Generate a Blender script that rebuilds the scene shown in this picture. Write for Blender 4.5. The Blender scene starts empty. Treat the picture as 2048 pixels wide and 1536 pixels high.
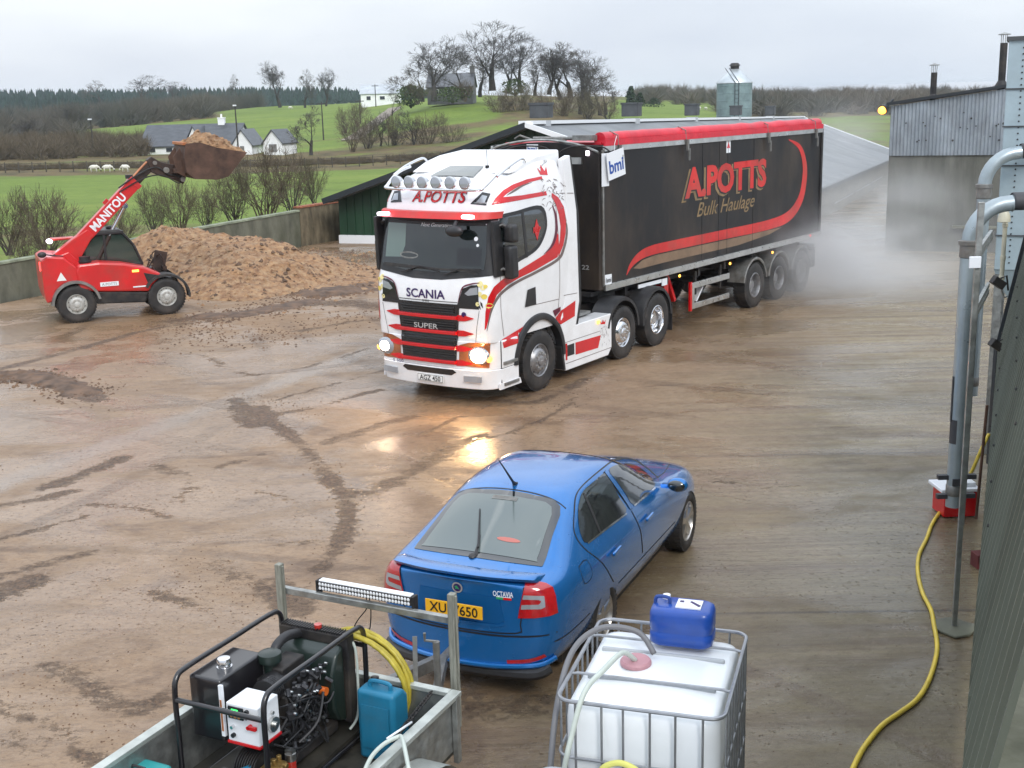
import bpy, bmesh, math, random
from math import sin, cos, pi, radians as R_
from mathutils import Vector, Matrix, noise
from mathutils.bvhtree import BVHTree
from mathutils.geometry import tessellate_polygon

# ---------------------------------------------------------------- camera, sky, sun, exposure
SC = bpy.context.scene
COL = SC.collection
FPX, PITCH, ROLL, CAMH = 2400.0, R_(13.2), R_(-1.5), 4.8
cd = bpy.data.cameras.new('camera')
cam = bpy.data.objects.new('camera', cd); COL.objects.link(cam)
cd.sensor_fit = 'HORIZONTAL'; cd.sensor_width = 36.0; cd.lens = 36.0 * FPX / 2048.0
cd.clip_start = 0.1; cd.clip_end = 4000
cam.location = (0, 0, CAMH)
cam.matrix_world = Matrix.Translation((0, 0, CAMH)) @ Matrix.Rotation(pi/2 - PITCH, 4, 'X') @ Matrix.Rotation(ROLL, 4, 'Z')
SC.camera = cam
SC.render.engine = 'CYCLES'
SC.view_settings.view_transform = 'Standard'; SC.view_settings.look = 'None'
SC.view_settings.gamma = 1.0; SC.view_settings.exposure = 0.22
try:
    SC.cycles.volume_step_rate = 2.0; SC.cycles.volume_max_steps = 128; SC.cycles.volume_bounces = 1
except Exception: pass

W = bpy.data.worlds.new('World'); SC.world = W; W.use_nodes = True
nt = W.node_tree; N = nt.nodes; L = nt.links
for n in list(N): N.remove(n)
wo = N.new('ShaderNodeOutputWorld'); bg = N.new('ShaderNodeBackground')
sky = N.new('ShaderNodeTexSky'); sky.sky_type = 'NISHITA'; sky.sun_disc = False
sky.sun_elevation = R_(38); sky.sun_rotation = R_(-20); sky.air_density = 1.0; sky.dust_density = 3.0
tc = N.new('ShaderNodeTexCoord')
mp = N.new('ShaderNodeMapping'); mp.inputs['Scale'].default_value = (1.2, 1.2, 4.5)
nz = N.new('ShaderNodeTexNoise'); nz.inputs['Scale'].default_value = 1.6; nz.inputs['Detail'].default_value = 5; nz.inputs['Roughness'].default_value = 0.5
cr = N.new('ShaderNodeValToRGB')
cr.color_ramp.elements[0].position = 0.30; cr.color_ramp.elements[0].color = (5.6, 6.3, 7.5, 1)
cr.color_ramp.elements[1].position = 0.62; cr.color_ramp.elements[1].color = (8.0, 8.6, 9.3, 1)
mx = N.new('ShaderNodeMix'); mx.data_type = 'RGBA'; mx.inputs[0].default_value = 0.93
L.new(tc.outputs['Generated'], mp.inputs[0]); L.new(mp.outputs[0], nz.inputs['Vector']); L.new(nz.outputs['Fac'], cr.inputs[0])
# overcast sky: brighter overhead than at the horizon
sx = N.new('ShaderNodeSeparateXYZ'); L.new(tc.outputs['Generated'], sx.inputs[0])
el = N.new('ShaderNodeMapRange'); el.inputs[1].default_value = .12; el.inputs[2].default_value = .9; el.inputs[3].default_value = 1.0; el.inputs[4].default_value = 2.0
L.new(sx.outputs[2], el.inputs[0])
vm = N.new('ShaderNodeVectorMath'); vm.operation = 'SCALE'; L.new(cr.outputs[0], vm.inputs[0]); L.new(el.outputs[0], vm.inputs['Scale'])
L.new(sky.outputs[0], mx.inputs[6]); L.new(vm.outputs[0], mx.inputs[7]); L.new(mx.outputs[2], bg.inputs['Color'])
bg.inputs['Strength'].default_value = 0.1
L.new(bg.outputs[0], wo.inputs[0])

sl = bpy.data.lights.new('sun', 'SUN'); sl.energy = 1.5; sl.angle = R_(20); sl.color = (1.0, 0.97, 0.92)
so = bpy.data.objects.new('sun', sl); COL.objects.link(so)
so.rotation_euler = (R_(52), 0, R_(20))

# ---------------------------------------------------------------- modelling aids
def ray(px, py):
    a = (px-1024)/FPX; b = (768-py)/FPX; c, s = cos(ROLL), sin(ROLL)
    X = a*c - b*s; up = a*s + b*c
    return X, cos(PITCH) + up*sin(PITCH), -sin(PITCH) + up*cos(PITCH)
def G(px, py, z=0.0):
    x, y, zz = ray(px, py); t = (z-CAMH)/zz; return Vector((x*t, y*t, z))
def D(px, py, Y):
    x, y, zz = ray(px, py); t = Y/y; return Vector((x*t, Y, CAMH + zz*t))
def PX(pose, axis, val, px, py):
    x0, y0, th = pose; t = R_(th); c, s = cos(t), sin(t); d = ray(px, py)
    o = (-x0*c - y0*s, x0*s - y0*c, CAMH); dl = (d[0]*c + d[1]*s, -d[0]*s + d[1]*c, d[2])
    k = (val - o[axis])/dl[axis]
    return [o[i] + dl[i]*k for i in range(3)]

def catmull(pts, n=6, closed=False):
    out = []; m = len(pts); P = [list(map(float, p)) for p in pts]
    rng = range(m if closed else m-1)
    for i in rng:
        p0 = P[(i-1) % m] if (closed or i > 0) else P[0]
        p1 = P[i]; p2 = P[(i+1) % m]; p3 = P[(i+2) % m] if (closed or i+2 < m) else P[-1]
        for k in range(n):
            t = k/n
            out.append([0.5*((2*b) + (-a+c)*t + (2*a-5*b+4*c-d)*t*t + (-a+3*b-3*c+d)*t**3) for a, b, c, d in zip(p0, p1, p2, p3)])
    if not closed: out.append(P[-1])
    return out

class MB:
    def __init__(s): s.v = []; s.f = []; s.m = []; s.M = None
    def add(s, vs, fs, mi=0):
        o = len(s.v)
        if s.M is not None: vs = [s.M @ Vector(v) for v in vs]
        s.v += [tuple(v) for v in vs]; s.f += [tuple(i+o for i in f) for f in fs]; s.m += [mi]*len(fs); return s
    def box(s, c, d, mi=0, rot=None):
        x, y, z = d[0]/2, d[1]/2, d[2]/2
        vs = [Vector((a*x, b*y, e*z)) for a in (-1, 1) for b in (-1, 1) for e in (-1, 1)]
        if rot is not None:
            if not isinstance(rot, Matrix): rot = Matrix.Rotation(rot, 3, 'Z')
            vs = [rot @ v for v in vs]
        c = Vector(c)
        return s.add([v+c for v in vs], [(0,1,3,2),(4,6,7,5),(0,4,5,1),(2,3,7,6),(0,2,6,4),(1,5,7,3)], mi)
    def bar(s, a, b, w, h, mi=0, up=(0,0,1)):
        a = Vector(a); b = Vector(b); d = b-a; l = d.length; d.normalize(); u = Vector(up)
        if abs(d.dot(u)) > .98: u = Vector((1,0,0))
        sd = d.cross(u).normalized(); u = sd.cross(d)
        rot = Matrix((d, sd, u)).transposed()
        return s.box((a+b)/2, (l, w, h), mi, rot)
    def tube(s, pts, r, n=8, mi=0, cap=True, closed=False):
        pts = [Vector(p) for p in pts]; m = len(pts)
        rr = r if isinstance(r, (list, tuple)) else [r]*m
        vs = []; fs = []; ref = None
        for i, p in enumerate(pts):
            if closed: t = pts[(i+1) % m] - pts[i-1]
            else: t = pts[min(i+1, m-1)] - pts[max(i-1, 0)]
            if t.length < 1e-9: t = Vector((0,0,1))
            t.normalize()
            if ref is None:
                ref = Vector((0,0,1)) if abs(t.z) < .9 else Vector((1,0,0))
            u = ref - t*ref.dot(t)
            if u.length < 1e-4: u = t.orthogonal()
            u.normalize(); w = t.cross(u); ref = u
            for k in range(n):
                a = 2*pi*k/n; vs.append(p + (u*cos(a) + w*sin(a))*rr[i])
        for i in range(m if closed else m-1):
            for k in range(n):
                a = i*n+k; b = i*n+(k+1) % n; j = ((i+1) % m)*n
                fs.append((a, b, j+(k+1) % n, j+k))
        if cap and not closed:
            fs.append(tuple(range(n-1, -1, -1))); fs.append(tuple((m-1)*n+k for k in range(n)))
        return s.add(vs, fs, mi)
    def cyl(s, a, b, r, n=16, mi=0, r2=None): return s.tube([a, b], [r, r if r2 is None else r2], n, mi)
    def lathe(s, prof, o=(0,0,0), axis='z', n=32, mi=0, a0=0, a1=2*pi):
        vs = []; fs = []; full = abs(a1-a0-2*pi) < 1e-6; nn = n if full else n+1
        for (r, h) in prof:
            for k in range(nn):
                a = a0 + (a1-a0)*k/n; c, q = r*cos(a), r*sin(a)
                p = {'z': (c, q, h), 'y': (c, h, q), 'x': (h, c, q)}[axis]
                vs.append((p[0]+o[0], p[1]+o[1], p[2]+o[2]))
        for i in range(len(prof)-1):
            for k in range(n):
                k2 = (k+1) % nn; fs.append((i*nn+k, i*nn+k2, (i+1)*nn+k2, (i+1)*nn+k))
        return s.add(vs, fs, mi)
    def prism(s, poly, a, b, axis='y', mi=0):
        def P(u, v, t): return {'y': (u, t, v), 'x': (t, u, v), 'z': (u, v, t)}[axis]
        n = len(poly); vs = [P(u, v, a) for u, v in poly] + [P(u, v, b) for u, v in poly]
        fs = [tuple(range(n-1, -1, -1)), tuple(range(n, 2*n))] + [(i, (i+1) % n, n+(i+1) % n, n+i) for i in range(n)]
        return s.add(vs, fs, mi)
    def ell(s, c, r, n=12, m=8, mi=0, jit=0, seed=0):
        rnd = random.Random(seed); vs = []; fs = []
        for i in range(m+1):
            t = pi*i/m
            for k in range(n):
                a = 2*pi*k/n; q = 1 + (rnd.uniform(-jit, jit) if jit else 0)
                vs.append((c[0]+r[0]*sin(t)*cos(a)*q, c[1]+r[1]*sin(t)*sin(a)*q, c[2]+r[2]*cos(t)*q))
        for i in range(m):
            for k in range(n): fs.append((i*n+k, (i+1)*n+k, (i+1)*n+(k+1) % n, i*n+(k+1) % n))
        return s.add(vs, fs, mi)
    def build(s, name, mats, parent=None, smooth=35, bevel=0, subd=0, loc=None, seg=2):
        me = bpy.data.meshes.new(name); me.from_pydata(s.v, [], s.f)
        if not isinstance(mats, (list, tuple)): mats = [mats]
        for q in mats: me.materials.append(q)
        me.polygons.foreach_set('material_index', s.m)
        bm = bmesh.new(); bm.from_mesh(me); bmesh.ops.remove_doubles(bm, verts=bm.verts, dist=1e-5)
        bmesh.ops.recalc_face_normals(bm, faces=bm.faces); bm.to_mesh(me); bm.free()
        return mkobj(name, me, parent, smooth, bevel, subd, loc, seg)

def mkobj(name, me, parent=None, smooth=35, bevel=0, subd=0, loc=None, seg=2):
    if smooth:
        me.polygons.foreach_set('use_smooth', [True]*len(me.polygons))
        if smooth < 180: me.set_sharp_from_angle(angle=R_(smooth))
    o = bpy.data.objects.new(name, me); COL.objects.link(o)
    if parent: o.parent = parent
    if loc is not None: o.location = loc
    if bevel:
        b = o.modifiers.new('bevel', 'BEVEL'); b.width = bevel; b.segments = seg; b.limit_method = 'ANGLE'; b.angle_limit = R_(38); b.harden_normals = False
    if subd:
        b = o.modifiers.new('sub', 'SUBSURF'); b.levels = subd; b.render_levels = subd
    return o

def thing(name, label, cat, loc=(0,0,0), rz=0, group=None, scale=None):
    o = bpy.data.objects.new(name, None); COL.objects.link(o); o.location = loc; o.rotation_euler = (0, 0, rz)
    o.empty_display_size = .2
    if scale: o.scale = (scale,)*3
    return tag(o, label, cat, group)
def tag(o, label, cat, group=None):
    o['label'] = label; o['category'] = cat
    if group: o['group'] = group
    return o
def struct(o): o['kind'] = 'structure'; return o
def stuff(o, label, cat): o['kind'] = 'stuff'; return tag(o, label, cat)
def kids(o): return [c for c in bpy.data.objects if c.parent == o]
def dup(o, loc=None, rz=None, label=None, parent=None, scale=None):
    c = o.copy(); COL.objects.link(c)
    if parent is not None: c.parent = parent
    if loc is not None: c.location = loc
    if rz is not None: c.rotation_euler = (0, 0, rz)
    if scale is not None: c.scale = scale if isinstance(scale, (tuple, list)) else (scale,)*3
    if label: c['label'] = label
    for ch in kids(o): dup(ch, parent=c)
    return c

# ---------------------------------------------------------------- materials
def mat(name, col, rough=.5, metal=0, var=0, vscale=3, bump=0, bscale=20, col2=None, spec=.5, coat=0, emit=None, estr=0, stretch=(1,1,1), rvar=0, dirt=None, dirt_amt=.5, dscale=2.5, alpha=1, transm=0):
    m = bpy.data.materials.new(name); m.use_nodes = True; nt = m.node_tree; b = nt.nodes['Principled BSDF']
    b.inputs['Base Color'].default_value = (*col, 1); b.inputs['Roughness'].default_value = rough
    b.inputs['Metallic'].default_value = metal; b.inputs['Specular IOR Level'].default_value = spec
    b.inputs['Coat Weight'].default_value = coat; b.inputs['Coat Roughness'].default_value = .06
    b.inputs['Transmission Weight'].default_value = transm; b.inputs['Alpha'].default_value = alpha
    if emit: b.inputs['Emission Color'].default_value = (*emit, 1); b.inputs['Emission Strength'].default_value = estr
    N = nt.nodes; L = nt.links
    if var or bump or rvar or dirt:
        tc = N.new('ShaderNodeTexCoord'); mp = N.new('ShaderNodeMapping'); mp.inputs['Scale'].default_value = stretch
        L.new(tc.outputs['Object'], mp.inputs[0])
    out = None
    if var:
        nz = N.new('ShaderNodeTexNoise'); nz.inputs['Scale'].default_value = vscale; nz.inputs['Detail'].default_value = 6; nz.inputs['Roughness'].default_value = .62
        L.new(mp.outputs[0], nz.inputs['Vector'])
        cr = N.new('ShaderNodeValToRGB'); cr.color_ramp.elements[0].position = .33; cr.color_ramp.elements[1].position = .67
        c2 = col2 or tuple(max(0, c*(1-var)) for c in col)
        cr.color_ramp.elements[0].color = (*c2, 1); cr.color_ramp.elements[1].color = (*(col if col2 else tuple(min(1, c*(1+var)) for c in col)), 1)
        L.new(nz.outputs['Fac'], cr.inputs[0]); out = cr.outputs[0]
        L.new(out, b.inputs['Base Color'])
    if dirt:
        nz = N.new('ShaderNodeTexNoise'); nz.inputs['Scale'].default_value = dscale; nz.inputs['Detail'].default_value = 8; nz.inputs['Roughness'].default_value = .7
        L.new(mp.outputs[0], nz.inputs['Vector'])
        cr = N.new('ShaderNodeValToRGB'); cr.color_ramp.elements[0].position = .45; cr.color_ramp.elements[1].position = .75
        cr.color_ramp.elements[0].color = (0,0,0,1); cr.color_ramp.elements[1].color = (dirt_amt,)*3 + (1,)
        L.new(nz.outputs['Fac'], cr.inputs[0])
        mx = N.new('ShaderNodeMix'); mx.data_type = 'RGBA'; L.new(cr.outputs[0], mx.inputs[0])
        if out: L.new(out, mx.inputs[6])
        else: mx.inputs[6].default_value = (*col, 1)
        mx.inputs[7].default_value = (*dirt, 1); L.new(mx.outputs[2], b.inputs['Base Color'])
    if rvar:
        nz = N.new('ShaderNodeTexNoise'); nz.inputs['Scale'].default_value = vscale*1.7; nz.inputs['Detail'].default_value = 4
        L.new(mp.outputs[0], nz.inputs['Vector'])
        mr = N.new('ShaderNodeMapRange'); mr.inputs[1].default_value = .35; mr.inputs[2].default_value = .65
        mr.inputs[3].default_value = max(.02, rough-rvar); mr.inputs[4].default_value = min(1, rough+rvar)
        L.new(nz.outputs['Fac'], mr.inputs[0]); L.new(mr.outputs[0], b.inputs['Roughness'])
    if bump:
        nz = N.new('ShaderNodeTexNoise'); nz.inputs['Scale'].default_value = bscale; nz.inputs['Detail'].default_value = 5
        L.new(mp.outputs[0], nz.inputs['Vector'])
        bp = N.new('ShaderNodeBump'); bp.inputs['Strength'].default_value = bump; bp.inputs['Distance'].default_value = .02
        L.new(nz.outputs['Fac'], bp.inputs['Height']); L.new(bp.outputs[0], b.inputs['Normal'])
    return m

M = {}
M['white'] = mat('white_paint', (.86,.86,.87), .22, var=.05, vscale=1.2, coat=.5, dirt=(.42,.38,.33), dirt_amt=.25, dscale=1.3)
M['red'] = mat('red_paint', (.58,.006,.010), .25, var=.12, vscale=2, coat=.5)
M['red_dull'] = mat('faded_red', (.55,.02,.018), .45, var=.25, vscale=1.2, dirt=(.2,.14,.1), dirt_amt=.5, dscale=.9)
M['maroon'] = mat('dark_maroon', (.12,.01,.03), .3)
M['taupe'] = mat('taupe_stripe', (.16,.12,.11), .35)
M['tan'] = mat('tan_stripe', (.20,.13,.08), .5, var=.3, vscale=1.5)
M['black'] = mat('black_plastic', (.018,.018,.02), .45, var=.3, vscale=6, dirt=(.08,.07,.06), dirt_amt=.35)
M['blackgloss'] = mat('gloss_black', (.01,.01,.012), .12, coat=.4)
M['rubber'] = mat('tyre_rubber', (.022,.021,.021), .65, var=.4, vscale=5, bump=.25, bscale=60, dirt=(.12,.09,.07), dirt_amt=.45, dscale=4)
M['chrome'] = mat('polished_alloy', (.75,.75,.76), .16, 1, rvar=.08, vscale=8)
M['alloy'] = mat('brushed_alloy', (.62,.62,.60), .36, 1, var=.15, vscale=4, rvar=.1)
M['rim'] = mat('painted_rim', (.34,.34,.35), .4, .7, var=.25, vscale=8, dirt=(.16,.12,.09), dirt_amt=.6, dscale=6)
M['galv'] = mat('galvanised_steel', (.36,.37,.36), .42, .75, var=.3, vscale=9, rvar=.12, bump=.08, bscale=60, dirt=(.2,.17,.12), dirt_amt=.4)
M['steel'] = mat('weathered_steel', (.24,.24,.23), .5, .5, var=.3, vscale=8, dirt=(.16,.1,.06), dirt_amt=.6)
M['chassis'] = mat('dark_chassis', (.014,.013,.014), .6, var=.4, vscale=5, dirt=(.1,.08,.06), dirt_amt=.6)
M['glass'] = mat('dark_glass', (.012,.016,.016), .05, spec=.8, coat=1)
M['glassgreen'] = mat('tinted_glass', (.035,.055,.05), .06, spec=.7, coat=.8, rvar=.02)
M['lampglass'] = mat('lamp_lens', (.36,.38,.41), .08, .3, coat=1)
M['headlit'] = mat('lit_headlamp', (1,.9,.8), .3, emit=(1,.60,.26), estr=95)
M['marker_white'] = mat('lit_marker', (1,.95,1), .3, emit=(1,.86,1.0), estr=6)
M['amber'] = mat('amber_light', (.9,.3,.03), .3, emit=(1,.42,.06), estr=4)
M['redlens'] = mat('red_lens', (.42,.006,.01), .12, coat=1, spec=.7, var=.2, vscale=14)
M['redlit'] = mat('red_marker_lit', (.9,.05,.05), .3, emit=(1,.05,.05), estr=4)
M['navy'] = mat('navy_letter', (.03,.008,.09), .4)
M['letter_black'] = mat('black_letter', (.012,.012,.014), .4)
M['platewhite'] = mat('plate_white', (.78,.78,.76), .35)
M['plateyellow'] = mat('plate_yellow', (.80,.42,.02), .35)
M['paper'] = mat('white_board', (.8,.82,.85), .4)
M['blueink'] = mat('blue_letter', (.01,.07,.34), .4)
M['gold'] = mat('gold_letter', (.25,.17,.08), .5, var=.3, vscale=4)
M['silver'] = mat('silver_letter', (.6,.6,.6), .3, .6)

# ---------------------------------------------------------------- decals laid on a body surface
def bvh_of(o):
    dg = bpy.context.evaluated_depsgraph_get(); me = bpy.data.meshes.new_from_object(o.evaluated_get(dg))
    t = BVHTree.FromPolygons([v.co.copy() for v in me.vertices], [tuple(p.vertices) for p in me.polygons]); bpy.data.meshes.remove(me); return t
def band(pts, n=8):
    c = catmull(pts, n); l = []; r = []
    for i, p in enumerate(c):
        a = c[max(i-1, 0)]; b = c[min(i+1, len(c)-1)]; dx, dy = b[0]-a[0], b[1]-a[1]; q = math.hypot(dx, dy) or 1
        nx, ny = -dy/q*p[2]/2, dx/q*p[2]/2; l.append((p[0]+nx, p[1]+ny)); r.append((p[0]-nx, p[1]-ny))
    return l + r[::-1]
def poly_tris(poly):
    tr = tessellate_polygon([[Vector((p[0], p[1], 0)) for p in poly]])
    return [(p[0], p[1]) for p in poly], [tuple(t) for t in tr]
def text_tris(s, size, bold=0, spacing=1, shear=0, width=None):
    c = bpy.data.curves.new('txt', 'FONT'); c.body = s; c.size = size; c.offset = bold*size; c.space_character = spacing; c.shear = shear
    c.align_x = 'CENTER'; c.align_y = 'CENTER'; c.resolution_u = 3; c.fill_mode = 'BOTH'
    o = bpy.data.objects.new('txt', c); COL.objects.link(o); bpy.context.view_layer.update()
    me = bpy.data.meshes.new_from_object(o.evaluated_get(bpy.context.evaluated_depsgraph_get()))
    v = [(q.co.x, q.co.y) for q in me.vertices]; f = [tuple(p.vertices) for p in me.polygons]
    bpy.data.objects.remove(o); bpy.data.curves.remove(c); bpy.data.meshes.remove(me)
    if v:
        xs = [a for a, _ in v]; ys = [b for _, b in v]; w = max(xs)-min(xs); cx = (max(xs)+min(xs))/2; cy = (max(ys)+min(ys))/2
        k = (width/w) if width else 1
        v = [((a-cx)*k, b-cy) for a, b in v]
    return v, f
DIRS = {'left': (lambda u, v: Vector((u, 4, v)), Vector((0,-1,0))), 'right': (lambda u, v: Vector((u, -4, v)), Vector((0,1,0))),
        'front': (lambda u, v: Vector((9, u, v)), Vector((-1,0,0))), 'rear': (lambda u, v: Vector((-14, u, v)), Vector((1,0,0))),
        'top': (lambda u, v: Vector((u, v, 9)), Vector((0,0,-1)))}
def decal(name, shapes, tree, side, mat_, parent, off=.004, grid=.09, smooth=60):
    """shapes: list of (verts2d, faces); every vertex is dropped on the body surface and lifted by off"""
    bm = bmesh.new()
    for vs, fs in shapes:
        bv = [bm.verts.new((a, b, 0)) for a, b in vs]
        for f in fs:
            try: bm.faces.new([bv[i] for i in f])
            except Exception: pass
    if not bm.verts: bm.free(); return None
    xs = [v.co.x for v in bm.verts]; ys = [v.co.y for v in bm.verts]
    if grid:
        for lo, hi, no in ((min(xs), max(xs), (1,0,0)), (min(ys), max(ys), (0,1,0))):
            k = math.floor(lo/grid)+1
            while k*grid < hi:
                co = (k*grid, 0, 0) if no[0] else (0, k*grid, 0)
                bmesh.ops.bisect_plane(bm, geom=bm.verts[:]+bm.edges[:]+bm.faces[:], plane_co=co, plane_no=no); k += 1
    bmesh.ops.triangulate(bm, faces=bm.faces)
    org, d = DIRS[side]; bad = set()
    for v in bm.verts:
        o = org(v.co.x, v.co.y); h = tree.ray_cast(o, d)
        if h[0] is not None and abs(h[1].dot(d)) < .22: bad.add(v)
        if h[0] is None:
            bad.add(v)
            h = tree.find_nearest(o + d*(4 if side in ('left','right') else 9 if side == 'front' else 14 if side == 'rear' else 9))
        n = h[1] if h[1].dot(d) < 0 else -h[1]
        nn = (n*.6 - d*.8).normalized()
        v.co = h[0] + nn*off
    if bad: bmesh.ops.delete(bm, geom=[f for f in bm.faces if sum(v in bad for v in f.verts) > (1 if side in ('rear', 'top') else 0)], context='FACES')
    bmesh.ops.recalc_face_normals(bm, faces=bm.faces)
    fl = [f for f in bm.faces if f.normal.dot(d) > 0]
    if len(fl) > len(bm.faces)/2: bmesh.ops.reverse_faces(bm, faces=bm.faces)
    if not bm.faces: bm.free(); return None
    me = bpy.data.meshes.new(name); bm.to_mesh(me); bm.free(); me.materials.append(mat_)
    return mkobj(name, me, parent, smooth)
def decal_px(name, polys, tree, pose, mat_, parent, off=.005, grid=7, mirror=True, dx=0):
    """polygons read off the photograph, cast on to the body surface; mirror=True also lays the twin on the other side"""
    bm = bmesh.new()
    for vs, fs in P_(*polys):
        bv = [bm.verts.new((a, b, 0)) for a, b in vs]
        for f in fs: bm.faces.new([bv[i] for i in f])
    for ax in (0, 1):
        cs = [v.co[ax] for v in bm.verts]; k = math.floor(min(cs)/grid)+1; hi = max(cs)
        while k*grid < hi:
            bmesh.ops.bisect_plane(bm, geom=bm.verts[:]+bm.edges[:]+bm.faces[:], plane_co=(k*grid, 0, 0) if ax == 0 else (0, k*grid, 0), plane_no=(1,0,0) if ax == 0 else (0,1,0)); k += 1
    bmesh.ops.triangulate(bm, faces=bm.faces)
    x0, y0, th = pose; t = R_(th); c, s = cos(t), sin(t); bad = set()
    for v in bm.verts:
        r = ray(v.co.x, v.co.y); o = Vector((-x0*c - y0*s, x0*s - y0*c, CAMH)); d = Vector((r[0]*c + r[1]*s, -r[0]*s + r[1]*c, r[2])).normalized()
        h = tree.ray_cast(o, d)
        if h[0] is None: bad.add(v); continue
        n = h[1] if h[1].dot(d) < 0 else -h[1]; v.co = h[0] + n*off
    bmesh.ops.delete(bm, geom=[v for v in bad], context='VERTS')
    for f in bm.faces[:]:
        if max(e.calc_length() for e in f.edges) > .35: bm.faces.remove(f)
    for sg in ((1, -1) if mirror else (1,)):
        me = bpy.data.meshes.new(name); bm.to_mesh(me); me.materials.append(mat_)
        if sg < 0:
            for v in me.vertices: v.co.y = -v.co.y
            me.flip_normals()
        mkobj(name, me, parent, 60)
    bm.free()
def P_(*polys): return [poly_tris(p) for p in polys]
def place_text(s, size, cu, cv, flip=False, rot=0, **k):
    v, f = text_tris(s, size, **k); c, q = cos(rot), sin(rot)
    v = [(a*c-b*q, a*q+b*c) for a, b in v]
    return ([((cu - a) if flip else (cu + a), cv + b) for a, b in v], f)
def rect(u0, v0, u1, v1): return [(u0, v0), (u1, v0), (u1, v1), (u0, v1)]
def circ(u, v, r, n=12, ry=None): return [(u + r*cos(2*pi*k/n), v + (ry or r)*sin(2*pi*k/n)) for k in range(n)]
def loose_text(name, s, size, mat_, parent, origin, right, up, off=.003, **k):
    """flat lettering on a flat face, with its own thickness of paint"""
    v, f = text_tris(s, size, **k); o = Vector(origin); r = Vector(right).normalized(); u = Vector(up).normalized(); n = r.cross(u)
    b = MB(); b.add([o + r*a + u*c + n*off for a, c in v], f); return b.build(name, mat_, parent, smooth=0)
# ================================================================ LAND
def aof(px): return (px-1009)/2464.0
COLS = [-400, 0, 350, 550, 700, 900, 1050, 1200, 1350, 1550, 1750, 2100, 2600]
ROWS = [120, 150, 200, 250, 300, 400, 600]
YT = [  # picture height of the land at each distance, per column
 [345, 315, 285, 270, 262, 250, 225], [345, 315, 288, 272, 264, 250, 222], [340, 310, 280, 246, 236, 228, 208],
 [335, 308, 264, 232, 217, 218, 206], [330, 300, 252, 217, 209, 212, 204], [318, 286, 215, 193, 193, 200, 200],
 [305, 264, 207, 190, 190, 196, 196], [300, 272, 230, 212, 206, 200, 196], [310, 275, 240, 217, 208, 200, 194],
 [330, 292, 248, 226, 215, 205, 196], [335, 290, 245, 222, 212, 204, 194], [335, 290, 245, 222, 212, 204, 192], [335, 290, 245, 222, 212, 204, 190]]
ALLR = [0, 36, 45, 60, 90] + ROWS + [900, 1500, 4000]
TZ = []
for ci, px in enumerate(COLS):
    right = min(1, max(0, (px-900)/500))
    zs = [0, 0, -.05*(1-right) - .2*right, -.6*(1-right) - .75*right, -1.1*(1-right) - 1.7*right]
    zs += [D(px, YT[ci][k], Y).z for k, Y in enumerate(ROWS)]
    zs += [zs[-1]-2, zs[-1]-8, zs[-1]-40]
    TZ.append(zs)
def interp(xs, x):
    if x <= xs[0]: return 0, 0.0
    for i in range(len(xs)-1):
        if x < xs[i+1]: return i, (x-xs[i])/(xs[i+1]-xs[i])
    return len(xs)-2, 1.0
CA = [aof(c) for c in COLS]
def hz0(x, y):
    if y <= 1: return 0.0
    i, s = interp(CA, x/y); j, t = interp(ALLR, y)
    s = s*s*(3-2*s)*.5 + s*.5
    return (TZ[i][j]*(1-s) + TZ[i+1][j]*s)*(1-t) + (TZ[i][j+1]*(1-s) + TZ[i+1][j+1]*s)*t
def hz(x, y):
    if y > 60:
        d = .03*y; z = sum(hz0(x+a*d, y+b*d) for a, b in ((0,0),(1,0),(-1,0),(0,1),(0,-1)))/5
        return z + (y-60)*.0035*noise.noise(Vector((x*.04, y*.04, 0)))
    return hz0(x, y)
UW = Vector((cos(R_(63.2)), sin(R_(63.2)), 0)); VW = Vector((UW.y, -UW.x, 0)); W0 = G(14, 606)
def uv(u, v, z=0): return W0 + UW*u + VW*v + Vector((0, 0, z))

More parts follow.
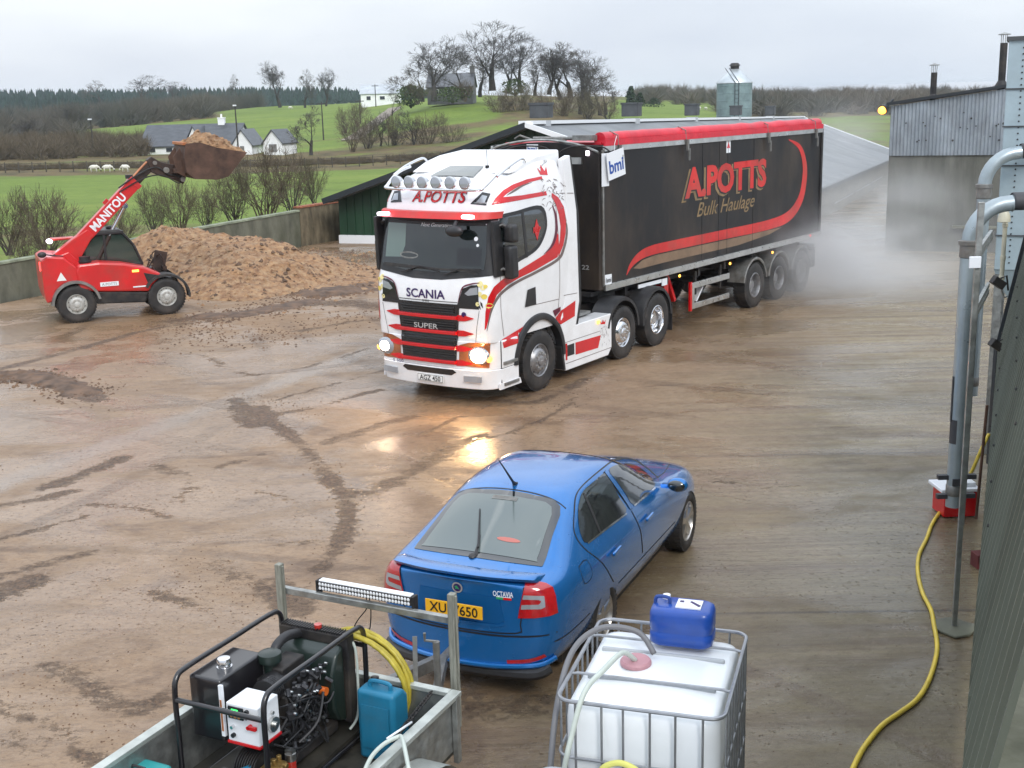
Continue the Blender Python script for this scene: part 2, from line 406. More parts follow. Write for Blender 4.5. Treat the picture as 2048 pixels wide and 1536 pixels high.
def grass_mat():
    m = bpy.data.materials.new('field_grass'); m.use_nodes = True; nt = m.node_tree; N = nt.nodes; L = nt.links; b = N['Principled BSDF']
    b.inputs['Roughness'].default_value = .8; b.inputs['Specular IOR Level'].default_value = .2
    tc = N.new('ShaderNodeTexCoord')
    def nz(s, d=6, sx=(1,1,1)):
        mp = N.new('ShaderNodeMapping'); mp.inputs['Scale'].default_value = sx; L.new(tc.outputs['Object'], mp.inputs[0])
        n = N.new('ShaderNodeTexNoise'); n.inputs['Scale'].default_value = s; n.inputs['Detail'].default_value = d; n.inputs['Roughness'].default_value = .65
        L.new(mp.outputs[0], n.inputs[0]); return n.outputs['Fac']
    def ramp(f, stops):
        c = N.new('ShaderNodeValToRGB'); e = c.color_ramp.elements
        e[0].position, e[0].color = stops[0][0], (*stops[0][1], 1); e[1].position, e[1].color = stops[-1][0], (*stops[-1][1], 1)
        for p, q in stops[1:-1]: k = e.new(p); k.color = (*q, 1)
        L.new(f, c.inputs[0]); return c.outputs[0]
    def mix(f, a, c):
        x = N.new('ShaderNodeMix'); x.data_type = 'RGBA'; L.new(f, x.inputs[0]); L.new(a, x.inputs[6]); L.new(c, x.inputs[7]); return x.outputs[2]
    g = ramp(nz(.06, 8, (1,2.2,1)), [(.3, (.10,.155,.02)), (.5, (.155,.235,.028)), (.7, (.22,.28,.045))])
    fine = ramp(nz(1.1, 8), [(.35, (.045,.06,.016)), (.65, (.14,.17,.04))])
    mm = N.new('ShaderNodeMix'); mm.data_type = 'RGBA'; mm.inputs[0].default_value = .35; L.new(g, mm.inputs[6]); L.new(fine, mm.inputs[7])
    rough = ramp(nz(.35, 8), [(.3, (.05,.045,.02)), (.55, (.14,.10,.045)), (.75, (.10,.11,.035))])
    at = N.new('ShaderNodeAttribute'); at.attribute_name = 'rough'; 
    ad = N.new('ShaderNodeMath'); ad.operation = 'ADD'; L.new(at.outputs['Fac'], ad.inputs[0])
    n2 = N.new('ShaderNodeMath'); n2.operation = 'MULTIPLY_ADD'; L.new(nz(.12, 5), n2.inputs[0]); n2.inputs[1].default_value = 1.6; n2.inputs[2].default_value = -.8
    L.new(n2.outputs[0], ad.inputs[1])
    rm = N.new('ShaderNodeMapRange'); rm.inputs[1].default_value = .3; rm.inputs[2].default_value = .7; L.new(ad.outputs[0], rm.inputs[0])
    L.new(mix(rm.outputs[0], mm.outputs[2], rough), b.inputs['Base Color'])
    bp = N.new('ShaderNodeBump'); bp.inputs['Strength'].default_value = .5; bp.inputs['Distance'].default_value = .3; L.new(nz(.9, 6), bp.inputs['Height']); L.new(bp.outputs[0], b.inputs['Normal'])
    return m
M['grass'] = grass_mat()

def in_yard(x, y):
    p = Vector((x, y, 0)) - W0; u = p.dot(UW); v = p.dot(VW)
    return v > .3 and v < 60 and -70 < u < (15.6 if v < 4 else 110 - v*.2)
def make_land():
    vs = []; fs = []; rough = []
    aa = [(-1.2 + .02*k) for k in range(0, 125)]
    ys = [-12, 0, 6, 12, 18, 24]; y = 27.0
    while y < 4000: ys.append(y); y *= 1.022 if y < 700 else 1.15
    for y in ys:
        for a in aa:
            x = a*max(y, 30) if y < 30 else a*y
            z = hz(x, y)
            if in_yard(x, y): z -= .35
            elif in_yard(x+1.2, y) or in_yard(x-1.2, y) or in_yard(x, y-1.5) or in_yard(x, y+1.5): z -= .35
            vs.append((x, y, z))
            px = 1009 + 2464*x/max(y, 1)
            r = 0.0
            if 112 < y < 150: r = .75
            if 150 <= y < 175: r = .35
            if y < 60: r = .45
            if y > 340: r = .5
            if px < 150 and y > 150: r = .85
            if px < 420 and y > 260: r = .8
            if px > 1480 and 150 < y < 220: r = .4
            if px > 1480 and y > 220: r = .75
            if 960 < px < 1240 and y > 170: r = .7
            if 700 < px < 960 and 130 < y < 175: r = .7
            rough.append(r)
    n = len(aa)
    for j in range(len(ys)-1):
        for i in range(n-1): fs.append((j*n+i, j*n+i+1, (j+1)*n+i+1, (j+1)*n+i))
    me = bpy.data.meshes.new('terrain'); me.from_pydata(vs, [], fs); me.materials.append(M['grass'])
    at = me.attributes.new('rough', 'FLOAT', 'POINT'); at.data.foreach_set('value', rough)
    struct(mkobj('terrain', me, smooth=180))
make_land()

# ---------------------------------------------------------------- the wet concrete yard
def yard_mat():
    m = bpy.data.materials.new('wet_yard'); m.use_nodes = True; nt = m.node_tree; N = nt.nodes; L = nt.links; b = N['Principled BSDF']
    tc = N.new('ShaderNodeTexCoord')
    def mapd(sx=(1,1,1), rz=0):
        mp = N.new('ShaderNodeMapping'); mp.inputs['Scale'].default_value = sx; mp.inputs['Rotation'].default_value = (0,0,rz); L.new(tc.outputs['Object'], mp.inputs[0]); return mp.outputs[0]
    def nz(s, d=6, sx=(1,1,1), r=.6, rz=0, dist=0):
        n = N.new('ShaderNodeTexNoise'); n.inputs['Scale'].default_value = s; n.inputs['Detail'].default_value = d; n.inputs['Roughness'].default_value = r; n.inputs['Distortion'].default_value = dist
        L.new(mapd(sx, rz), n.inputs[0]); return n.outputs['Fac']
    def math_(op, a, b_=None, c=None):
        x = N.new('ShaderNodeMath'); x.operation = op
        for i, q in enumerate((a, b_, c)):
            if q is None: continue
            if isinstance(q, (int, float)): x.inputs[i].default_value = q
            else: L.new(q, x.inputs[i])
        return x.outputs[0]
    def rng(f, a, b_, c=0, d=1):
        r = N.new('ShaderNodeMapRange'); r.inputs[1].default_value = a; r.inputs[2].default_value = b_; r.inputs[3].default_value = c; r.inputs[4].default_value = d; L.new(f, r.inputs[0]); return r.outputs[0]
    def mix(f, a, c):
        x = N.new('ShaderNodeMix'); x.data_type = 'RGBA'
        for s, q in ((0, f), (6, a), (7, c)):
            if isinstance(q, (int, float)): x.inputs[s].default_value = q
            elif isinstance(q, tuple): x.inputs[s].default_value = (*q, 1)
            else: L.new(q, x.inputs[s])
        return x.outputs[2]
    sep = N.new('ShaderNodeSeparateXYZ'); L.new(tc.outputs['Object'], sep.inputs[0]); X = sep.outputs[0]; Y = sep.outputs[1]
    # how far to the right of the trodden mud: a wandering line across the yard
    side = math_('ADD', math_('MULTIPLY_ADD', Y, -.30, X), math_('MULTIPLY', nz(.22, 4), 5.0))
    right = rng(side, -1.6, 2.6)
    wet = nz(.35, 5, (1, 1.6, 1), .55, .5, .6)
    conc = mix(nz(1.4, 8, (.25, 2.4, 1), .7), (.18,.145,.082), (.35,.285,.17))
    conc = mix(rng(nz(.9, 6, (.18, 5, 1), .7), .42, .62), conc, (.15,.11,.075))
    mud = mix(nz(.9, 8, (1, 1, 1), .65), (.14,.083,.045), (.40,.27,.165))
    mud = mix(rng(nz(.42, 8, (1, 1.9, 1), .72, .4, .8), .54, .64, 0, .7), mud, (.115,.066,.038))
    mud = mix(rng(nz(.3, 6, (1.6, .8, 1), .6, -.5), .54, .66, 0, .6), mud, (.30,.20,.12))
    base = mix(right, mud, conc)
    base = mix(rng(nz(6.5, 7, (.8, 1.7, 1), .78), .50, .66, 0, .6), base, (.12,.072,.043))
    base = mix(rng(nz(19, 5, (.8, 1.6, 1), .75), .52, .62, 0, .38), base, (.10,.06,.038))
    base = mix(rng(nz(4.1, 6, (1, 1.4, 1), .75, 1.1), .54, .74, 0, .45), base, (.38,.28,.20))
    wl = math_('ABSOLUTE', math_('SUBTRACT', math_('MULTIPLY', math_('ADD', X, 6.874), .903), math_('MULTIPLY', math_('SUBTRACT', Y, 15.342), .429)))
    wl = rng(math_('ADD', wl, math_('MULTIPLY', nz(1.2, 4), .5)), .38, .62, 1, 0); wl = math_('MULTIPLY', wl, rng(Y, 27, 23, 0, 1))
    base = mix(math_('MULTIPLY', wl, .35), base, (.27,.235,.20))
    olive = rng(math_('SUBTRACT', nz(.5, 5), math_('MULTIPLY', Y, .022)), .02, .3)
    base = mix(math_('MULTIPLY', math_('MULTIPLY', olive, right), .65), base, (.095,.078,.042))
    # brown spoil spread near the heap
    pdx = math_('SUBTRACT', X, -5.6); pdy = math_('MULTIPLY', math_('SUBTRACT', Y, 28.6), 1.25)
    pd = math_('SQRT', math_('ADD', math_('MULTIPLY', pdx, pdx), math_('MULTIPLY', pdy, pdy)))
    sp = rng(math_('ADD', pd, math_('MULTIPLY', nz(.7, 6), 5)), 5.2, 7.8, 1, 0)
    base = mix(math_('MULTIPLY', sp, .8), base, mix(nz(2.2, 8), (.17,.10,.05), (.33,.21,.12)))
    # grit specks
    gr = rng(nz(16, 4, (1, 1.3, 1), .7), .60, .70)
    gm = rng(nz(.6, 4), .42, .62)
    grit = math_('MULTIPLY', gr, math_('MULTIPLY_ADD', gm, .8, .12))
    base = mix(math_('MULTIPLY', grit, .7), base, (.06,.04,.028))
    base = mix(math_('MULTIPLY', rng(nz(22, 3), .62, .7), math_('MULTIPLY', gm, .35)), base, (.5,.42,.36))
    # curved tyre tracks
    trk = None
    for cx, cy, r, w in ((-14.5, 6.5, 14.2, .16), (-14.5, 6.5, 16.1, .16), (10, 32, 15.9, .22), (10, 32, 13.9, .2), (-6, 2, 9.3, .14), (-6, 2, 10.9, .13), (-9, 34, 14.8, .2), (-9, 34, 12.9, .18), (-20, 20, 15.5, .17), (2, 27, 11.9, .18)):
        dx = math_('SUBTRACT', X, cx); dy = math_('SUBTRACT', Y, cy)
        d = math_('SQRT', math_('ADD', math_('MULTIPLY', dx, dx), math_('MULTIPLY', dy, dy)))
        e = math_('ABSOLUTE', math_('SUBTRACT', d, r)); t = rng(e, w*.6, w, 1, 0)
        trk = t if trk is None else math_('MAXIMUM', trk, t)
    trk = math_('MULTIPLY', trk, rng(nz(.45, 5), .40, .58)); trk = math_('MULTIPLY', trk, rng(nz(9, 3), .3, .6, .3, 1))
    base = mix(math_('MULTIPLY', trk, .5), base, (.085,.05,.03))
    ma = N.new('ShaderNodeAttribute'); ma.attribute_name = 'mud'
    md = rng(math_('ADD', ma.outputs['Fac'], math_('MULTIPLY_ADD', nz(6.5, 8, (1, 1.3, 1), .8), 3.2, -1.90)), .05, .50)
    md = math_('MULTIPLY', md, rng(ma.outputs['Fac'], .02, .5))
    base = mix(math_('MULTIPLY', md, .9), base, mix(rng(nz(20, 4), .4, .6), (.045,.023,.012), (.19,.11,.06)))
    # concrete bay joints
    jt = None
    for k in range(6):
        e = math_('ABSOLUTE', math_('SUBTRACT', math_('MULTIPLY_ADD', X, .03, Y), 10.7+5.2*k)); t = rng(e, .012, .03, 1, 0); jt = t if jt is None else math_('MAXIMUM', jt, t)
    base = mix(math_('MULTIPLY', math_('MULTIPLY', jt, right), .75), base, (.05,.04,.03))
    L.new(base, b.inputs['Base Color'])
    # water film
    film = math_('MULTIPLY', math_('MAXIMUM', rng(wet, .43, .54), wl), math_('SUBTRACT', 1.0, md))
    rough = math_('SUBTRACT', rng(nz(3, 6, (1, 1.5, 1)), .3, .7, .38, .66), math_('MULTIPLY', film, .40))
    rough = math_('ADD', rough, math_('MULTIPLY', sp, .2))
    L.new(math_('MAXIMUM', rough, .10), b.inputs['Roughness'])
    b.inputs['Specular IOR Level'].default_value = .5
    bp = N.new('ShaderNodeBump'); bp.inputs['Strength'].default_value = .7; bp.inputs['Distance'].default_value = .022
    h = math_('ADD', math_('MULTIPLY', nz(7, 6, (1, 1, 1), .7), math_('SUBTRACT', 1.0, math_('MULTIPLY', film, .75))), math_('MULTIPLY', nz(3.2, 5, (.14, 7, 1)), math_('MULTIPLY', right, .6)))
    h = math_('SUBTRACT', h, math_('MULTIPLY', trk, .5)); h = math_('ADD', h, math_('MULTIPLY', md, math_('MULTIPLY_ADD', nz(17, 5, (1,1,1), .7), 3.0, .4))); h = math_('ADD', h, math_('MULTIPLY', grit, .8)); h = math_('ADD', h, math_('MULTIPLY', nz(34, 4, (.6, 1.5, 1), .7), math_('SUBTRACT', .55, math_('MULTIPLY', film, .35))))
    L.new(h, bp.inputs['Height']); L.new(bp.outputs[0], b.inputs['Normal'])
    return m
M['yard'] = yard_mat()
import numpy as np
TRACKS = [  # lines of churned mud, read off the yard; last number is the half width in metres, then strength
 ([(465,800),(520,830),(590,880),(650,945),(690,1000),(692,1060),(665,1110),(640,1140)], .17, 1), ([(-60,770),(0,762),(60,750),(110,755),(150,775),(195,800)], .30, 1.1), ([(-60,750),(0,738),(130,705),(250,672),(340,652),(450,640)], .20, .8),
 ([(470,800),(480,830),(505,850),(530,840),(520,815)], .22, .8), ([(495,852),(560,828),(640,815),(700,795),(760,780)], .12, .9), ([(545,802),(600,787),(680,765)], .07, .9), ([(500,752),(610,735),(760,690)], .09, .6), ([(360,705),(420,715),(450,735),(500,750)], .16, .6),
 ([(650,885),(700,872),(760,850),(830,835)], .24, .8), ([(690,990),(740,985),(800,960),(870,915),(960,870)], .26, .7), ([(100,972),(150,955),(200,935),(240,918)], .22, .95), ([(-40,1018),(60,1002),(150,982)], .16, .7), ([(180,1010),(270,1015),(330,1035)], .14, .6),
 ([(-40,1090),(90,1055),(200,1025)], .10, .7), ([(-40,1165),(80,1130),(180,1105)], .14, .7), ([(-40,1200),(50,1165)], .30, .9), ([(480,975),(590,1002)], .12, .5), ([(440,935),(540,905)], .16, .6), ([(300,930),(380,960),(360,1000)], .2, .5),
 ([(980,800),(1060,806),(1130,782),(1170,758)], .20, .8), ([(840,870),(960,818),(1060,790)], .10, .8), ([(990,876),(1100,832),(1160,788)], .08, .8), ([(700,760),(790,735)], .1, .5),
 ([(370,640),(470,630),(560,614),(650,606),(770,612)], .80, .85), ([(600,662),(700,645),(760,640)], .25, .8), ([(620,585),(700,575),(770,560)], .9, .9), ([(640,500),(700,505),(750,515)], .5, .7), ([(640,490),(760,480)], .2, .4),
 ([(100,1330),(180,1370),(260,1420),(330,1395)], .22, .7), ([(200,1160),(350,1200),(440,1240)], .12, .5), ([(430,1130),(520,1160),(600,1220)], .30, .6), ([(-40,1400),(100,1450),(180,1520)], .16, .7), ([(0,1480),(80,1500)], .2, .6), ([(620,1290),(760,1330)], .2, .4), ([(560,1090),(620,1085)], .12, .6),
 ([(1150,955),(1240,957),(1300,966)], .05, .7), ([(930,1380),(1000,1420),(1080,1400)], .4, .6), ([(1380,950),(1520,975),(1610,968)], .06, .6), ([(1150,700),(1230,690)], .3, .5), ([(1000,790),(820,800)], .3, .5)]
def track_field(X, Y):
    m = np.zeros_like(X)
    for pix, w, st in TRACKS:
        c = catmull(pix, 8); g = np.array([tuple(G(p[0], p[1]))[:2] for p in c]); 
        lo, hi = g.min(0)-1.6, g.max(0)+1.6; sel = (X > lo[0]) & (X < hi[0]) & (Y > lo[1]) & (Y < hi[1])
        xs, ys = X[sel], Y[sel]; dd = np.full_like(xs, 99.)
        for a, b in zip(g[:-1], g[1:]):
            ab = b-a; l2 = float(ab @ ab) or 1e-9; t = np.clip(((xs-a[0])*ab[0]+(ys-a[1])*ab[1])/l2, 0, 1); dd = np.minimum(dd, np.hypot(xs-a[0]-t*ab[0], ys-a[1]-t*ab[1]))
        v = m[sel]; m[sel] = np.maximum(v, st*np.clip(1.35 - dd/(w*.62)*.75, 0, 1)); 
    return m
def make_yard():
    us = [-60+2*k for k in range(0, 19)] + [-22+.11*k for k in range(0, 327)] + [14+2*k for k in range(0, 45)]
    vv = [-.1, .1] + [.2+.11*k for k in range(1, 255)] + [28.4+2*k for k in range(1, 17)]
    U, V = np.meshgrid(np.array(us), np.array(vv), indexing='ij')
    X = W0.x + UW.x*U + VW.x*V; Y = W0.y + UW.y*U + VW.y*V
    jit = np.array([noise.noise(Vector((a*1.1, b*1.1, 0)))*.8 + noise.noise(Vector((a*3.1, b*3.1, 4)))*.45 for a, b in zip(X.ravel(), Y.ravel())]).reshape(X.shape)
    m = track_field(X, Y); m = np.where(m > 0, np.clip(m + jit*.58 - .16, 0, 1.1), 0); Z = np.zeros_like(X); nn = len(vv); mf = m.ravel(); Xf, Yf, Zf = X.ravel(), Y.ravel(), Z.ravel()
    for i in range(len(Xf)):
        y = Yf[i]
        if y > 36: Zf[i] = hz0(Xf[i], y)
        if mf[i] > .05: Zf[i] += .022*min(mf[i], 1)*max(0, .35 + noise.noise(Vector((Xf[i]*5, y*5, 0))) + .5*noise.noise(Vector((Xf[i]*13, y*13, 2))))
    fs = []
    for j in range(len(us)-1):
        for i in range(nn-1):
            u, v = us[j], vv[i]
            if (v < 4 and u > 15.2) or u > 100 - v*.2: continue
            a = j*nn+i; fs.append((a, a+nn, a+nn+1, a+1))
    me = bpy.data.meshes.new('yard'); me.from_pydata(list(zip(Xf.tolist(), Yf.tolist(), Zf.tolist())), [], fs); me.materials.append(M['yard'])
    at = me.attributes.new('mud', 'FLOAT', 'POINT'); at.data.foreach_set('value', mf.astype(np.float32))
    o = mkobj('yard', me, smooth=180); struct(o)
make_yard()

# ---------------------------------------------------------------- low walls left of the yard
M['conc'] = mat('grey_concrete', (.14,.14,.105), .75, var=.35, vscale=2, bump=.3, bscale=12, dirt=(.07,.075,.04), dirt_amt=.85, dscale=.9, stretch=(1,1,.5))
M['block'] = mat('stained_blockwork', (.19,.155,.10), .8, var=.5, vscale=3.5, bump=.4, bscale=9, dirt=(.05,.045,.025), dirt_amt=.9, dscale=1.6, stretch=(1,1,.35))
M['moss'] = mat('mossy_coping', (.21,.23,.16), .8, var=.4, vscale=3, bump=.3)
M['brick'] = mat('red_brick', (.26,.09,.045), .8, var=.4, vscale=9, bump=.3)
def wall(name, label, u0, u1, h0, h1, th, m, cap, base0=0, base1=0):
    t = thing(name, label, 'wall', uv(u0, -.35))
    a = uv(u0, -.35) ; b = uv(u1, -.35); d = b-a
    b_ = MB(); n = VW*th/2
    def sec(p, h): return [p - n + Vector((0,0,-.5)), p + n + Vector((0,0,-.5)), p + n + Vector((0,0,h)), p - n + Vector((0,0,h))]
    z = Vector((0,0,0)); s0 = sec(z, h0); s1 = sec(d, h1)
    b_.add(s0+s1, [(0,3,2,1),(4,5,6,7),(0,1,5,4),(1,2,6,5),(2,3,7,6),(3,0,4,7)]); b_.build('wall_body', m, t, smooth=0, bevel=.01)
    c = MB(); n = VW*(th/2+.03)
    def cs(p, h): return [p - n + Vector((0,0,h+.002)), p + n + Vector((0,0,h+.002)), p + n*.9 + Vector((0,0,h+.07)), p - n*.9 + Vector((0,0,h+.07))]
    s0 = cs(z - d.normalized()*.02, h0); s1 = cs(d, h1)
    c.add(s0+s1, [(0,3,2,1),(4,5,6,7),(0,1,5,4),(1,2,6,5),(2,3,7,6),(3,0,4,7)]); c.build('coping', cap, t, smooth=0, bevel=.01)
    return t
wall('concrete_wall', 'long low grey concrete wall with a pale mossy top behind the heap of spoil', 0, 13.3, .98, 1.18, .22, M['conc'], M['moss'])
w2 = wall('block_wall', 'short stained blockwork wall with a reddish brick coping beside the green shed', 13.32, 17.0, 1.30, 1.30, .26, M['block'], M['brick'])

# ---------------------------------------------------------------- the long green shed
M['green_clad'] = mat('dark_green_cladding', (.012,.045,.022), .45, var=.35, vscale=.6)
M['olive_clad'] = mat('old_green_boarding', (.055,.075,.04), .7, var=.4, vscale=2, stretch=(6,6,.4))
def ribbed(name, base, col2, rough, scale, dirt, axis='x', metal=0., bdist=.03, vert=False):
    m = mat(name, base, rough, metal, var=.0, dirt=dirt, dirt_amt=.6, dscale=.7)
    nt = m.node_tree; N = nt.nodes; L = nt.links; b = N['Principled BSDF']
    tc = N.new('ShaderNodeTexCoord'); w = N.new('ShaderNodeTexWave'); w.bands_direction = axis.upper(); w.inputs['Scale'].default_value = scale; w.inputs['Distortion'].default_value = 0
    L.new(tc.outputs['Object'], w.inputs[0]); bp = N.new('ShaderNodeBump'); bp.inputs['Strength'].default_value = 1; bp.inputs['Distance'].default_value = bdist
    L.new(w.outputs['Fac'], bp.inputs['Height']); L.new(bp.outputs[0], b.inputs['Normal']); return m
M['shed_roof'] = mat('wet_fibre_cement_roof', (.15,.16,.17), .5, var=.15, vscale=.25, rvar=.1, dirt=(.16,.17,.15), dirt_amt=.5, dscale=.3)
def shed():
    B = D(1065, 246, 41.4); A = D(676, 392, 44.0); DD = D(1605, 234, 112.0)
    ax = (DD-B); ax2 = Vector((ax.x, ax.y, 0)).normalized(); perp = Vector((ax2.y, -ax2.x, 0))
    hw = 8.0; C = B + perp*hw; C.z = 1.45; E = DD + perp*8.7; E.z = D(1800, 307, E.y).z; F = A + (DD-B)
    A.z = D(676, 392, 44).z
    t = thing('long_shed', 'long low dark green farm shed with a pale grey sheet roof behind the lorry', 'shed', (B.x, B.y, -.5))
    o = Vector((B.x, B.y, -.5)); q = lambda p: p - o
    th = Vector((0,0,.14)); ov = -ax2*.7
    r = MB()
    for e0, e1 in ((A, F), (C, E)):
        down0 = (e0-B)*.03; 
        p = [B+ov, DD, e1+(e1-DD)*.03, e0+(e0-B)*.03+ov]
        vs = [q(v) for v in p] + [q(v)-th for v in p]
        r.add(vs, [(0,1,2,3),(7,6,5,4),(0,4,5,1),(1,5,6,2),(2,6,7,3),(3,7,4,0)])
    r.build('roof', M['shed_roof'], t, smooth=0)
    # verge trims and ridge cap
    M['verge'] = mat('dark_verge', (.02,.025,.03), .5)
    M['ridgecap'] = mat('white_ridge_cap', (.8,.82,.84), .5)
    v = MB(); v.bar(q(B+ov*1.05)-Vector((0,0,.06)), q(A+(A-B)*.03+ov*1.05)-Vector((0,0,.06)), .12, .20)
    v.build('verge_trim', M['verge'], t, smooth=0)
    v = MB(); v.bar(q(B+ov*1.05)-Vector((0,0,.04)), q(C+(C-B)*.03+ov*1.05)-Vector((0,0,.04)), .12, .16)
    v.build('white_verge', M['ridgecap'], t, smooth=0)
    v = MB(); v.bar(q(B+ov*1.02)+Vector((0,0,.03)), q(DD)+Vector((0,0,.03)), .5, .12); v.build('ridge_cap', M['ridgecap'], t, smooth=0)
    v = MB(); v.bar(q(DD)+Vector((0,0,.02)), q(E)+Vector((0,0,.02)), .35, .10); v.build('far_verge', M['ridgecap'], t, smooth=0)
    # walls
    w = MB(); bz = -1.2; bf = -4.5
    def dn(p, z): return Vector((p.x, p.y, z))
    pa = [q(A), q(B)-th, q(C)-th*0, dn(q(C), bz+.5), dn(q(A), bz+.5)]
    pa[0] = q(A)-th; pa[2] = q(C)-th
    w.add(pa, [(0,1,2,3,4)])
    w.add([q(C)-th, q(E)-th, dn(q(E), bf), dn(q(C), -.9)], [(0,1,2,3)], 1)
    w.add([q(A)-th, q(F)-th, dn(q(F), bf), dn(q(A), -.9)], [(0,1,2,3)])
    w.add([q(F)-th, q(DD)-th, q(E)-th, dn(q(E), bf), dn(q(F), bf)], [(0,1,2,3,4)])
    M['shedside'] = mat('old_shed_side', (.16,.14,.10), .8, var=.4, vscale=.6, stretch=(1,1,3), dirt=(.05,.05,.04), dirt_amt=.7)
    w.build('walls', [M['green_clad'], M['shedside']], t, smooth=0)
    # corrugation ribs on the gable wall, upper boarding, white plinth
    g = MB(); n = -ax2
    L_ = (C-A).length; d = (C-A).normalized(); d2 = Vector((d.x, d.y, 0))
    k = .3
    while k < L_-.3:
        f = k/L_; p = A + (C-A)*f; top = (A.z + (B.z-A.z)*min(1, k/((B-A).length*.97))) if f < .5 else (C.z + (B.z-C.z)*(1-f)*2)
        p0 = q(dn(p, -.2+0)) ; p0.z = .05 + .5 ; p1 = q(dn(p, top-.16))
        if p1.z > p0.z: g.bar(p0 + n*.02, p1 + n*.02, .05, .04, 0, up=(n.x, n.y, 0))
        k += .33
    g.build('wall_ribs', M['green_clad'], t, smooth=0)
    pl = MB(); p0 = q(dn(A, 0)); p1 = q(dn(C, 0)); p0.z = p1.z = .5+.09; pl.bar(p0 + n*.06, p1 + n*.06, .12, .32); pl.build('plinth', M['ridgecap'], t, smooth=0)
    gt = MB(); gt.bar(q(C)+Vector((.1,0,-.1))+perp*.3, q(E)+perp*.3+Vector((0,0,-.1)), .16, .14); gt.build('gutter', M['verge'], t, smooth=0)
    lg = MB()
    for f in (.25, .4, .55): 
        p = C*(1-f) + E*f; lg.bar(q(p)-Vector((0,0,1.1))+perp*.1, q(C*(1-f-.12)+E*(f+.12))-Vector((0,0,1.1))+perp*.1, .05, .06)
    lg.build('wall_rail', M['galv'], t, smooth=0)
    # roof vents on the ridge
    M['vent'] = mat('grey_vent', (.07,.075,.08), .6, var=.3, vscale=1.5); M['ventlight'] = mat('pale_vent_base', (.5,.52,.54), .6)
    first = None
    for i, (px, y0, y1, wd, lab) in enumerate(((1082, 205, 240, 38, 'square grey roof vent at the near end of the shed ridge'), (1263, 204, 236, 34, 'second grey roof vent from the near end of the shed ridge'),
        (1384, 203, 231, 26, 'middle grey roof vent standing on the shed ridge'), (1472, 207, 230, 22, 'fourth grey roof vent standing in front of the metal silo'), (1541, 208, 229, 19, 'farthest and smallest grey roof vent on the shed ridge'))):
        lo, hi = 0, 1
        for _ in range(40):
            f = (lo+hi)/2; p = B + (DD-B)*f
            pxx = 1009 + 2464*p.x/p.y
            if pxx < px: lo = f
            else: hi = f
        p = B + (DD-B)*lo; s = wd*p.y/2464; h = (y1-y0)*p.y/2464
        tv = thing('roof_vent', lab, 'roof vent', (p.x, p.y, p.z-.1), math.atan2(ax2.y, ax2.x), 'vents along the shed ridge')
        b = MB(); b.box((0,0,.1+h*.65), (s,s,h*.75)); b.build('vent_box', M['vent'], tv, smooth=0, bevel=.03)
        b = MB(); b.box((0,0,h*.12), (s*.8,s*.8,h*.36)); b.build('vent_base', M['ventlight'], tv, smooth=0)
        b = MB(); b.box((0,0,.12+h*1.03), (s*1.08,s*1.08,.08)); b.build('vent_lid', M['vent'], tv, smooth=0)
shed()

# ---------------------------------------------------------------- feed silo behind the shed
def silo():
    p = D(1468, 228, 128); r = 35*128/2464; zb = p.z-6
    t = thing('feed_silo', 'round galvanised metal silo with a conical lid behind the long shed', 'silo', (p.x, p.y, zb))
    M['silo'] = mat('silo_steel', (.22,.30,.31), .45, .4, var=.25, vscale=.8, rvar=.1)
    M['silotop'] = mat('silo_cone_steel', (.52,.56,.58), .4, .5, var=.15, vscale=.8)
    top = D(1468, 165, 128).z - zb; ap = D(1468, 138, 128).z - zb
    b = MB(); b.lathe([(r, 0), (r, top)], n=40); h = .6
    while h < top: b.lathe([(r, h-.03), (r+.03, h), (r, h+.03)], n=40); h += .75
    b.build('barrel', M['silo'], t)
    b = MB(); b.lathe([(r+.06, top-.08), (r+.06, top), (.45, ap), (0, ap)], n=40); b.build('cone_roof', M['silotop'], t, smooth=50)
    b = MB(); b.lathe([(.45, ap-.1), (.45, ap+.3), (.6, ap+.32), (.35, ap+.6), (0, ap+.6)], n=20); b.build('filler_cap', M['chassis'], t)
    b = MB()
    for s in (-.2, .2): b.bar((s-.1, -r-.12, 0), (s-.1, -r-.12, top), .05, .05); b.bar((s-.1, -r-.1, top), (s-.9, -.6, ap+.1), .05, .05)
    for k in range(int(top/.4)): b.bar((-.3, -r-.12, .4*k), (.1, -r-.12, .4*k), .03, .03)
    b.build('ladder', M['verge'], t, smooth=0)
silo()
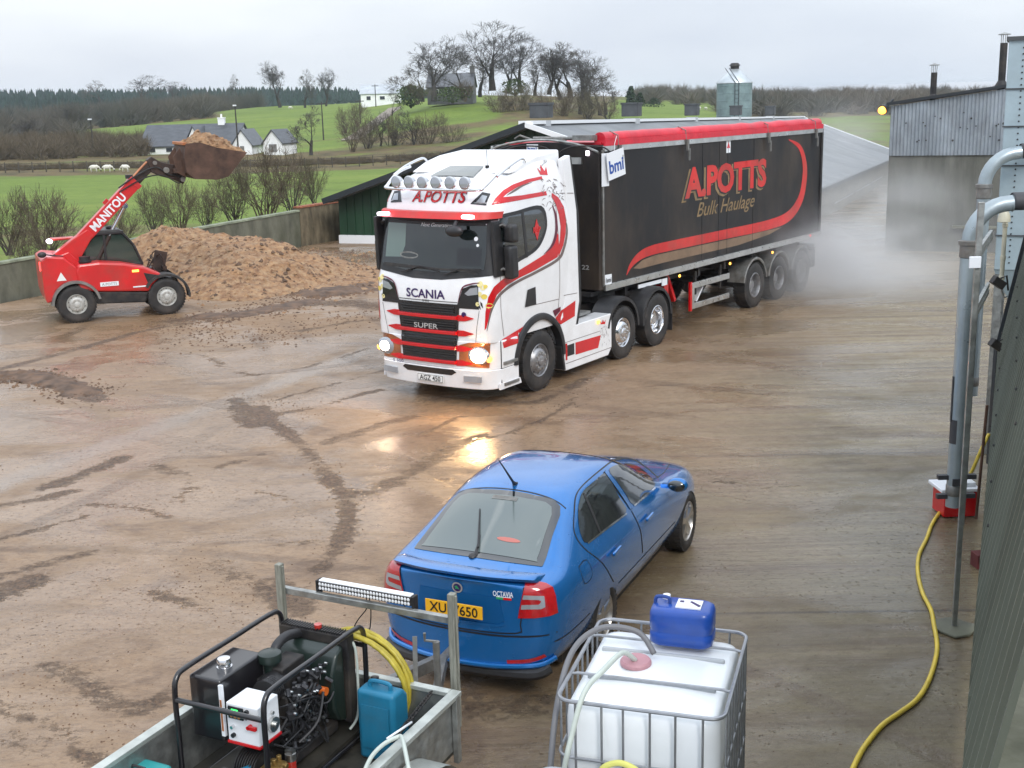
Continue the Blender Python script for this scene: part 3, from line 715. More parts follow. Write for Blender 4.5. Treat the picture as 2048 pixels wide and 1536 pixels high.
# ================================================================ TREES, HEDGES, HOUSES, ANIMALS
M['bark'] = mat('grey_bark', (.075,.065,.052), .85, var=.35, vscale=3)
M['barkdark'] = mat('dark_bark', (.045,.04,.035), .85, var=.35, vscale=3)
M['twig'] = mat('brown_twigs', (.10,.078,.05), .85, var=.35, vscale=2)
M['twiggreen'] = mat('greenish_twigs', (.095,.082,.048), .85, var=.4, vscale=.8)
M['conifer'] = mat('conifer_green', (.018,.040,.032), .85, var=.4, vscale=.3)
M['evergreen'] = mat('evergreen_leaves', (.022,.045,.018), .7, var=.5, vscale=1.5)
M['ivy'] = mat('ivy_leaves', (.05,.08,.02), .7, var=.5, vscale=1.5)
def bare_tree(seed, h=10, spread=.42, lev=6, lean=(0,0), trunk=.26, fork=.28, rad=.022, droop=0, stems=1, rmin=.02):
    """-> (trunk MB, crown MB): a tapered trunk with limbs, branches, fine twigs"""
    rnd = random.Random(seed); tr = MB(); cr = MB()
    def seg(p, d, l, r, k):
        n = 3 if k < 4 else 2
        pts = [p.copy()]; q = p.copy(); dd = d.copy()
        for i in range(n):
            dd = (dd + Vector((rnd.uniform(-1,1), rnd.uniform(-1,1), rnd.uniform(-.5,.8)))*.13 + Vector((lean[0], lean[1], 0))*.02).normalized()
            q = q + dd*(l/n); pts.append(q.copy())
        r = max(r, rmin); rr = [max(r*(1-.38*i/n), rmin*.7) for i in range(n+1)]
        (tr if k < 2 else cr).tube([tuple(a) for a in pts], rr, 7 if k < 1 else 5 if k < 2 else 3, cap=False)
        if k >= lev: return
        nb = rnd.choice((2,3,3)) if k < 3 else rnd.choice((3,3,4)) if k < lev-1 else 4
        for j in range(nb):
            ang = rnd.uniform(.55, 1.25)*spread*1.25 if (j or k > 3) else rnd.uniform(.1,.4)*spread
            ax = Vector((rnd.uniform(-1,1), rnd.uniform(-1,1), rnd.uniform(-.3,.3))); ax = (ax - dd*ax.dot(dd)).normalized()
            nd = (Matrix.Rotation(ang*rnd.choice((-1,1)), 3, ax) @ dd); nd.z += .10 - droop*k; nd.normalize()
            f = 1 if j == 0 else rnd.uniform(.55, 1)
            bp = pts[0] + (pts[-1]-pts[0])*f if f < 1 else pts[-1]
            seg(bp, nd, l*rnd.uniform(.66,.86), rr[-1]*rnd.uniform(.58,.8), k+1)
        if k >= 1 and k < lev-1:   # small side shoots keep the limbs from being naked
            for j in range(3):
                f = rnd.uniform(.2,.95); ax = Vector((rnd.uniform(-1,1), rnd.uniform(-1,1), rnd.uniform(-.4,.6))).normalized()
                nd = (dd*.55+ax).normalized(); seg(pts[0]+(pts[-1]-pts[0])*f, nd, l*.42, rr[-1]*.35, max(k+2, lev-1))
    for s in range(stems):
        d = Vector((rnd.uniform(-.25,.25)*(stems > 1)*2.2, rnd.uniform(-.25,.25)*(stems > 1)*2.2, 1)).normalized()
        seg(Vector((rnd.uniform(-.2,.2)*(stems > 1), rnd.uniform(-.2,.2)*(stems > 1), -.15)), d, h*fork, h*rad, 0)
    return tr, cr
HID = []
def proto(name, label, cat, group, trm, crm, crown='crown', **k):
    tr, cr = bare_tree(**k); t = thing(name, label, cat, (0,0,0), group=group)
    a = tr.build('trunk', trm, t, smooth=180); b = cr.build(crown, crm, t, smooth=0)
    zs = max(v.co.z for v in b.data.vertices); xs = [v.co.x for v in b.data.vertices]
    t['hh'] = zs; t['ww'] = max(xs)-min(xs); return t
used = set()
def put(p, px, yb, h_px, Y, label, w_px=None, rz=None, sink=.1, name=None):
    q = D(px, yb, Y); s = h_px*Y/2464/p['hh']; sx = s if w_px is None else w_px*Y/2464/p['ww']
    if p.name not in used: used.add(p.name); o = p; o['label'] = label
    else: o = dup(p, label=label)
    o.location = (q.x, Y, q.z - sink*s); o.scale = (sx, sx, s); o.rotation_euler = (0, 0, rz if rz is not None else random.Random(px).uniform(0, 6.28)); return o
GB = 'big bare trees on the hill'
P1 = proto('bare_tree', 'x x x x', 'tree', GB, M['barkdark'], M['barkdark'], seed=3, h=10, spread=.62, lev=6, fork=.20, rad=.026, rmin=.012)
P2 = proto('bare_tree', 'x x x x', 'tree', GB, M['barkdark'], M['barkdark'], seed=11, h=11, spread=.52, lev=6, fork=.24, rad=.024, lean=(-.5,0), rmin=.012)
P3 = proto('bare_tree', 'x x x x', 'tree', GB, M['barkdark'], M['bark'], seed=23, h=9, spread=.66, lev=6, fork=.19, rad=.024, rmin=.012)
Q1 = proto('bare_bush', 'x x x x', 'bush', 'bare bushes', M['twig'], M['twig'], 'twigs', seed=5, h=4, spread=.6, lev=4, fork=.27, rad=.012, stems=11, rmin=.008)
Q2 = proto('bare_bush', 'x x x x', 'bush', 'bare bushes', M['bark'], M['twiggreen'], 'twigs', seed=8, h=4, spread=.55, lev=4, fork=.27, rad=.011, stems=12, rmin=.008)
Q3 = proto('bare_bush', 'x x x x', 'bush', 'bare bushes', M['barkdark'], M['twig'], 'twigs', seed=15, h=4, spread=.75, lev=4, fork=.25, rad=.013, stems=9, rmin=.008)
big = [(P1, 868, 198, 120, 201, 'broad round bare tree in front of the left end of the dark farmhouse', 130), (P3, 925, 196, 100, 204, 'lower bare tree touching the right end of the dark farmhouse', 90),
 (P2, 985, 178, 126, 205, 'tallest bare tree of the hill, with a narrow fan of limbs', 110), (P2, 1040, 182, 106, 207, 'slim bare tree just right of the tallest one', 80),
 (P1, 1098, 186, 95, 206, 'dense bare tree left in the right-hand clump on the hill', 95), (P3, 1140, 192, 102, 209, 'bare tree in the middle of the right-hand clump', 110),
 (P1, 1182, 214, 102, 203, 'spreading bare tree that ends the right-hand clump', 100), (P3, 1212, 226, 72, 199, 'low bare tree leaning out at the right foot of the hill', 70),
 (P2, 1160, 232, 76, 190, 'thin bare tree half way down the hill behind the vents', 70)]
big += [(P3, 845, 200, 80, 206, 'low spreading bare tree at the left end of the dark farmhouse', 80), (P3, 960, 190, 90, 210, 'bare tree behind the tallest one on its left side', 80), (P1, 1015, 184, 84, 211, 'bare tree behind the tallest one on its right side', 84), (P3, 1070, 188, 78, 209, 'smaller bare tree left of the right-hand clump', 70), (P1, 1120, 196, 92, 212, 'bare tree at the back of the right-hand clump', 96), (P2, 1165, 200, 98, 208, 'upright bare tree in the back of the right-hand clump', 90), (P3, 1200, 232, 90, 194, 'low bare tree on the slope below the right-hand clump', 90)]
for b in big: put(b[0], b[1], b[2], b[3]*1.06, b[4], b[5], b[6]*1.22)
GL = 'bare trees along the left skyline'
for p, px, yb, h, Y, lab, w in ((P1, 560, 212, 92, 292, 'large bare tree with a crossing crown on the left skyline', 92), (P3, 610, 214, 76, 296, 'middle bare tree of the left skyline group', 62), (P1, 652, 214, 80, 294, 'right hand bare tree of the left skyline group', 60),
  (P2, 283, 205, 56, 420, 'pale bare tree standing above the conifer wood', 72), (P3, 475, 200, 52, 430, 'small bare tree poking out above the conifer wood', 34), (P2, 345, 200, 38, 430, 'faint low bare tree on the conifer skyline', 46),
  (P3, 200, 205, 45, 430, 'faint bare tree at the left end of the conifer skyline', 60)):
    o = put(p, px, yb, h, Y, lab, w); o['group'] = GL
GM = 'single trees in the fields'
for p, px, yb, h, Y, lab, w in ((P3, 622, 306, 98, 143, 'open bare tree standing right of the white garage', 90), (P2, 140, 264, 62, 225, 'dark crooked bare tree at the left end of the green hill', 70), (P3, 165, 262, 52, 226, 'leaning bare tree beside the crooked one on the left', 60),
  (P1, 45, 292, 60, 190, 'wide dark bare tree at the far left of the fields', 110), (P3, 785, 235, 60, 205, 'small bare tree in front of the white barn', 36), (P2, 830, 306, 86, 150, 'tall scrubby tree in the dip below the farmhouse', 60), (P1, 760, 300, 80, 152, 'multi-branched tree in the dip under the white barn', 70)):
    o = put(p, px, yb, h, Y, lab, w); o['group'] = GM
rn = random.Random(77)
# scrub in the dip, each bush its own
SP = [(705, 300, 70, 145, 'scrub bush left end of the dip'), (735, 305, 80, 150, 'dense scrub bush next to the curved track'), (790, 305, 95, 152, 'thick grey scrub bush under the barn'), (855, 305, 85, 150, 'brownish scrub bush in the middle of the dip'), (905, 300, 60, 148, 'low scrub bush at the right of the dip'),
      (880, 262, 45, 175, 'small scrub bush half way up the green bank'), (1000, 245, 75, 185, 'tall reddish bush below the tallest tree'), (1040, 240, 80, 187, 'tall brown bush right of the reddish one'), (1085, 242, 75, 184, 'brown bush behind the first roof vent'), (1130, 245, 80, 182, 'brown bush right of the first roof vent'), (1175, 244, 70, 181, 'wide brown bush between the first two vents'), (1215, 242, 55, 183, 'low brown bush left of the second vent'),
      (930, 200, 45, 199, 'dark bush against the right end of the dark farmhouse'), (835, 205, 50, 198, 'dark bush between the barn and the dark farmhouse'), (690, 262, 55, 178, 'bush on the left bank of the curved track'), (715, 250, 50, 190, 'bush on the right bank of the curved track')]
for i, (px, yb, h, Y, lab) in enumerate(SP):
    o = put((Q1, Q2, Q3)[i % 3], px, yb, h, Y, lab, h*1.15); o['group'] = 'scrub below the farmhouse'
# bushes right behind the low wall
FB = [(18, 500, 110, 36, 'wide bare bush behind the wall at the left edge', 120), (95, 530, 140, 35, 'pale twiggy bush behind the wall left of the red machine', 160), (60, 545, 90, 34, 'low brown bush under the pale one left of the red machine', 110), (310, 470, 90, 41, 'small bare bush behind the cab of the red machine', 90), (360, 465, 100, 42, 'bare bush beyond the wall left of the spoil heap', 95), (415, 458, 85, 43, 'grey bare bush beyond the wall above the spoil heap', 90),
      (470, 450, 110, 44.5, 'grey bushy shrub below the raised bucket', 110), (530, 445, 140, 46, 'big dense bare bush right of the raised bucket', 150), (585, 430, 125, 49, 'large twiggy bush above the middle of the wall', 120), (628, 415, 90, 51, 'last bare bush left of the blockwork wall', 70), (240, 500, 80, 37, 'low brown bush seen through the cab of the red machine', 100), (180, 520, 80, 35.5, 'scrubby bush behind the boom foot of the red machine', 90)]
for i, (px, yb, h, Y, lab, w) in enumerate(FB):
    o = put((Q2, Q1, Q3)[i % 3], px, yb, h*1.25, Y, lab, w*1.2); o['group'] = 'bare bushes behind the low wall'

# ---- woods that read as one mass
def wood(name, label, spots, m, seed, kind='bare'):
    rnd = random.Random(seed); vs = []; fs = []
    for (x, y, z, h, w) in spots:
        o = len(vs)
        if kind == 'conifer':
            n = 5
            for L_ in range(4):
                z0 = z + h*(.08+.22*L_); z1 = z0 + h*.42; r = w*(1-.22*L_)*.5; a0 = rnd.uniform(0, 6)
                b = len(vs); vs.append((x, y, min(z1, z+h)))
                for k in range(n): a = a0+2*pi*k/n; q = rnd.uniform(.7,1.15); vs.append((x+r*q*cos(a), y+r*q*sin(a), z0+rnd.uniform(-.3,.3)))
                for k in range(n): fs.append((b, b+1+k, b+1+(k+1) % n))
        else:
            for k in range(80):
                a = rnd.uniform(-1.3, 1.3); l = h*rnd.uniform(.5, 1)*(1-.35*abs(a)/1.3); s = rnd.uniform(-1, 1)
                bx = x+rnd.uniform(-.12,.12)*w; by = y+rnd.uniform(-.2,.2)*w; z0 = z + h*rnd.uniform(0,.45)
                tx = bx + sin(a)*w*.6*rnd.uniform(.4,1); tz = min(z0 + l*.7, z+h); ty = by + s*w*.3; t = h*.006 + w*.005
                b = len(vs); vs += [(bx-t, by, z0), (bx+t, by, z0), (tx, ty, tz), ((bx+tx)/2 + rnd.uniform(-1,1)*w*.15, by, tz - rnd.uniform(0,.2)*h)]
                fs += [(b, b+1, b+2), (b, b+1, b+3)]
    me = bpy.data.meshes.new(name); me.from_pydata(vs, [], fs); me.materials.append(m)
    return stuff(mkobj(name, me, smooth=0), label, 'wood')
rn = random.Random(5)
sp = []
for _ in range(2300):
    px = rn.uniform(-60, 860); Y = rn.uniform(430, 640); x = aof(px)*Y; z = hz(x, Y)
    yt = 178 + rn.uniform(-3, 8) - (4 if 300 < px < 700 else 0) + (Y-640)*-.0
    if Y < 560: yt += rn.uniform(4, 30)
    h = max(4, D(px, yt, Y).z - z); sp.append((x, Y, z-1, min(h, 26)+1, rn.uniform(3.5,5.5)))
wood('conifer_wood', 'dark conifer plantation along the left skyline', sp, M['conifer'], 1, 'conifer')
sp = []
for _ in range(620):
    px = rn.uniform(-60, 520); Y = rn.uniform(215, 400)
    lim = 300 if px < 150 else 300 - (px-150)*.45
    x = aof(px)*Y; z = hz(x, Y)
    if px > 120 and D(px, 250-(px-120)*.09, Y).z < z-3 and Y < 255: continue
    if px > 420 and Y < 330: continue
    if px > 170 and Y < 262: continue
    sp.append((x, Y, z-.5, rn.uniform(4, 7.5), rn.uniform(5, 9)))
M['farwood'] = mat('far_bare_wood', (.13,.11,.085), .9, col2=(.05,.058,.05), var=.5, vscale=.035)
wood('bare_wood', 'grey brown leafless wood on the left hillside', sp, M['farwood'], 2)
sp = []
for _ in range(620):
    px = rn.uniform(1265, 2100); Y = rn.choice((rn.uniform(225, 330), rn.uniform(330, 560))); x = aof(px)*Y; z = hz(x, Y)
    if px < 1440 and Y < 300: continue
    sp.append((x, Y, z-.5, rn.uniform(3, 6.2)*(Y/330)**.4, rn.uniform(6, 11)))
M['farwood2'] = mat('far_hedge_wood', (.15,.12,.09), .9, col2=(.055,.065,.055), var=.5, vscale=.03)
wood('far_wood', 'hazy leafless woods and hedgerows across the valley on the right', sp, M['farwood2'], 3)
sp = []
for _ in range(420):
    px = rn.uniform(-80, 1010); Y = 122 + rn.uniform(0, 3); x = aof(px)*Y
    sp.append((x, Y, hz(x, Y)-.2, rn.uniform(.5, 1.1), rn.uniform(1.5, 2.5)))
wood('field_hedge', 'low brown leafless hedge along the far side of the green field', sp, M['twig'], 4)
sp = []
for _ in range(230):
    px = rn.uniform(-60, 285); Y = rn.uniform(145, 185); x = aof(px)*Y
    sp.append((x, Y, hz(x, Y)-.2, rn.uniform(1.5, 3.6), rn.uniform(2.5, 4.5)))
wood('thicket', 'dark leafless thicket left of the white bungalow', sp, M['twig'], 6)
# dark evergreens on the right of the hill, and bushes by the farmhouse
def leafy(name, label, px, yb, h, w, Y, m, seed, cat='tree', cone=.5):
    rnd = random.Random(seed); q = D(px, yb, Y); t = thing(name, label, cat, (q.x, Y, q.z-.2)); H = h*Y/2464; Wd = w*Y/2464/2
    b = MB(); b.tube([(0,0,0), (0,0,H*.7)], [Wd*.08, Wd*.02], 6); b.build('trunk', M['barkdark'], t)
    vs = []; fs = []
    for _ in range(900):
        f = rnd.random()**.8; a = rnd.uniform(0, 6.283); r = Wd*(1-f**1.6*cone*1.6 if cone > .4 else (1-(2*f-1)**4))*rnd.uniform(.35, 1)*(1+.25*sin(a*3+seed+f*7))
        r = max(r, .05); c = Vector((r*cos(a), r*sin(a), H*(.08+.9*f))); s = H*.05*rnd.uniform(.6, 1.4)
        n = Vector((rnd.gauss(0,1), rnd.gauss(0,1), rnd.gauss(0,1))).normalized(); u = n.orthogonal().normalized(); v = n.cross(u); k = len(vs)
        vs += [c+u*s, c+v*s*.8, c-u*s*.7, c-v*s]; fs.append((k, k+1, k+2, k+3))
    b = MB(); b.add(vs, fs); b.build('crown', m, t, smooth=0)
for i, (px, yb, h, w, Y, lab) in enumerate(((1262, 214, 42, 26, 260, 'dark pointed evergreen on the skyline left of the second vent'), (1280, 214, 30, 24, 262, 'shorter dark evergreen right of the pointed one'), (1308, 214, 20, 40, 258, 'low dark evergreen bush on the skyline'))):
    leafy('evergreen_tree', lab, px, yb, h, w, Y, M['evergreen'], i)
for i, (px, yb, h, w, Y, lab) in enumerate(((822, 214, 46, 60, 200, 'rounded ivy-green bush between white barn and dark farmhouse'), (905, 205, 34, 70, 199, 'low evergreen hedge at the foot of the dark farmhouse'), (1030, 190, 34, 50, 203, 'dark evergreen bush behind the big trees'))):
    leafy('evergreen_bush', lab, px, yb, h, w, Y, M['ivy'], i+9, 'bush', .2)

# ---------------------------------------------------------------- houses
M['slate'] = mat('wet_slate', (.06,.065,.075), .35, var=.3, vscale=1.2, stretch=(1,1,4))
M['slatepale'] = mat('pale_slate', (.40,.43,.46), .4, var=.15, vscale=1)
M['whitewall'] = mat('whitewash', (.88,.89,.88), .7, var=.06, vscale=1)
M['darkstone'] = mat('dark_stone', (.13,.13,.13), .8, var=.3, vscale=1)
M['winpane'] = mat('window_pane', (.03,.035,.045), .1)
def house(name, label, px0, px1, yb, ye, yr, Y, depth, rot, wallm, roofm, windows=(), gable='right', chim=(), porch=None, vtop=0):
    a = D(px0, yb, Y); w = (px1-px0)*Y/2464; he = (yb-ye)*Y/2464; hr = (yb-yr)*Y/2464
    t = thing(name, label, 'house', (a.x, Y, a.z), rot)
    b = MB(); b.add([(0,0,-1),(w,0,-1),(w,0,he),(0,0,he),(0,depth,-1),(w,depth,-1),(w,depth,he),(0,depth,he),(0,depth/2,hr),(w,depth/2,hr)], [(0,1,2,3),(5,4,7,6),(1,5,6,9,2),(4,0,3,8,7)])
    b.build('wall', wallm, t, smooth=0)
    o = .25; b = MB(); k = (hr-he)/(depth/2); e = o*k
    for s in (0, 1):
        y0 = -o if s == 0 else depth+o
        b.add([(-o,y0,he-e+.05),(w+o,y0,he-e+.05),(w+o,depth/2,hr+.05),(-o,depth/2,hr+.05),(-o,y0,he-e+.17),(w+o,y0,he-e+.17),(w+o,depth/2,hr+.17),(-o,depth/2,hr+.17)], [(0,1,2,3),(4,5,6,7),(0,4,5,1),(1,5,6,2),(2,6,7,3),(3,7,4,0)])
    b.build('roof', roofm, t, smooth=0)
    for (fx, fz, ww, wh) in windows:
        f = MB(); f.box((fx*w, -.03, fz*he), (ww, .1, wh)); fo = f.build('window', M['whitewall'], t, smooth=0)
        g = MB(); g.box((fx*w, -.09, fz*he), (ww*.84, .04, wh*.84)); g.build('pane', M['winpane'], fo, smooth=0)
    for (fx, ch) in chim:
        c = MB(); c.box((fx*w, depth/2, hr+ch/2), (.8, .6, ch+.6)); c.box((fx*w, depth/2, hr+ch+.32), (.9,.7,.12)); c.cyl((fx*w, depth/2, hr+ch+.3), (fx*w, depth/2, hr+ch+.8), .12, 8); c.build('chimney', wallm, t, smooth=0)
    return t, w, he, hr
t, w, he, hr = house('bungalow', 'long white bungalow with dark slate roof behind the raised bucket', 283, 478, 310, 294, 255, 150, 7, R_(-4), M['whitewall'], M['slate'], ((.12,.55,.9,.55),(.3,.55,.9,.55),(.62,.55,.9,.55),(.8,.55,.7,.55)), chim=((.78,.5),))
b = MB()   # gable wing facing us, set into the front slope
gx = w*.60; b.add([(gx-1.1,-1.4,-1),(gx+1.1,-1.4,-1),(gx+1.1,-1.4,he),(gx,-1.4,hr-.2),(gx-1.1,-1.4,he),(gx-1.1,3,-1),(gx+1.1,3,-1),(gx+1.1,3,he),(gx,3,hr-.2),(gx-1.1,3,he)], [(0,1,2,3,4),(0,4,9,5),(1,6,7,2)]); b.build('gable_wing', M['whitewall'], t, smooth=0)
b = MB()
for s in (-1, 1): b.add([(gx,-1.6,hr-.1),(gx,3.2,hr-.1),(gx+s*1.3,3.2,he-.1),(gx+s*1.3,-1.6,he-.1),(gx,-1.6,hr),(gx,3.2,hr),(gx+s*1.3,3.2,he),(gx+s*1.3,-1.6,he)], [(0,1,2,3),(4,5,6,7),(0,4,5,1),(1,5,6,2),(2,6,7,3),(3,7,4,0)])
b.build('wing_roof', M['slate'], t, smooth=0)
def gable_front(name, label, px0, px1, yb, ye, yr, Y, depth, rot, door):
    a = D(px0, yb, Y); w = (px1-px0)*Y/2464; he = (yb-ye)*Y/2464; hr = (yb-yr)*Y/2464
    t = thing(name, label, 'house', (a.x, Y, a.z), rot)
    b = MB(); b.add([(0,0,-1),(w,0,-1),(w,0,he),(w/2,0,hr),(0,0,he),(0,depth,-1),(w,depth,-1),(w,depth,he),(w/2,depth,hr),(0,depth,he)], [(0,1,2,3,4),(1,6,7,2),(0,4,9,5),(5,9,8,7,6)]); b.build('wall', M['whitewall'], t, smooth=0)
    b = MB()
    for x0 in (-.2, w+.2):
        z0 = he - .2*(hr-he)/(w/2); b.add([(x0,-.2,z0+.03),(w/2,-.2,hr+.03),(w/2,depth+.2,hr+.03),(x0,depth+.2,z0+.03),(x0,-.2,z0+.15),(w/2,-.2,hr+.15),(w/2,depth+.2,hr+.15),(x0,depth+.2,z0+.15)], [(0,1,2,3),(4,5,6,7),(0,4,5,1),(1,5,6,2),(2,6,7,3),(3,7,4,0)])
    b.build('roof', M['slate'], t, smooth=0)
    d = MB(); d.box((w*.5, -.03, he*.45), (w*door, .08, he*.8)); d.build('garage_door', M['steel'], t, smooth=0)
gable_front('white_annexe', 'white gable end standing right behind the raised bucket', 466, 506, 308, 290, 262, 148, 5, R_(-6), .2)
gable_front('white_garage', 'small white garage with a gable front and dark slate roof', 528, 572, 305, 286, 262, 147, 3.2, R_(-22), .4)
house('white_barn', 'white barn with a pale grey roof on the skyline', 722, 800, 205, 189, 172, 258, 8, R_(3), M['whitewall'], M['slatepale'], ((.2,.5,1.0,.9),(.55,.5,1.2,.8)))
house('stone_farmhouse', 'tall dark stone farmhouse half hidden behind the big bare trees', 855, 945, 198, 176, 150, 212, 9, R_(-3), M['darkstone'], M['slate'], ((.2,.6,.9,.9),(.5,.6,.9,.9),(.8,.6,.9,.9)), chim=((.02,.8),(.97,.9)))
house('red_cottage', 'small reddish cottage among the trees near the orange lamp', 1756, 1790, 205, 195, 180, 420, 8, R_(10), M['brick'], M['slate'], ((.4,.5,1,.9),))
house('pale_cottage', 'pale little house on the far wooded ridge right of the silo', 1660, 1686, 195, 186, 178, 470, 7, R_(-8), M['whitewall'], M['slatepale'], ((.5,.5,1,.9),))
# ---------------------------------------------------------------- lamp posts, fence, track, sheep
def pole(px, yb, yt, Y, lab, lamp):
    a = D(px, yb, Y); h = (yb-yt)*Y/2464; t = thing('lamp_post' if lamp else 'telegraph_pole', lab, 'street lamp' if lamp else 'pole', (a.x, Y, a.z-.3), group='poles in the fields')
    b = MB(); b.tube([(0,0,0), (0,0,h+.3)], [.11, .07], 8); b.build('pole', M['barkdark'], t)
    if lamp:
        b = MB(); b.box((0,-.25,h+.32), (.3,.7,.16)); b.build('lamp_head', M['ridgecap'], t, smooth=0, bevel=.03)
    else:
        b = MB(); b.box((0,0,h), (1.4,.1,.12)); b.build('cross_arm', M['barkdark'], t, smooth=0)
pole(187, 300, 240, 152, 'dark lamp post left of the white bungalow', True)
pole(477, 305, 213, 146, 'tall dark lamp post in front of the white annexe', True)
pole(648, 292, 205, 170, 'thin telegraph pole right of the white garage', False)
pole(752, 215, 170, 245, 'telegraph pole in front of the white barn', False)
pole(722, 262, 200, 200, 'telegraph pole beside the curved track', False)
tf = thing('field_fence', 'post and rail fence along the far side of the green field', 'fence', (0, 118, 0))
b = MB(); pb = MB(); prev = None
for k in range(38):
    px = -30 + k*27.5; x = aof(px)*118; z = hz(x, 118); pb = MB(); pb.box((x, 0, z+.45), (.09,.09,1.1)); pb.build('fence_post', M['bark'], tf, smooth=0)
    if prev:
        for hh in (.45, .85): b.bar((prev[0],0,prev[1]+hh), (x,0,z+hh), .03, .05)
    prev = (x, z)
b.build('rails', M['bark'], tf, smooth=0)
M['wool'] = mat('sheep_wool', (.68,.66,.58), .95, var=.15, vscale=6)
M['sheepface'] = mat('sheep_face', (.10,.09,.08), .8)
def sheep():
    t = thing('sheep', 'x x x x', 'sheep', group='sheep grazing in the field')
    b = MB(); b.ell((0,0,.62), (.52,.26,.27), 12, 8, jit=.05); b.ell((.32,0,.66), (.24,.2,.24), 10, 6); b.tube([(.42,0,.68), (.60,0,.60), (.72,0,.42)], [.15,.10,.07], 8); b.ell((.78,0,.34), (.13,.075,.09), 8, 6)
    for s in (-1, 1): b.ell((.70,s*.10,.46), (.03,.07,.025), 6, 4)
    for x in (-.33, .3):
        for s in (-1, 1): b.tube([(x, s*.13, .5), (x+.02, s*.13, .25), (x, s*.13, 0)], [.06,.035,.03], 6)
    b.tube([(-.5,0,.66), (-.58,0,.48)], [.05,.03], 6)
    b.build('body', M['wool'], t, smooth=180); return t
S0 = sheep()
for i, (px, py, rz, lab) in enumerate(((213, 327, .3, 'sheep in the brown strip left of the red boom tip, leftmost of the upper two'), (250, 326, 2.9, 'sheep grazing just left of the red boom tip'), (188, 341, .1, 'sheep lowest in the green field, apart from the others'), (334, 325, 1.9, 'sheep under the raised bucket arm'), (580, 214, 0, 'sheep on the skyline between the two bare tree groups'), (1400, 216, 1.2, 'sheep on the far green strip left of the silo'), (1412, 217, 2.0, 'sheep on the far green strip nearest to the silo'))):
    Y = 117 if py > 300 else 288 if px < 700 else 250
    lo, hi = 50.0, 400.0
    q = D(px, py, Y); o = S0 if i == 0 else dup(S0); o['label'] = lab; o.location = (q.x, Y, hz(q.x, Y)-.02); o.rotation_euler = (0,0,rz); o.scale = (.8,)*3
tk = MB()
pts = [D(700, 285, 165), D(735, 255, 185), D(765, 232, 205), D(790, 212, 235)]
vs = []
for p in catmull([tuple(p) for p in pts], 8): vs += [(p[0]-1.3, p[1], hz(p[0]-1.3, p[1])+.08), (p[0]+1.3, p[1], hz(p[0]+1.3, p[1])+.08)]
tk.add(vs, [(2*i, 2*i+1, 2*i+3, 2*i+2) for i in range(len(vs)//2-1)]); struct(tk.build('farm_track', mat('farm_track', (.24,.20,.16), .8, var=.3), smooth=0))

# ---------------------------------------------------------------- spoil heap and scattered clods
M['spoil'] = mat('brown_spoil', (.36,.205,.10), .85, var=.5, vscale=5.5, col2=(.15,.072,.036), bump=.8, bscale=11, dirt=(.42,.31,.19), dirt_amt=.8, dscale=6)
M['spoildark'] = mat('dark_wet_spoil', (.11,.062,.035), .7, var=.5, vscale=4)
M['clod'] = mat('clods', (.20,.115,.065), .75, var=.55, vscale=1.3, col2=(.06,.035,.022))
def clods(pts, rnd, b):
    for (x, y, z, s) in pts:
        n = 5; r = [s*rnd.uniform(.6,1.3) for _ in range(n)]; a0 = rnd.uniform(0,6); k = len(b.v)
        vs = [(x, y, z + s*rnd.uniform(.5,.9)), ] + [(x+r[i]*cos(a0+2*pi*i/n), y+r[i]*sin(a0+2*pi*i/n), z - s*.15 + s*rnd.uniform(-.1,.3)) for i in range(n)]
        b.add(vs, [(0, 1+i, 1+(i+1) % n) for i in range(n)])
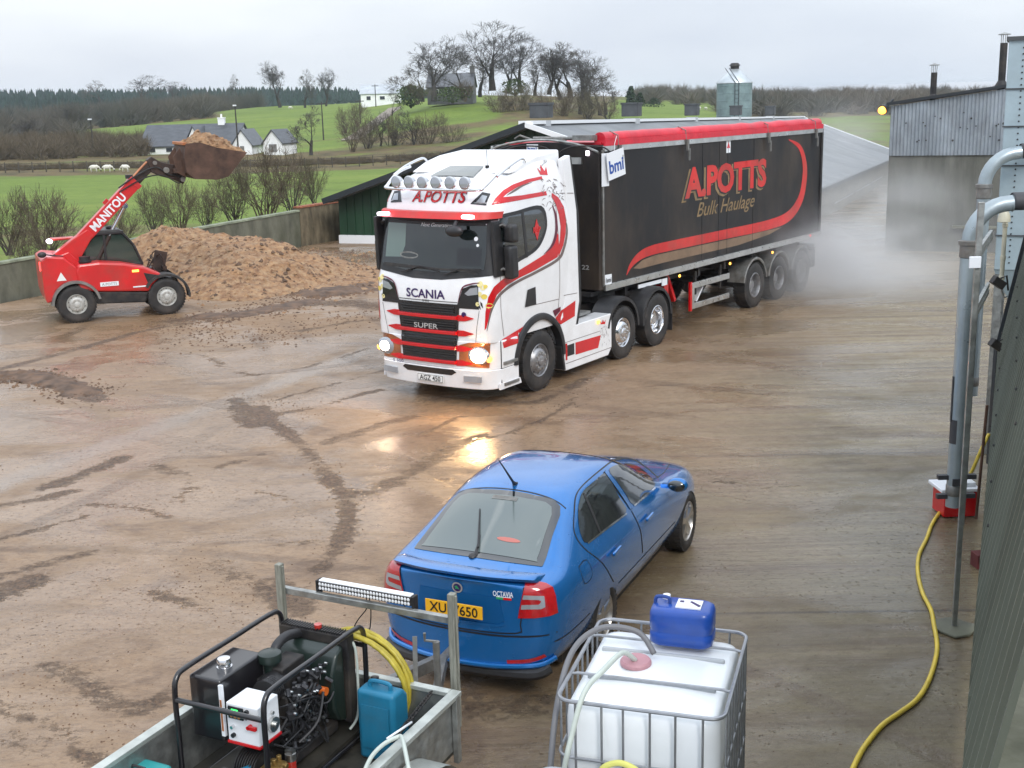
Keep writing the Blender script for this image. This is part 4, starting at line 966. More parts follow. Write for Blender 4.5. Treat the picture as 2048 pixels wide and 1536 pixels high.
def heap():
    rnd = random.Random(9); vs = []; fs = []; nu, nv = 170, 90
    # crest in plan: u along the wall, v out from it
    def hh(u, v):
        hwd = 2.1 + 1.3*min(1, max(0, v/3.5)); ru = abs((u-5.4)/hwd)
        f = max(0, 1-ru)**.85*1.25 if ru > .25 else .98
        f = min(f, 1.0)
        z = 1.32*f*(1 if v < 3.3 else max(0, 1-((v-3.3)/3.2)**1.3))
        z *= .93 + .12*sin(v*1.3+.6)
        z += .20*math.exp(-((u-6.3)/1.6)**2 - ((v-7.0)/1.2)**2)
        n = noise.fractal(Vector((u*.9, v*.9, 3)), .9, 2.1, 5)
        z += (n*.20 + .05*noise.noise(Vector((u*5, v*5, 0))))*min(1, z*2)
        return z
    for i in range(nu+1):
        for j in range(nv+1):
            u = -1.5 + 17*i/nu; v = .1 + 9*j/nv; z = hh(u, v); p = uv(u, v); vs.append((p.x, p.y, z + (.0 if z > .03 else -.06)))
    for i in range(nu):
        for j in range(nv): fs.append((i*(nv+1)+j, i*(nv+1)+j+1, (i+1)*(nv+1)+j+1, (i+1)*(nv+1)+j))
    t = thing('spoil_heap', 'large heap of brown spoil lying against the low concrete wall', 'soil heap', uv(6, 2))
    o = uv(6, 2); b = MB(); b.add([tuple(Vector(v)-o) for v in vs], fs); b.build('heap_body', M['spoil'], t, smooth=180)
    b = MB(); cl = []
    for _ in range(9000):
        u = rnd.uniform(1, 12.5); v = rnd.uniform(.3, 8.5); z = hh(u, v)
        if z < .06 and rnd.random() < .75: continue
        p = uv(u, v) - o; cl.append((p.x, p.y, z-.02, rnd.choice((.02,.03,.03,.04,.05,.09))*rnd.uniform(.6,1.2)))
    clods(cl[::2], rnd, b); b2 = MB(); clods(cl[1::2], rnd, b2); q2 = b2.build('dark_lumps', M['clod'], t, smooth=0); q2['kind'] = 'stuff'; q = b.build('lumps', M['spoil'], t, smooth=0); q['kind'] = 'stuff'
    # a post with tangled scrap at the left end of the heap
    q = G(340, 520, .4); t2 = thing('old_post', 'dark leaning post with tangled growth at the left end of the spoil heap', 'post', (q.x, q.y, .0))
    b = MB(); b.bar((0,0,0), (.05,0,1.25), .09, .08); b.build('post', M['barkdark'], t2, smooth=0)
    tr, cr = bare_tree(seed=41, h=1.6, spread=.9, lev=4, stems=4, fork=.3, rad=.02); cr.v += []; cr.build('tangle', M['bark'], t2, smooth=0)
heap()
def scatter():
    rnd = random.Random(31); cl = []
    def strip(pix, w, n, s0, s1):
        c = catmull(pix, 12)
        for _ in range(n):
            p = rnd.choice(c); g = G(p[0], p[1]); cl.append((g.x + rnd.gauss(0, w), g.y + rnd.gauss(0, w*1.3), 0, rnd.uniform(s0, s1)))
    strip([(370, 640), (470, 632), (560, 612), (680, 575), (760, 562)], .5, 900, .015, .05)
    strip([(620, 585), (680, 580), (740, 570), (762, 555)], .45, 1500, .02, .07)
    strip([(340, 650), (450, 680), (600, 660), (740, 625)], .55, 600, .012, .04)
    strip([(0, 760), (60, 752), (110, 768), (180, 790)], .22, 700, .012, .05)
    strip([(180, 790), (195, 800), (280, 730), (350, 660)], .3, 120, .01, .025)
    strip([(640, 930), (680, 975), (700, 1040), (660, 1110)], .12, 160, .006, .018)
    strip([(0, 1340), (90, 1380), (180, 1440), (260, 1500)], .25, 160, .006, .014)
    strip([(380, 1130), (450, 1170), (520, 1200), (600, 1230)], .22, 260, .005, .015)
    strip([(1100, 780), (1140, 790), (1090, 830)], .3, 140, .008, .02)
    strip([(460, 790), (540, 800), (620, 830)], .15, 120, .008, .02)
    for _ in range(900):
        g = G(rnd.uniform(-50, 1500), 1536 - 950*rnd.random()**.6); cl.append((g.x, g.y, 0, rnd.uniform(.004,.013)))
    for _ in range(500):
        g = G(rnd.uniform(900, 1960), rnd.uniform(720, 1540)); cl.append((g.x, g.y, 0, rnd.uniform(.003,.009)))
    b = MB(); clods(cl, rnd, b); o = b.build('mud_clods', M['clod'], smooth=0); stuff(o, 'loose clods and grit scattered over the wet yard', 'mud')
    # low drifts of mud
    k = 0
    for pix, w, h, lab in (([(-40, 752), (40, 750), (110, 766), (190, 792)], .55, .10, 'low drift of mud at the left edge of the yard'), ([(600, 592), (680, 582), (760, 566)], 1.1, .16, 'low drift of mud running from the heap to the lorry'), ([(380, 632), (470, 630), (560, 615), (640, 598)], .7, .08, 'thin drift of mud in front of the heap')):
        c = [G(*p) for p in pix]; c = catmull([tuple(p) for p in c], 14); vs = []; m = 11
        for i, p in enumerate(c):
            a = Vector(c[max(i-1,0)]); q = Vector(c[min(i+1,len(c)-1)]); d = (q-a).normalized(); n = Vector((-d.y, d.x, 0)); en = min(1, i/5, (len(c)-1-i)/5)
            for j in range(m):
                s = (j/(m-1)*2-1)*w*(.7+.4*noise.noise(Vector((i*.3, j*.5, k)))); f = max(0, 1-(abs(j/(m-1)*2-1))**1.6)*en
                vs.append(tuple(Vector(p) + n*s + Vector((0,0,h*f*(.7+.6*noise.noise(Vector((i*.55, j*.6, k+5)))) - .012))))
        b = MB(); b.add(vs, [(i*m+j, i*m+j+1, (i+1)*m+j+1, (i+1)*m+j) for i in range(len(c)-1) for j in range(m-1)]); o = b.build('mud_drift', M['spoildark'], smooth=180); tag(o, lab, 'mud', 'mud drifts'); k += 1
scatter()
# ================================================================ RIGHT HAND SIDE
def corr_sheet(name, p0, right, up, w, hfun, pitch, amp, m, parent, out, both=False):
    """corrugated sheet: real folded geometry. hfun(u)->(z0,z1)"""
    b = MB(); n = max(8, int(w/pitch)*6); vs = []
    for i in range(n+1):
        u = w*i/n; z0, z1 = hfun(u); o = amp*sin(2*pi*u/pitch)
        for z in (z0, z0*.5+z1*.5, z1): vs.append(Vector(p0) + Vector(right)*u + Vector(out)*o + Vector((0,0,z)))
    fs = []
    for i in range(n):
        for k in range(2): fs.append((i*3+k, (i+1)*3+k, (i+1)*3+k+1, i*3+k+1))
    b.add(vs, fs); return b.build(name, m, parent, smooth=180)
M['galvsheet'] = mat('old_galvanised_sheet', (.33,.37,.41), .45, .55, var=.3, vscale=1.2, rvar=.12, dirt=(.12,.12,.12), dirt_amt=.55, dscale=2.2, stretch=(1,1,.4))
M['render'] = mat('stained_render', (.12,.12,.105), .8, var=.5, vscale=.7, bump=.2, bscale=8, dirt=(.05,.055,.045), dirt_amt=.85, dscale=.8, stretch=(1.6,1.6,.35))
def boiler_house():
    p = D(1778, 308, 37.6); x0 = p.x; y0 = 37.6
    t = thing('boiler_house', 'building with grey corrugated iron above a stained concrete wall right of the lane', 'building', (x0, y0, 0))
    rt = Vector((.923, -.386, 0)).normalized(); out = Vector((-.386, -.923, 0)).normalized(); bk = -out
    w = 6.0; zl = D(1778, 211, 37.6).z; zr = zl + .78*w/3.6*.62; zc = p.z
    ht = lambda u: zl + (zr-zl)*u/w
    b = MB(); q = lambda u, d, z: rt*u + bk*d + Vector((0,0,z))
    b.add([q(0,0,-.6), q(w,0,-.6), q(w,0,zc), q(0,0,zc), q(0,9,-1.4), q(w,9,-1.4), q(w,9,zc), q(0,9,zc)], [(0,1,2,3),(1,5,6,2),(5,4,7,6),(4,0,3,7),(3,2,6,7)])
    b.build('concrete_wall', M['render'], t, smooth=0, bevel=.02)
    b = MB(); b.add([q(0.02,.04,zc), q(w,.04,zc), q(w,.04,ht(w)-.04), q(0.02,.04,zl-.04), q(0.02,9,zc), q(w,9,zc), q(w,9,ht(w)-.04), q(0.02,9,zl-.04)], [(0,1,2,3),(1,5,6,2),(5,4,7,6),(4,0,3,7)])
    b.build('inner_wall', M['chassis'], t, smooth=0)
    corr_sheet('iron_cladding', q(0,-.06,0), rt, None, w, lambda u: (zc-.05, ht(u)-.03), .105, .02, M['galvsheet'], t, out)
    b = MB(); b.add([q(-.12,-.2,zl), q(w,-.2,ht(w)), q(w,9.2,ht(w)), q(-.12,9.2,zl), q(-.12,-.2,zl+.09), q(w,-.2,ht(w)+.09), q(w,9.2,ht(w)+.09), q(-.12,9.2,zl+.09)], [(3,2,1,0),(4,5,6,7),(0,1,5,4),(1,2,6,5),(2,3,7,6),(3,0,4,7)])
    b.build('roof', M['verge'], t, smooth=0)
    # bolt heads and dark holes in the sheets
    b = MB(); rnd = random.Random(4)
    for _ in range(22):
        u = rnd.uniform(.3, 3.5); z = rnd.uniform(zc+.3, zc+1.3); b.lathe([(0, -.05), (rnd.uniform(.02,.035), -.04), (0, -.03)], q(u,-.05,z), 'y', 8)
    b.build('bolt_heads', M['chassis'], t, smooth=0)
    b = MB(); 
    for u, z, wd, h in ((.9, 1.9, .5, .7), (1.2, 1.2, .25, .6), (2.3, 2.3, .12, .12)): pass
    b.box(q(2.6,-.1,.75), (1.3, .2, .08), rot=Matrix((rt, bk, Vector((0,0,1)))).transposed()); b.build('ledge', M['conc'], t, smooth=0, bevel=.01)
    # lit flood lamp on the corner
    tl = thing('flood_lamp', 'lit orange flood lamp on the corner of the corrugated building', 'lamp', (x0-.12, y0-.1, 0))
    c = D(1765, 220, 37.4) - Vector((x0-.12, y0-.1, 0))
    b = MB(); b.bar((.15,.05,c.z+.3), (c.x+.08, c.y, c.z+.05), .05, .05); b.cyl((c.x+.12,c.y+.12,c.z+.06), (c.x,c.y-.02,c.z), .12, 16, r2=.15); b.build('lamp_housing', M['verge'], tl)
    M['lamp_or'] = mat('orange_lamp_glow', (1,.5,.1), .4, emit=(1,.36,.05), estr=3.2)
    b = MB(); b.ell((c.x-.02,c.y-.05,c.z-.01), (.135,.06,.12)); b.build('lamp_glass', M['lamp_or'], tl)
    # flue pipes
    for px, yb, yt, Yd, wd, lab in ((1866, 192, 145, 42, 12, 'thin black flue pipe standing on the sloping iron roof'), (2003, 166, 86, 36.5, 14, 'taller black flue pipe beside the pale blue hopper')):
        pb = D(px, yb, Yd); pt = D(px, yt, Yd); h = pt.z-pb.z; r = wd/2*Yd/2464
        tf = thing('flue_pipe', lab, 'flue', (pb.x, pb.y, pb.z-.35), group='flue pipes')
        b = MB(); b.cyl((0,0,0), (0,0,h+.35), r, 20); b.lathe([(r*1.9, .26), (r, .42)], n=20); b.build('pipe', M['chassis'], tf)
        b = MB(); 
        for k in range(4): b.cyl((r*.8*cos(k*pi/2), r*.8*sin(k*pi/2), h+.3), (r*.9*cos(k*pi/2), r*.9*sin(k*pi/2), h+.6), .012, 6)
        b.lathe([(0, h+.62), (r*1.7, h+.58), (r*1.7, h+.6), (0, h+.66)], n=20); b.build('rain_cap', M['galv'], tf)
boiler_house()

# ---------------------------------------------------------------- near green ribbed shed wall and the blue hopper
M['gclad'] = mat('weathered_green_sheet', (.11,.125,.098), .42, .05, var=.22, vscale=.8, rvar=.1, dirt=(.045,.05,.03), dirt_amt=.7, dscale=.5, stretch=(1,1,.3))
def near_wall():
    a = G(1983, 945); b0 = G(1938, 1560); d = (b0-a).normalized(); out = Vector((d.y, -d.x, 0))
    if out.x > 0: out = -out
    t = thing('green_shed', 'near shed wall of dull green ribbed metal sheet at the right edge', 'shed', a)
    L_ = 11.2; e0 = 1.62
    slope = 0
    top = lambda u: min(e0 + slope*u, 6.5)
    b = MB(); n = 0; vs = []; us = []
    u = 0.0
    while u < L_:
        us += [(u, 0), (u+.20, 0), (u+.215, .028), (u+.245, .028), (u+.26, 0)]; u += .26
    vs = []
    for u, o in us:
        vs.append(d*u + out*o + Vector((0,0,.12))); vs.append(d*u + out*o + Vector((0,0,top(u))))
    b.add(vs, [(2*i, 2*i+2, 2*i+3, 2*i+1) for i in range(len(us)-1)])
    b.build('sheet_cladding', M['gclad'], t, smooth=0)
    b = MB(); bk = -out
    b.add([d*0+bk*.05+Vector((0,0,-.3)), d*L_+bk*.05+Vector((0,0,-.3)), d*L_+bk*.05+Vector((0,0,.12)), bk*.05+Vector((0,0,.12)), bk*1.2+Vector((0,0,-.3)), d*L_+bk*1.2+Vector((0,0,-.3)), d*L_+bk*1.2+Vector((0,0,.12)), bk*1.2+Vector((0,0,.12))], [(0,1,2,3),(4,7,6,5),(0,3,7,4),(1,5,6,2),(2,6,7,3)])
    b.build('base_wall', M['conc'], t, smooth=0)
    b = MB(); b.add([bk*.02+Vector((0,0,.12)), bk*1.2+Vector((0,0,.12)), bk*1.2+Vector((0,0,e0)), bk*.02+Vector((0,0,e0))], [(0,1,2,3)]); b.build('end_wall', M['gclad'], t, smooth=0)
    # steep sheet roof that climbs away from the eave
    r = Vector(ray(2050, 508)); k = (a.dot(d))/(r.x*d.x + r.y*d.y); q = Vector((r.x*k, r.y*k, CAMH + r.z*k)) - a
    up = (q - Vector((0,0,e0))); up = up/up.length; nn = d.cross(up).normalized(); nn = nn if nn.dot(out) > 0 else -nn
    b = MB(); vs = []
    for u, o in us:
        for w in (0, 1.9): vs.append(d*u + nn*o + Vector((0,0,e0)) + up*w)
    b.add(vs, [(2*i, 2*i+2, 2*i+3, 2*i+1) for i in range(len(us)-1)]); b.build('roof', M['gclad'], t, smooth=0)
    b = MB(); rb = random.Random(3)
    for i in range(8):
        for w in (.25, 1.0, 1.8): b.ell(tuple(d*(.23+.26*4*i) + nn*.03 + Vector((0,0,e0)) + up*w), (.014,.014,.014), 6, 4)
    b.build('bolt_heads', M['chassis'], t)
    b = MB(); b.bar(nn*.04+d*-.04+Vector((0,0,e0)), nn*.04+d*-.04+Vector((0,0,e0))+up*1.9, .05, .10, up=tuple(d)); b.bar(out*.03+d*-.03+Vector((0,0,.1)), out*.03+d*-.03+Vector((0,0,e0)), .06, .10, up=(0,1,0))
    b.build('verge_trim', M['verge'], t, smooth=0, bevel=.006)
    return a, d, out
NWa, NWd, NWo = near_wall()
M['hopper'] = mat('pale_blue_hopper', (.40,.50,.55), .4, .2, var=.10, vscale=1.5, rvar=.08, dirt=(.2,.22,.2), dirt_amt=.4, dscale=1.2)
def hopper():
    # tall bin, left face seen; its left edge stands at px 2017
    Yd = 15.6; p = D(1988, 540, Yd); zb = p.z; zt = D(2017, 79, Yd).z; zl = D(2017, 640, Yd).z
    t = thing('hopper_bin', 'tall pale blue panelled metal hopper at the right edge of the yard', 'hopper', (p.x, Yd, 0), R_(-24))
    b = MB(); b.box((.95, .8, (zb+zt)/2), (1.9, 1.6, zt-zb)); b.build('bin_body', M['hopper'], t, smooth=0, bevel=.012)
    b = MB(); b.add([(0,0,zb-.002),(1.9,0,zb-.002),(1.9,1.6,zb-.002),(0,1.6,zb-.002),(.45,.4,zl-.3),(1.45,.4,zl-.3),(1.45,1.2,zl-.3),(.45,1.2,zl-.3)], [(0,1,5,4),(1,2,6,5),(2,3,7,6),(3,0,4,7)]); b.build('bin_cone', M['hopper'], t, smooth=0)
    b = MB(); z = zt
    for y in (170+8, 253, 331, 470):
        zz = D(2017, y, Yd).z; b.box((.95, .795, zz), (1.93, 1.625, .018))
    b.box((.95, .795, zt+.01), (1.96, 1.66, .05))
    b.build('panel_seams', M['vent'], t, smooth=0)
    b = MB()
    zz = zb+.1
    while zz < zt-.05: b.ell((.175, -.006, zz), (.011,.008,.011), 8, 4); zz += .075
    b.build('rivets', M['chassis'], t)
    for x, y in ((.06,.06), (1.84,.06), (.06,1.54), (1.84,1.54)): b = MB(); b.box((x, y, zb/2-.1), (.1,.1,zb+.1)); b.build('leg', M['galv'], t, smooth=0)
hopper()
M['duct'] = mat('grey_duct', (.36,.42,.45), .35, .45, var=.12, vscale=3, rvar=.08, dirt=(.2,.2,.18), dirt_amt=.35)
M['ductband'] = mat('rubber_sleeve', (.05,.05,.055), .6)
def duct(name, label, px_top, ytop, px_out, y_out, px_bot, y_bot, Yb, r, zend, elbow_px):
    base = G(px_bot, y_bot, zend) if Yb is None else D(px_bot, y_bot, Yb)
    x, y = base.x, base.y
    ztop = D(px_top, ytop, y).z
    t = thing(name, label, 'pipe', (x, y, 0), group='grey blower pipes')
    R = .40
    pts = [(0,0,base.z), (0,0,(base.z+ztop)/2), (0,0,ztop)]
    for k in range(1, 9):
        a = pi/2*k/8; pts.append((R*(1-cos(a)), -.0, ztop + R*sin(a)))
    b = MB(); b.tube(pts, r, 24); b.build('pipe', M['duct'], t, smooth=60)
    b = MB(); b.tube([(R,0,ztop+R), (R+.3,-.0,ztop+R+.06)], r*1.0, 24); b.tube([(R+.22,0,ztop+R+.04), (R+2.5,.1,ztop+R+.5)], r*.93, 24); b.build('outlet_pipe', M['duct'], t, smooth=60)
    b = MB(); b.lathe([(r*1.02, R+.02), (r*1.14, R+.03), (r*1.14, R+.2), (r*1.02, R+.22)], (0, 0, ztop+R+.02), 'x', 24); b.build('rubber_sleeve', M['ductband'], t)
    b = MB(); b.lathe([(r*1.0,ztop-.16),(r*1.12,ztop-.15),(r*1.12,ztop-.02),(r*1.3,ztop-.02),(r*1.3,ztop+.02),(r,ztop+.03)], n=24)
    b.lathe([(r*1.0,base.z+.25),(r*1.08,base.z+.24),(r*1.08,base.z+.14),(r,base.z+.13)], n=24); b.build('joint_collar', M['steel'], t)
    return t, base, ztop
tdA, bA, zA = duct('blower_pipe', 'nearer thick grey metal pipe with a bend above the red box', 1944, 485, 0, 0, 1906, 1012, None, .083, .32, 0)
tdB, bB, zB = duct('blower_pipe', 'farther grey metal pipe whose lower end stops above the ground', 1966, 372, 0, 0, 1942, 790, 15.2, .082, 0, 0)
b = MB()
for y in (0,): pass
for zz, h in ((1.55, .5),): b.box((-.085, -.01, zz), (.012, .03, h))
b.lathe([(.0845, 1.05), (.0845, 1.32)], n=10, a0=pi*.95, a1=pi*1.35); b.build('dark_patch', M['ductband'], tdA)
b = MB(); b.box((0,-.09,.62), (.11,.02,.08)); b.box((.02,0,.66), (.42,.06,.05)); b.box((.02,0,.44), (.42,.06,.05)); b.build('clamp', M['ductband'], tdA, smooth=0)

def post_frame():
    p = G(1908, 1257); zt = D(1976, 404, p.y).z
    t = thing('steel_post', 'thin galvanised upright post with cross rails standing on a crumbled concrete pad', 'post', p)
    b = MB(); b.box((0,0,zt/2), (.045,.03,zt)); b.box((.03,.02,zt/2+.5), (.012,.04,zt-1)); b.build('upright', M['galv'], t, smooth=0, bevel=.003)
    b = MB()
    for y in (508, 520, 628, 643):
        zz = D(1960, y, p.y).z; b.bar((0, .03, zz), (.75, 1.6, zz), .03, .045)
    b.build('cross_rail', M['galv'], t, smooth=0)
    b = MB(); b.box((-.03,-.03,zt*.87+.0), (.1,.02,.1)); b.build('junction_box', M['paper'], t, smooth=0, bevel=.005)
    b = MB(); rnd = random.Random(2)
    pts = [(rnd.uniform(.15,.24)*cos(a*pi/5), rnd.uniform(.15,.24)*sin(a*pi/5)) for a in range(10)]; b.prism(pts, .004, .03, 'z'); b.build('concrete_pad', M['conc'], t, smooth=0, bevel=.01)
post_frame()
def small_right():
    # red box with white lid at the pipe foot
    p = G(1920, 1036)
    t = thing('red_box', 'red metal box with a white lid at the foot of the grey pipes', 'box', (p.x, p.y+.18, 0), .05)
    b = MB(); b.box((0,0,.16), (.40,.34,.30)); b.build('box_body', M['red'], t, smooth=0, bevel=.01)
    b = MB(); b.box((-.02,0,.335), (.46,.4,.04)); b.box((.1,.02,.38), (.16,.3,.05)); b.build('lid', M['paper'], t, smooth=0, bevel=.008)
    # rusty stake beside it
    q = G(1952, 1038); b = MB(); b.cyl((0,0,0), (.04,.0,1.35), .018, 8); o = b.build('stake', mat('rusty_stake', (.10,.05,.03), .8, var=.4), smooth=40, loc=q); tag(o, 'thin rusty stake standing beside the red box', 'stake')
    # brick block
    q = G(1957, 1133); t = thing('brick', 'dark red brick lying near the green shed wall', 'brick', q, .1)
    b = MB(); b.box((0,0,.075), (.11,.16,.15)); b.build('brick_body', mat('dark_brick', (.11,.02,.02), .7, var=.3), t, smooth=0, bevel=.006)
    b = MB(); b.box((0,-.083,.08), (.02,.006,.04)); b.build('hole', M['paper'], t, smooth=0)
    # cream plastic pipes by the wall
    M['cream'] = mat('cream_plastic', (.55,.52,.40), .4, var=.12, vscale=4)
    for (xa, ya, xb, yb, Yd, w, lab) in ((1999, 790, 1993, 925, 13.6, 15, 'lower short cream plastic pipe with collars fixed to the green wall'), (2004, 445, 2003, 560, 14.6, 9, 'upper cream plastic drainpipe below the cream cap beside the hopper')):
        a = D(xa, ya, Yd); c = D(xb, yb, Yd); r = w/2*Yd/2464
        t = thing('cream_pipe', lab, 'pipe', (c.x, c.y, c.z), group='cream plastic pipes'); h = a.z-c.z
        b = MB(); b.cyl((0,0,0), (0,0,h), r, 16); b.build('pipe', M['cream'], t)
        b = MB(); 
        for z in (0, h*.35, h-.06): b.lathe([(r, z), (r*1.25, z+.005), (r*1.25, z+.05), (r, z+.055)], n=16)
        b.build('collar', M['cream'], t)
        b = MB(); b.tube([(0,0,-.02), (.01,0,-.14), (.05,0,-.22), (.09,.02,-.2)], r*.4, 8); b.build('drain_hook', M['galv'], t)
    for y, n_ in ((430, 1),):
        c = D(2007, 455, 14.5); b = MB(); b.lathe([(0,.08),(.05,.07),(.07,.02),(.075,-.05),(.04,-.06)], n=16); o = b.build('vent_cap', M['cream'], loc=c+Vector((0,0,.12))); tag(o, 'cream plastic cap on top of the thin pipe beside the hopper', 'pipe cap')
    # dark floodlights on the wall
    for (px, py, Yd, lab) in ((1996, 565, 14.3, 'upper dark floodlight pointing down beside the hopper leg'), (1993, 690, 13.9, 'lower dark floodlight pointing down beside the hopper leg')):
        c = D(px, py, Yd); t = thing('wall_floodlight', lab, 'floodlight', c, group='dark floodlights')
        b = MB(); b.box((0,0,0), (.16,.12,.1), rot=Matrix.Rotation(.6,3,'Y')); b.build('lamp_body', M['chassis'], t, smooth=0, bevel=.01)
        b = MB(); b.tube([(.03,0,.05), (.1,0,.08), (.13,0,-.1)], .012, 6); b.build('bracket', M['chassis'], t)
    # tap with hose fitting
    c = G(1975, 880, .8); 
    # yellow hose
    M['yellowhose'] = mat('yellow_hose', (.68,.50,.05), .4, var=.12, vscale=6, bump=.2, bscale=90, dirt=(.4,.33,.16), dirt_amt=.3)
    pix = [(1890,1012),(1866,1045),(1853,1078),(1838,1110),(1836,1145),(1845,1185),(1862,1220),(1868,1250),(1874,1285),(1872,1315),(1858,1360),(1835,1398),(1800,1425),(1765,1450),(1735,1485),(1718,1512),(1700,1550),(1672,1610)]
    pts = [G(x, y, .022) for x, y in pix]
    up = [G(1978, 868, .9), G(1960, 905, .7), G(1945, 940, .45), G(1925, 975, .2), G(1905, 1000, .03)]
    o = MB().tube(catmull([tuple(p) for p in up+pts], 6), .021, 10).build('yellow_hose', M['yellowhose'], smooth=180)
    tag(o, 'long yellow hose snaking over the concrete from the red box', 'hose')
    t = thing('garden_tap', 'small brass tap on a stub pipe above the red box', 'tap', G(1978, 868, .9))
    b = MB(); b.cyl((0,0,0), (.25,.02,.02), .015, 8); b.cyl((.05,0,.0), (.05,0,.08), .012, 8); b.build('tap_body', M['steel'], t); b = MB(); b.box((.05,0,.09), (.09,.015,.012)); b.build('tap_handle', M['chassis'], t)
small_right()
# ================================================================ LORRY
TP = (-1.336, 19.436, -124.43); RP = (0.764, 23.151, -127.0)
def wheel(parent, x, y, r, w, style, out=1, name='wheel', rimm=None, n=40, rr=.285):
    """out=+1: outer face towards +y"""
    t = bpy.data.objects.new(name, None); COL.objects.link(t); t.parent = parent; t.location = (x, y, r)
    if out < 0: t.rotation_euler = (0, 0, pi)
    h = w/2; R = r
    b = MB(); b.lathe([(rr, -h*.8), (rr*1.03, -h*.95), (R*.80, -h), (R*.93, -h*.96), (R*.985, -h*.82), (R, -h*.4), (R, h*.4), (R*.985, h*.82), (R*.93, h*.96), (R*.80, h), (rr*1.05, h*.93), (rr, h*.8)], axis='y', n=n)
    b.lathe([(R+.001, -h*.35), (R-.008, -h*.30), (R+.001, -h*.25)], axis='y', n=n)
    k = int(n*1.1)
    for i in range(k):   # shoulder tread blocks
        a = 2*pi*i/k
        for s in (-1, 1):
            b.box((cos(a)*(R+.001), s*h*.62, sin(a)*(R+.001)), (.016, h*.62, R*2*pi/k*.62), rot=Matrix.Rotation(-a, 3, 'Y'))
    b.build('tyre', M['rubber'], t, smooth=40)
    m = rimm or M['rim']; b = MB()
    if style == 'steer':      # convex dish with a ring of nuts
        b.lathe([(rr, h*.55), (rr, h*.86), (rr*.97, h*.92), (rr*.93, h*.86), (rr*.90, h*.62), (rr*.80, h*.60), (rr*.66, h*.98), (rr*.60, h*1.04), (rr*.36, h*1.04), (rr*.33, h*1.0), (rr*.30, h*1.14), (rr*.24, h*1.18), (0, h*1.18)], axis='y', n=36)
        rb = b.build('rim', m, t, smooth=35); c = MB()
        for i in range(10):
            a = 2*pi*i/10; c.cyl((cos(a)*rr*.50, h*1.03, sin(a)*rr*.50), (cos(a)*rr*.50, h*1.17, sin(a)*rr*.50), rr*.062, 6)
        c.build('wheel_nuts', M['alloy'], t, smooth=40)
        c = MB()
        for i in range(10):
            a = 2*pi*(i+.5)/10; c.ell((cos(a)*rr*.78, h*.66, sin(a)*rr*.78), (rr*.06, .012, rr*.06), 10, 4)
        c.build('hand_holes', M['chassis'], t)
        c = MB(); c.box((0, h*1.19, 0), (rr*.30, .006, .012)); c.build('hub_mark', M['silver'], t, smooth=0)
    elif style == 'drive':    # deep concave rim
        b.lathe([(rr, h*.80), (rr*1.02, h*.93), (rr*.96, h*.97), (rr*.93, h*.88), (rr*.90, h*.45), (rr*.88, -h*.1), (rr*.62, -h*.18), (rr*.60, -h*.1), (rr*.42, -h*.05), (rr*.40, h*.35), (rr*.34, h*.48), (0, h*.48)], axis='y', n=36)
        b.build('rim', m, t, smooth=35); c = MB()
        for i in range(10):
            a = 2*pi*i/10; c.cyl((cos(a)*rr*.52, -h*.12, sin(a)*rr*.52), (cos(a)*rr*.52, h*.02, sin(a)*rr*.52), rr*.05, 6)
        c.build('wheel_nuts', M['chassis'], t, smooth=40)
    elif style == 'car':      # five-spoke alloy
        b.lathe([(rr, -h*.5), (rr*.97, h*.5), (rr*1.01, h*.88), (rr*.97, h*.90), (rr*.92, h*.70), (rr*.90, -h*.3)], axis='y', n=36)
        for i in range(5):
            a = 2*pi*i/5 + .3; ca, sa = cos(a), sin(a)
            for s in (-.14, .14):
                b.bar((ca*rr*.12, h*.62, sa*rr*.12), (cos(a+s)*rr*.93, h*.66, sin(a+s)*rr*.93), rr*.15, .03, up=(0,1,0))
        b.lathe([(0, h*.80), (rr*.16, h*.76), (rr*.24, h*.62), (rr*.24, h*.4)], axis='y', n=20)
        b.build('rim', m, t, smooth=35)
        c = MB(); c.lathe([(0, h*.05), (rr*.80, h*.03), (rr*.80, -h*.1)], axis='y', n=28); c.build('brake_disc', M['chassis'], t)
    return t

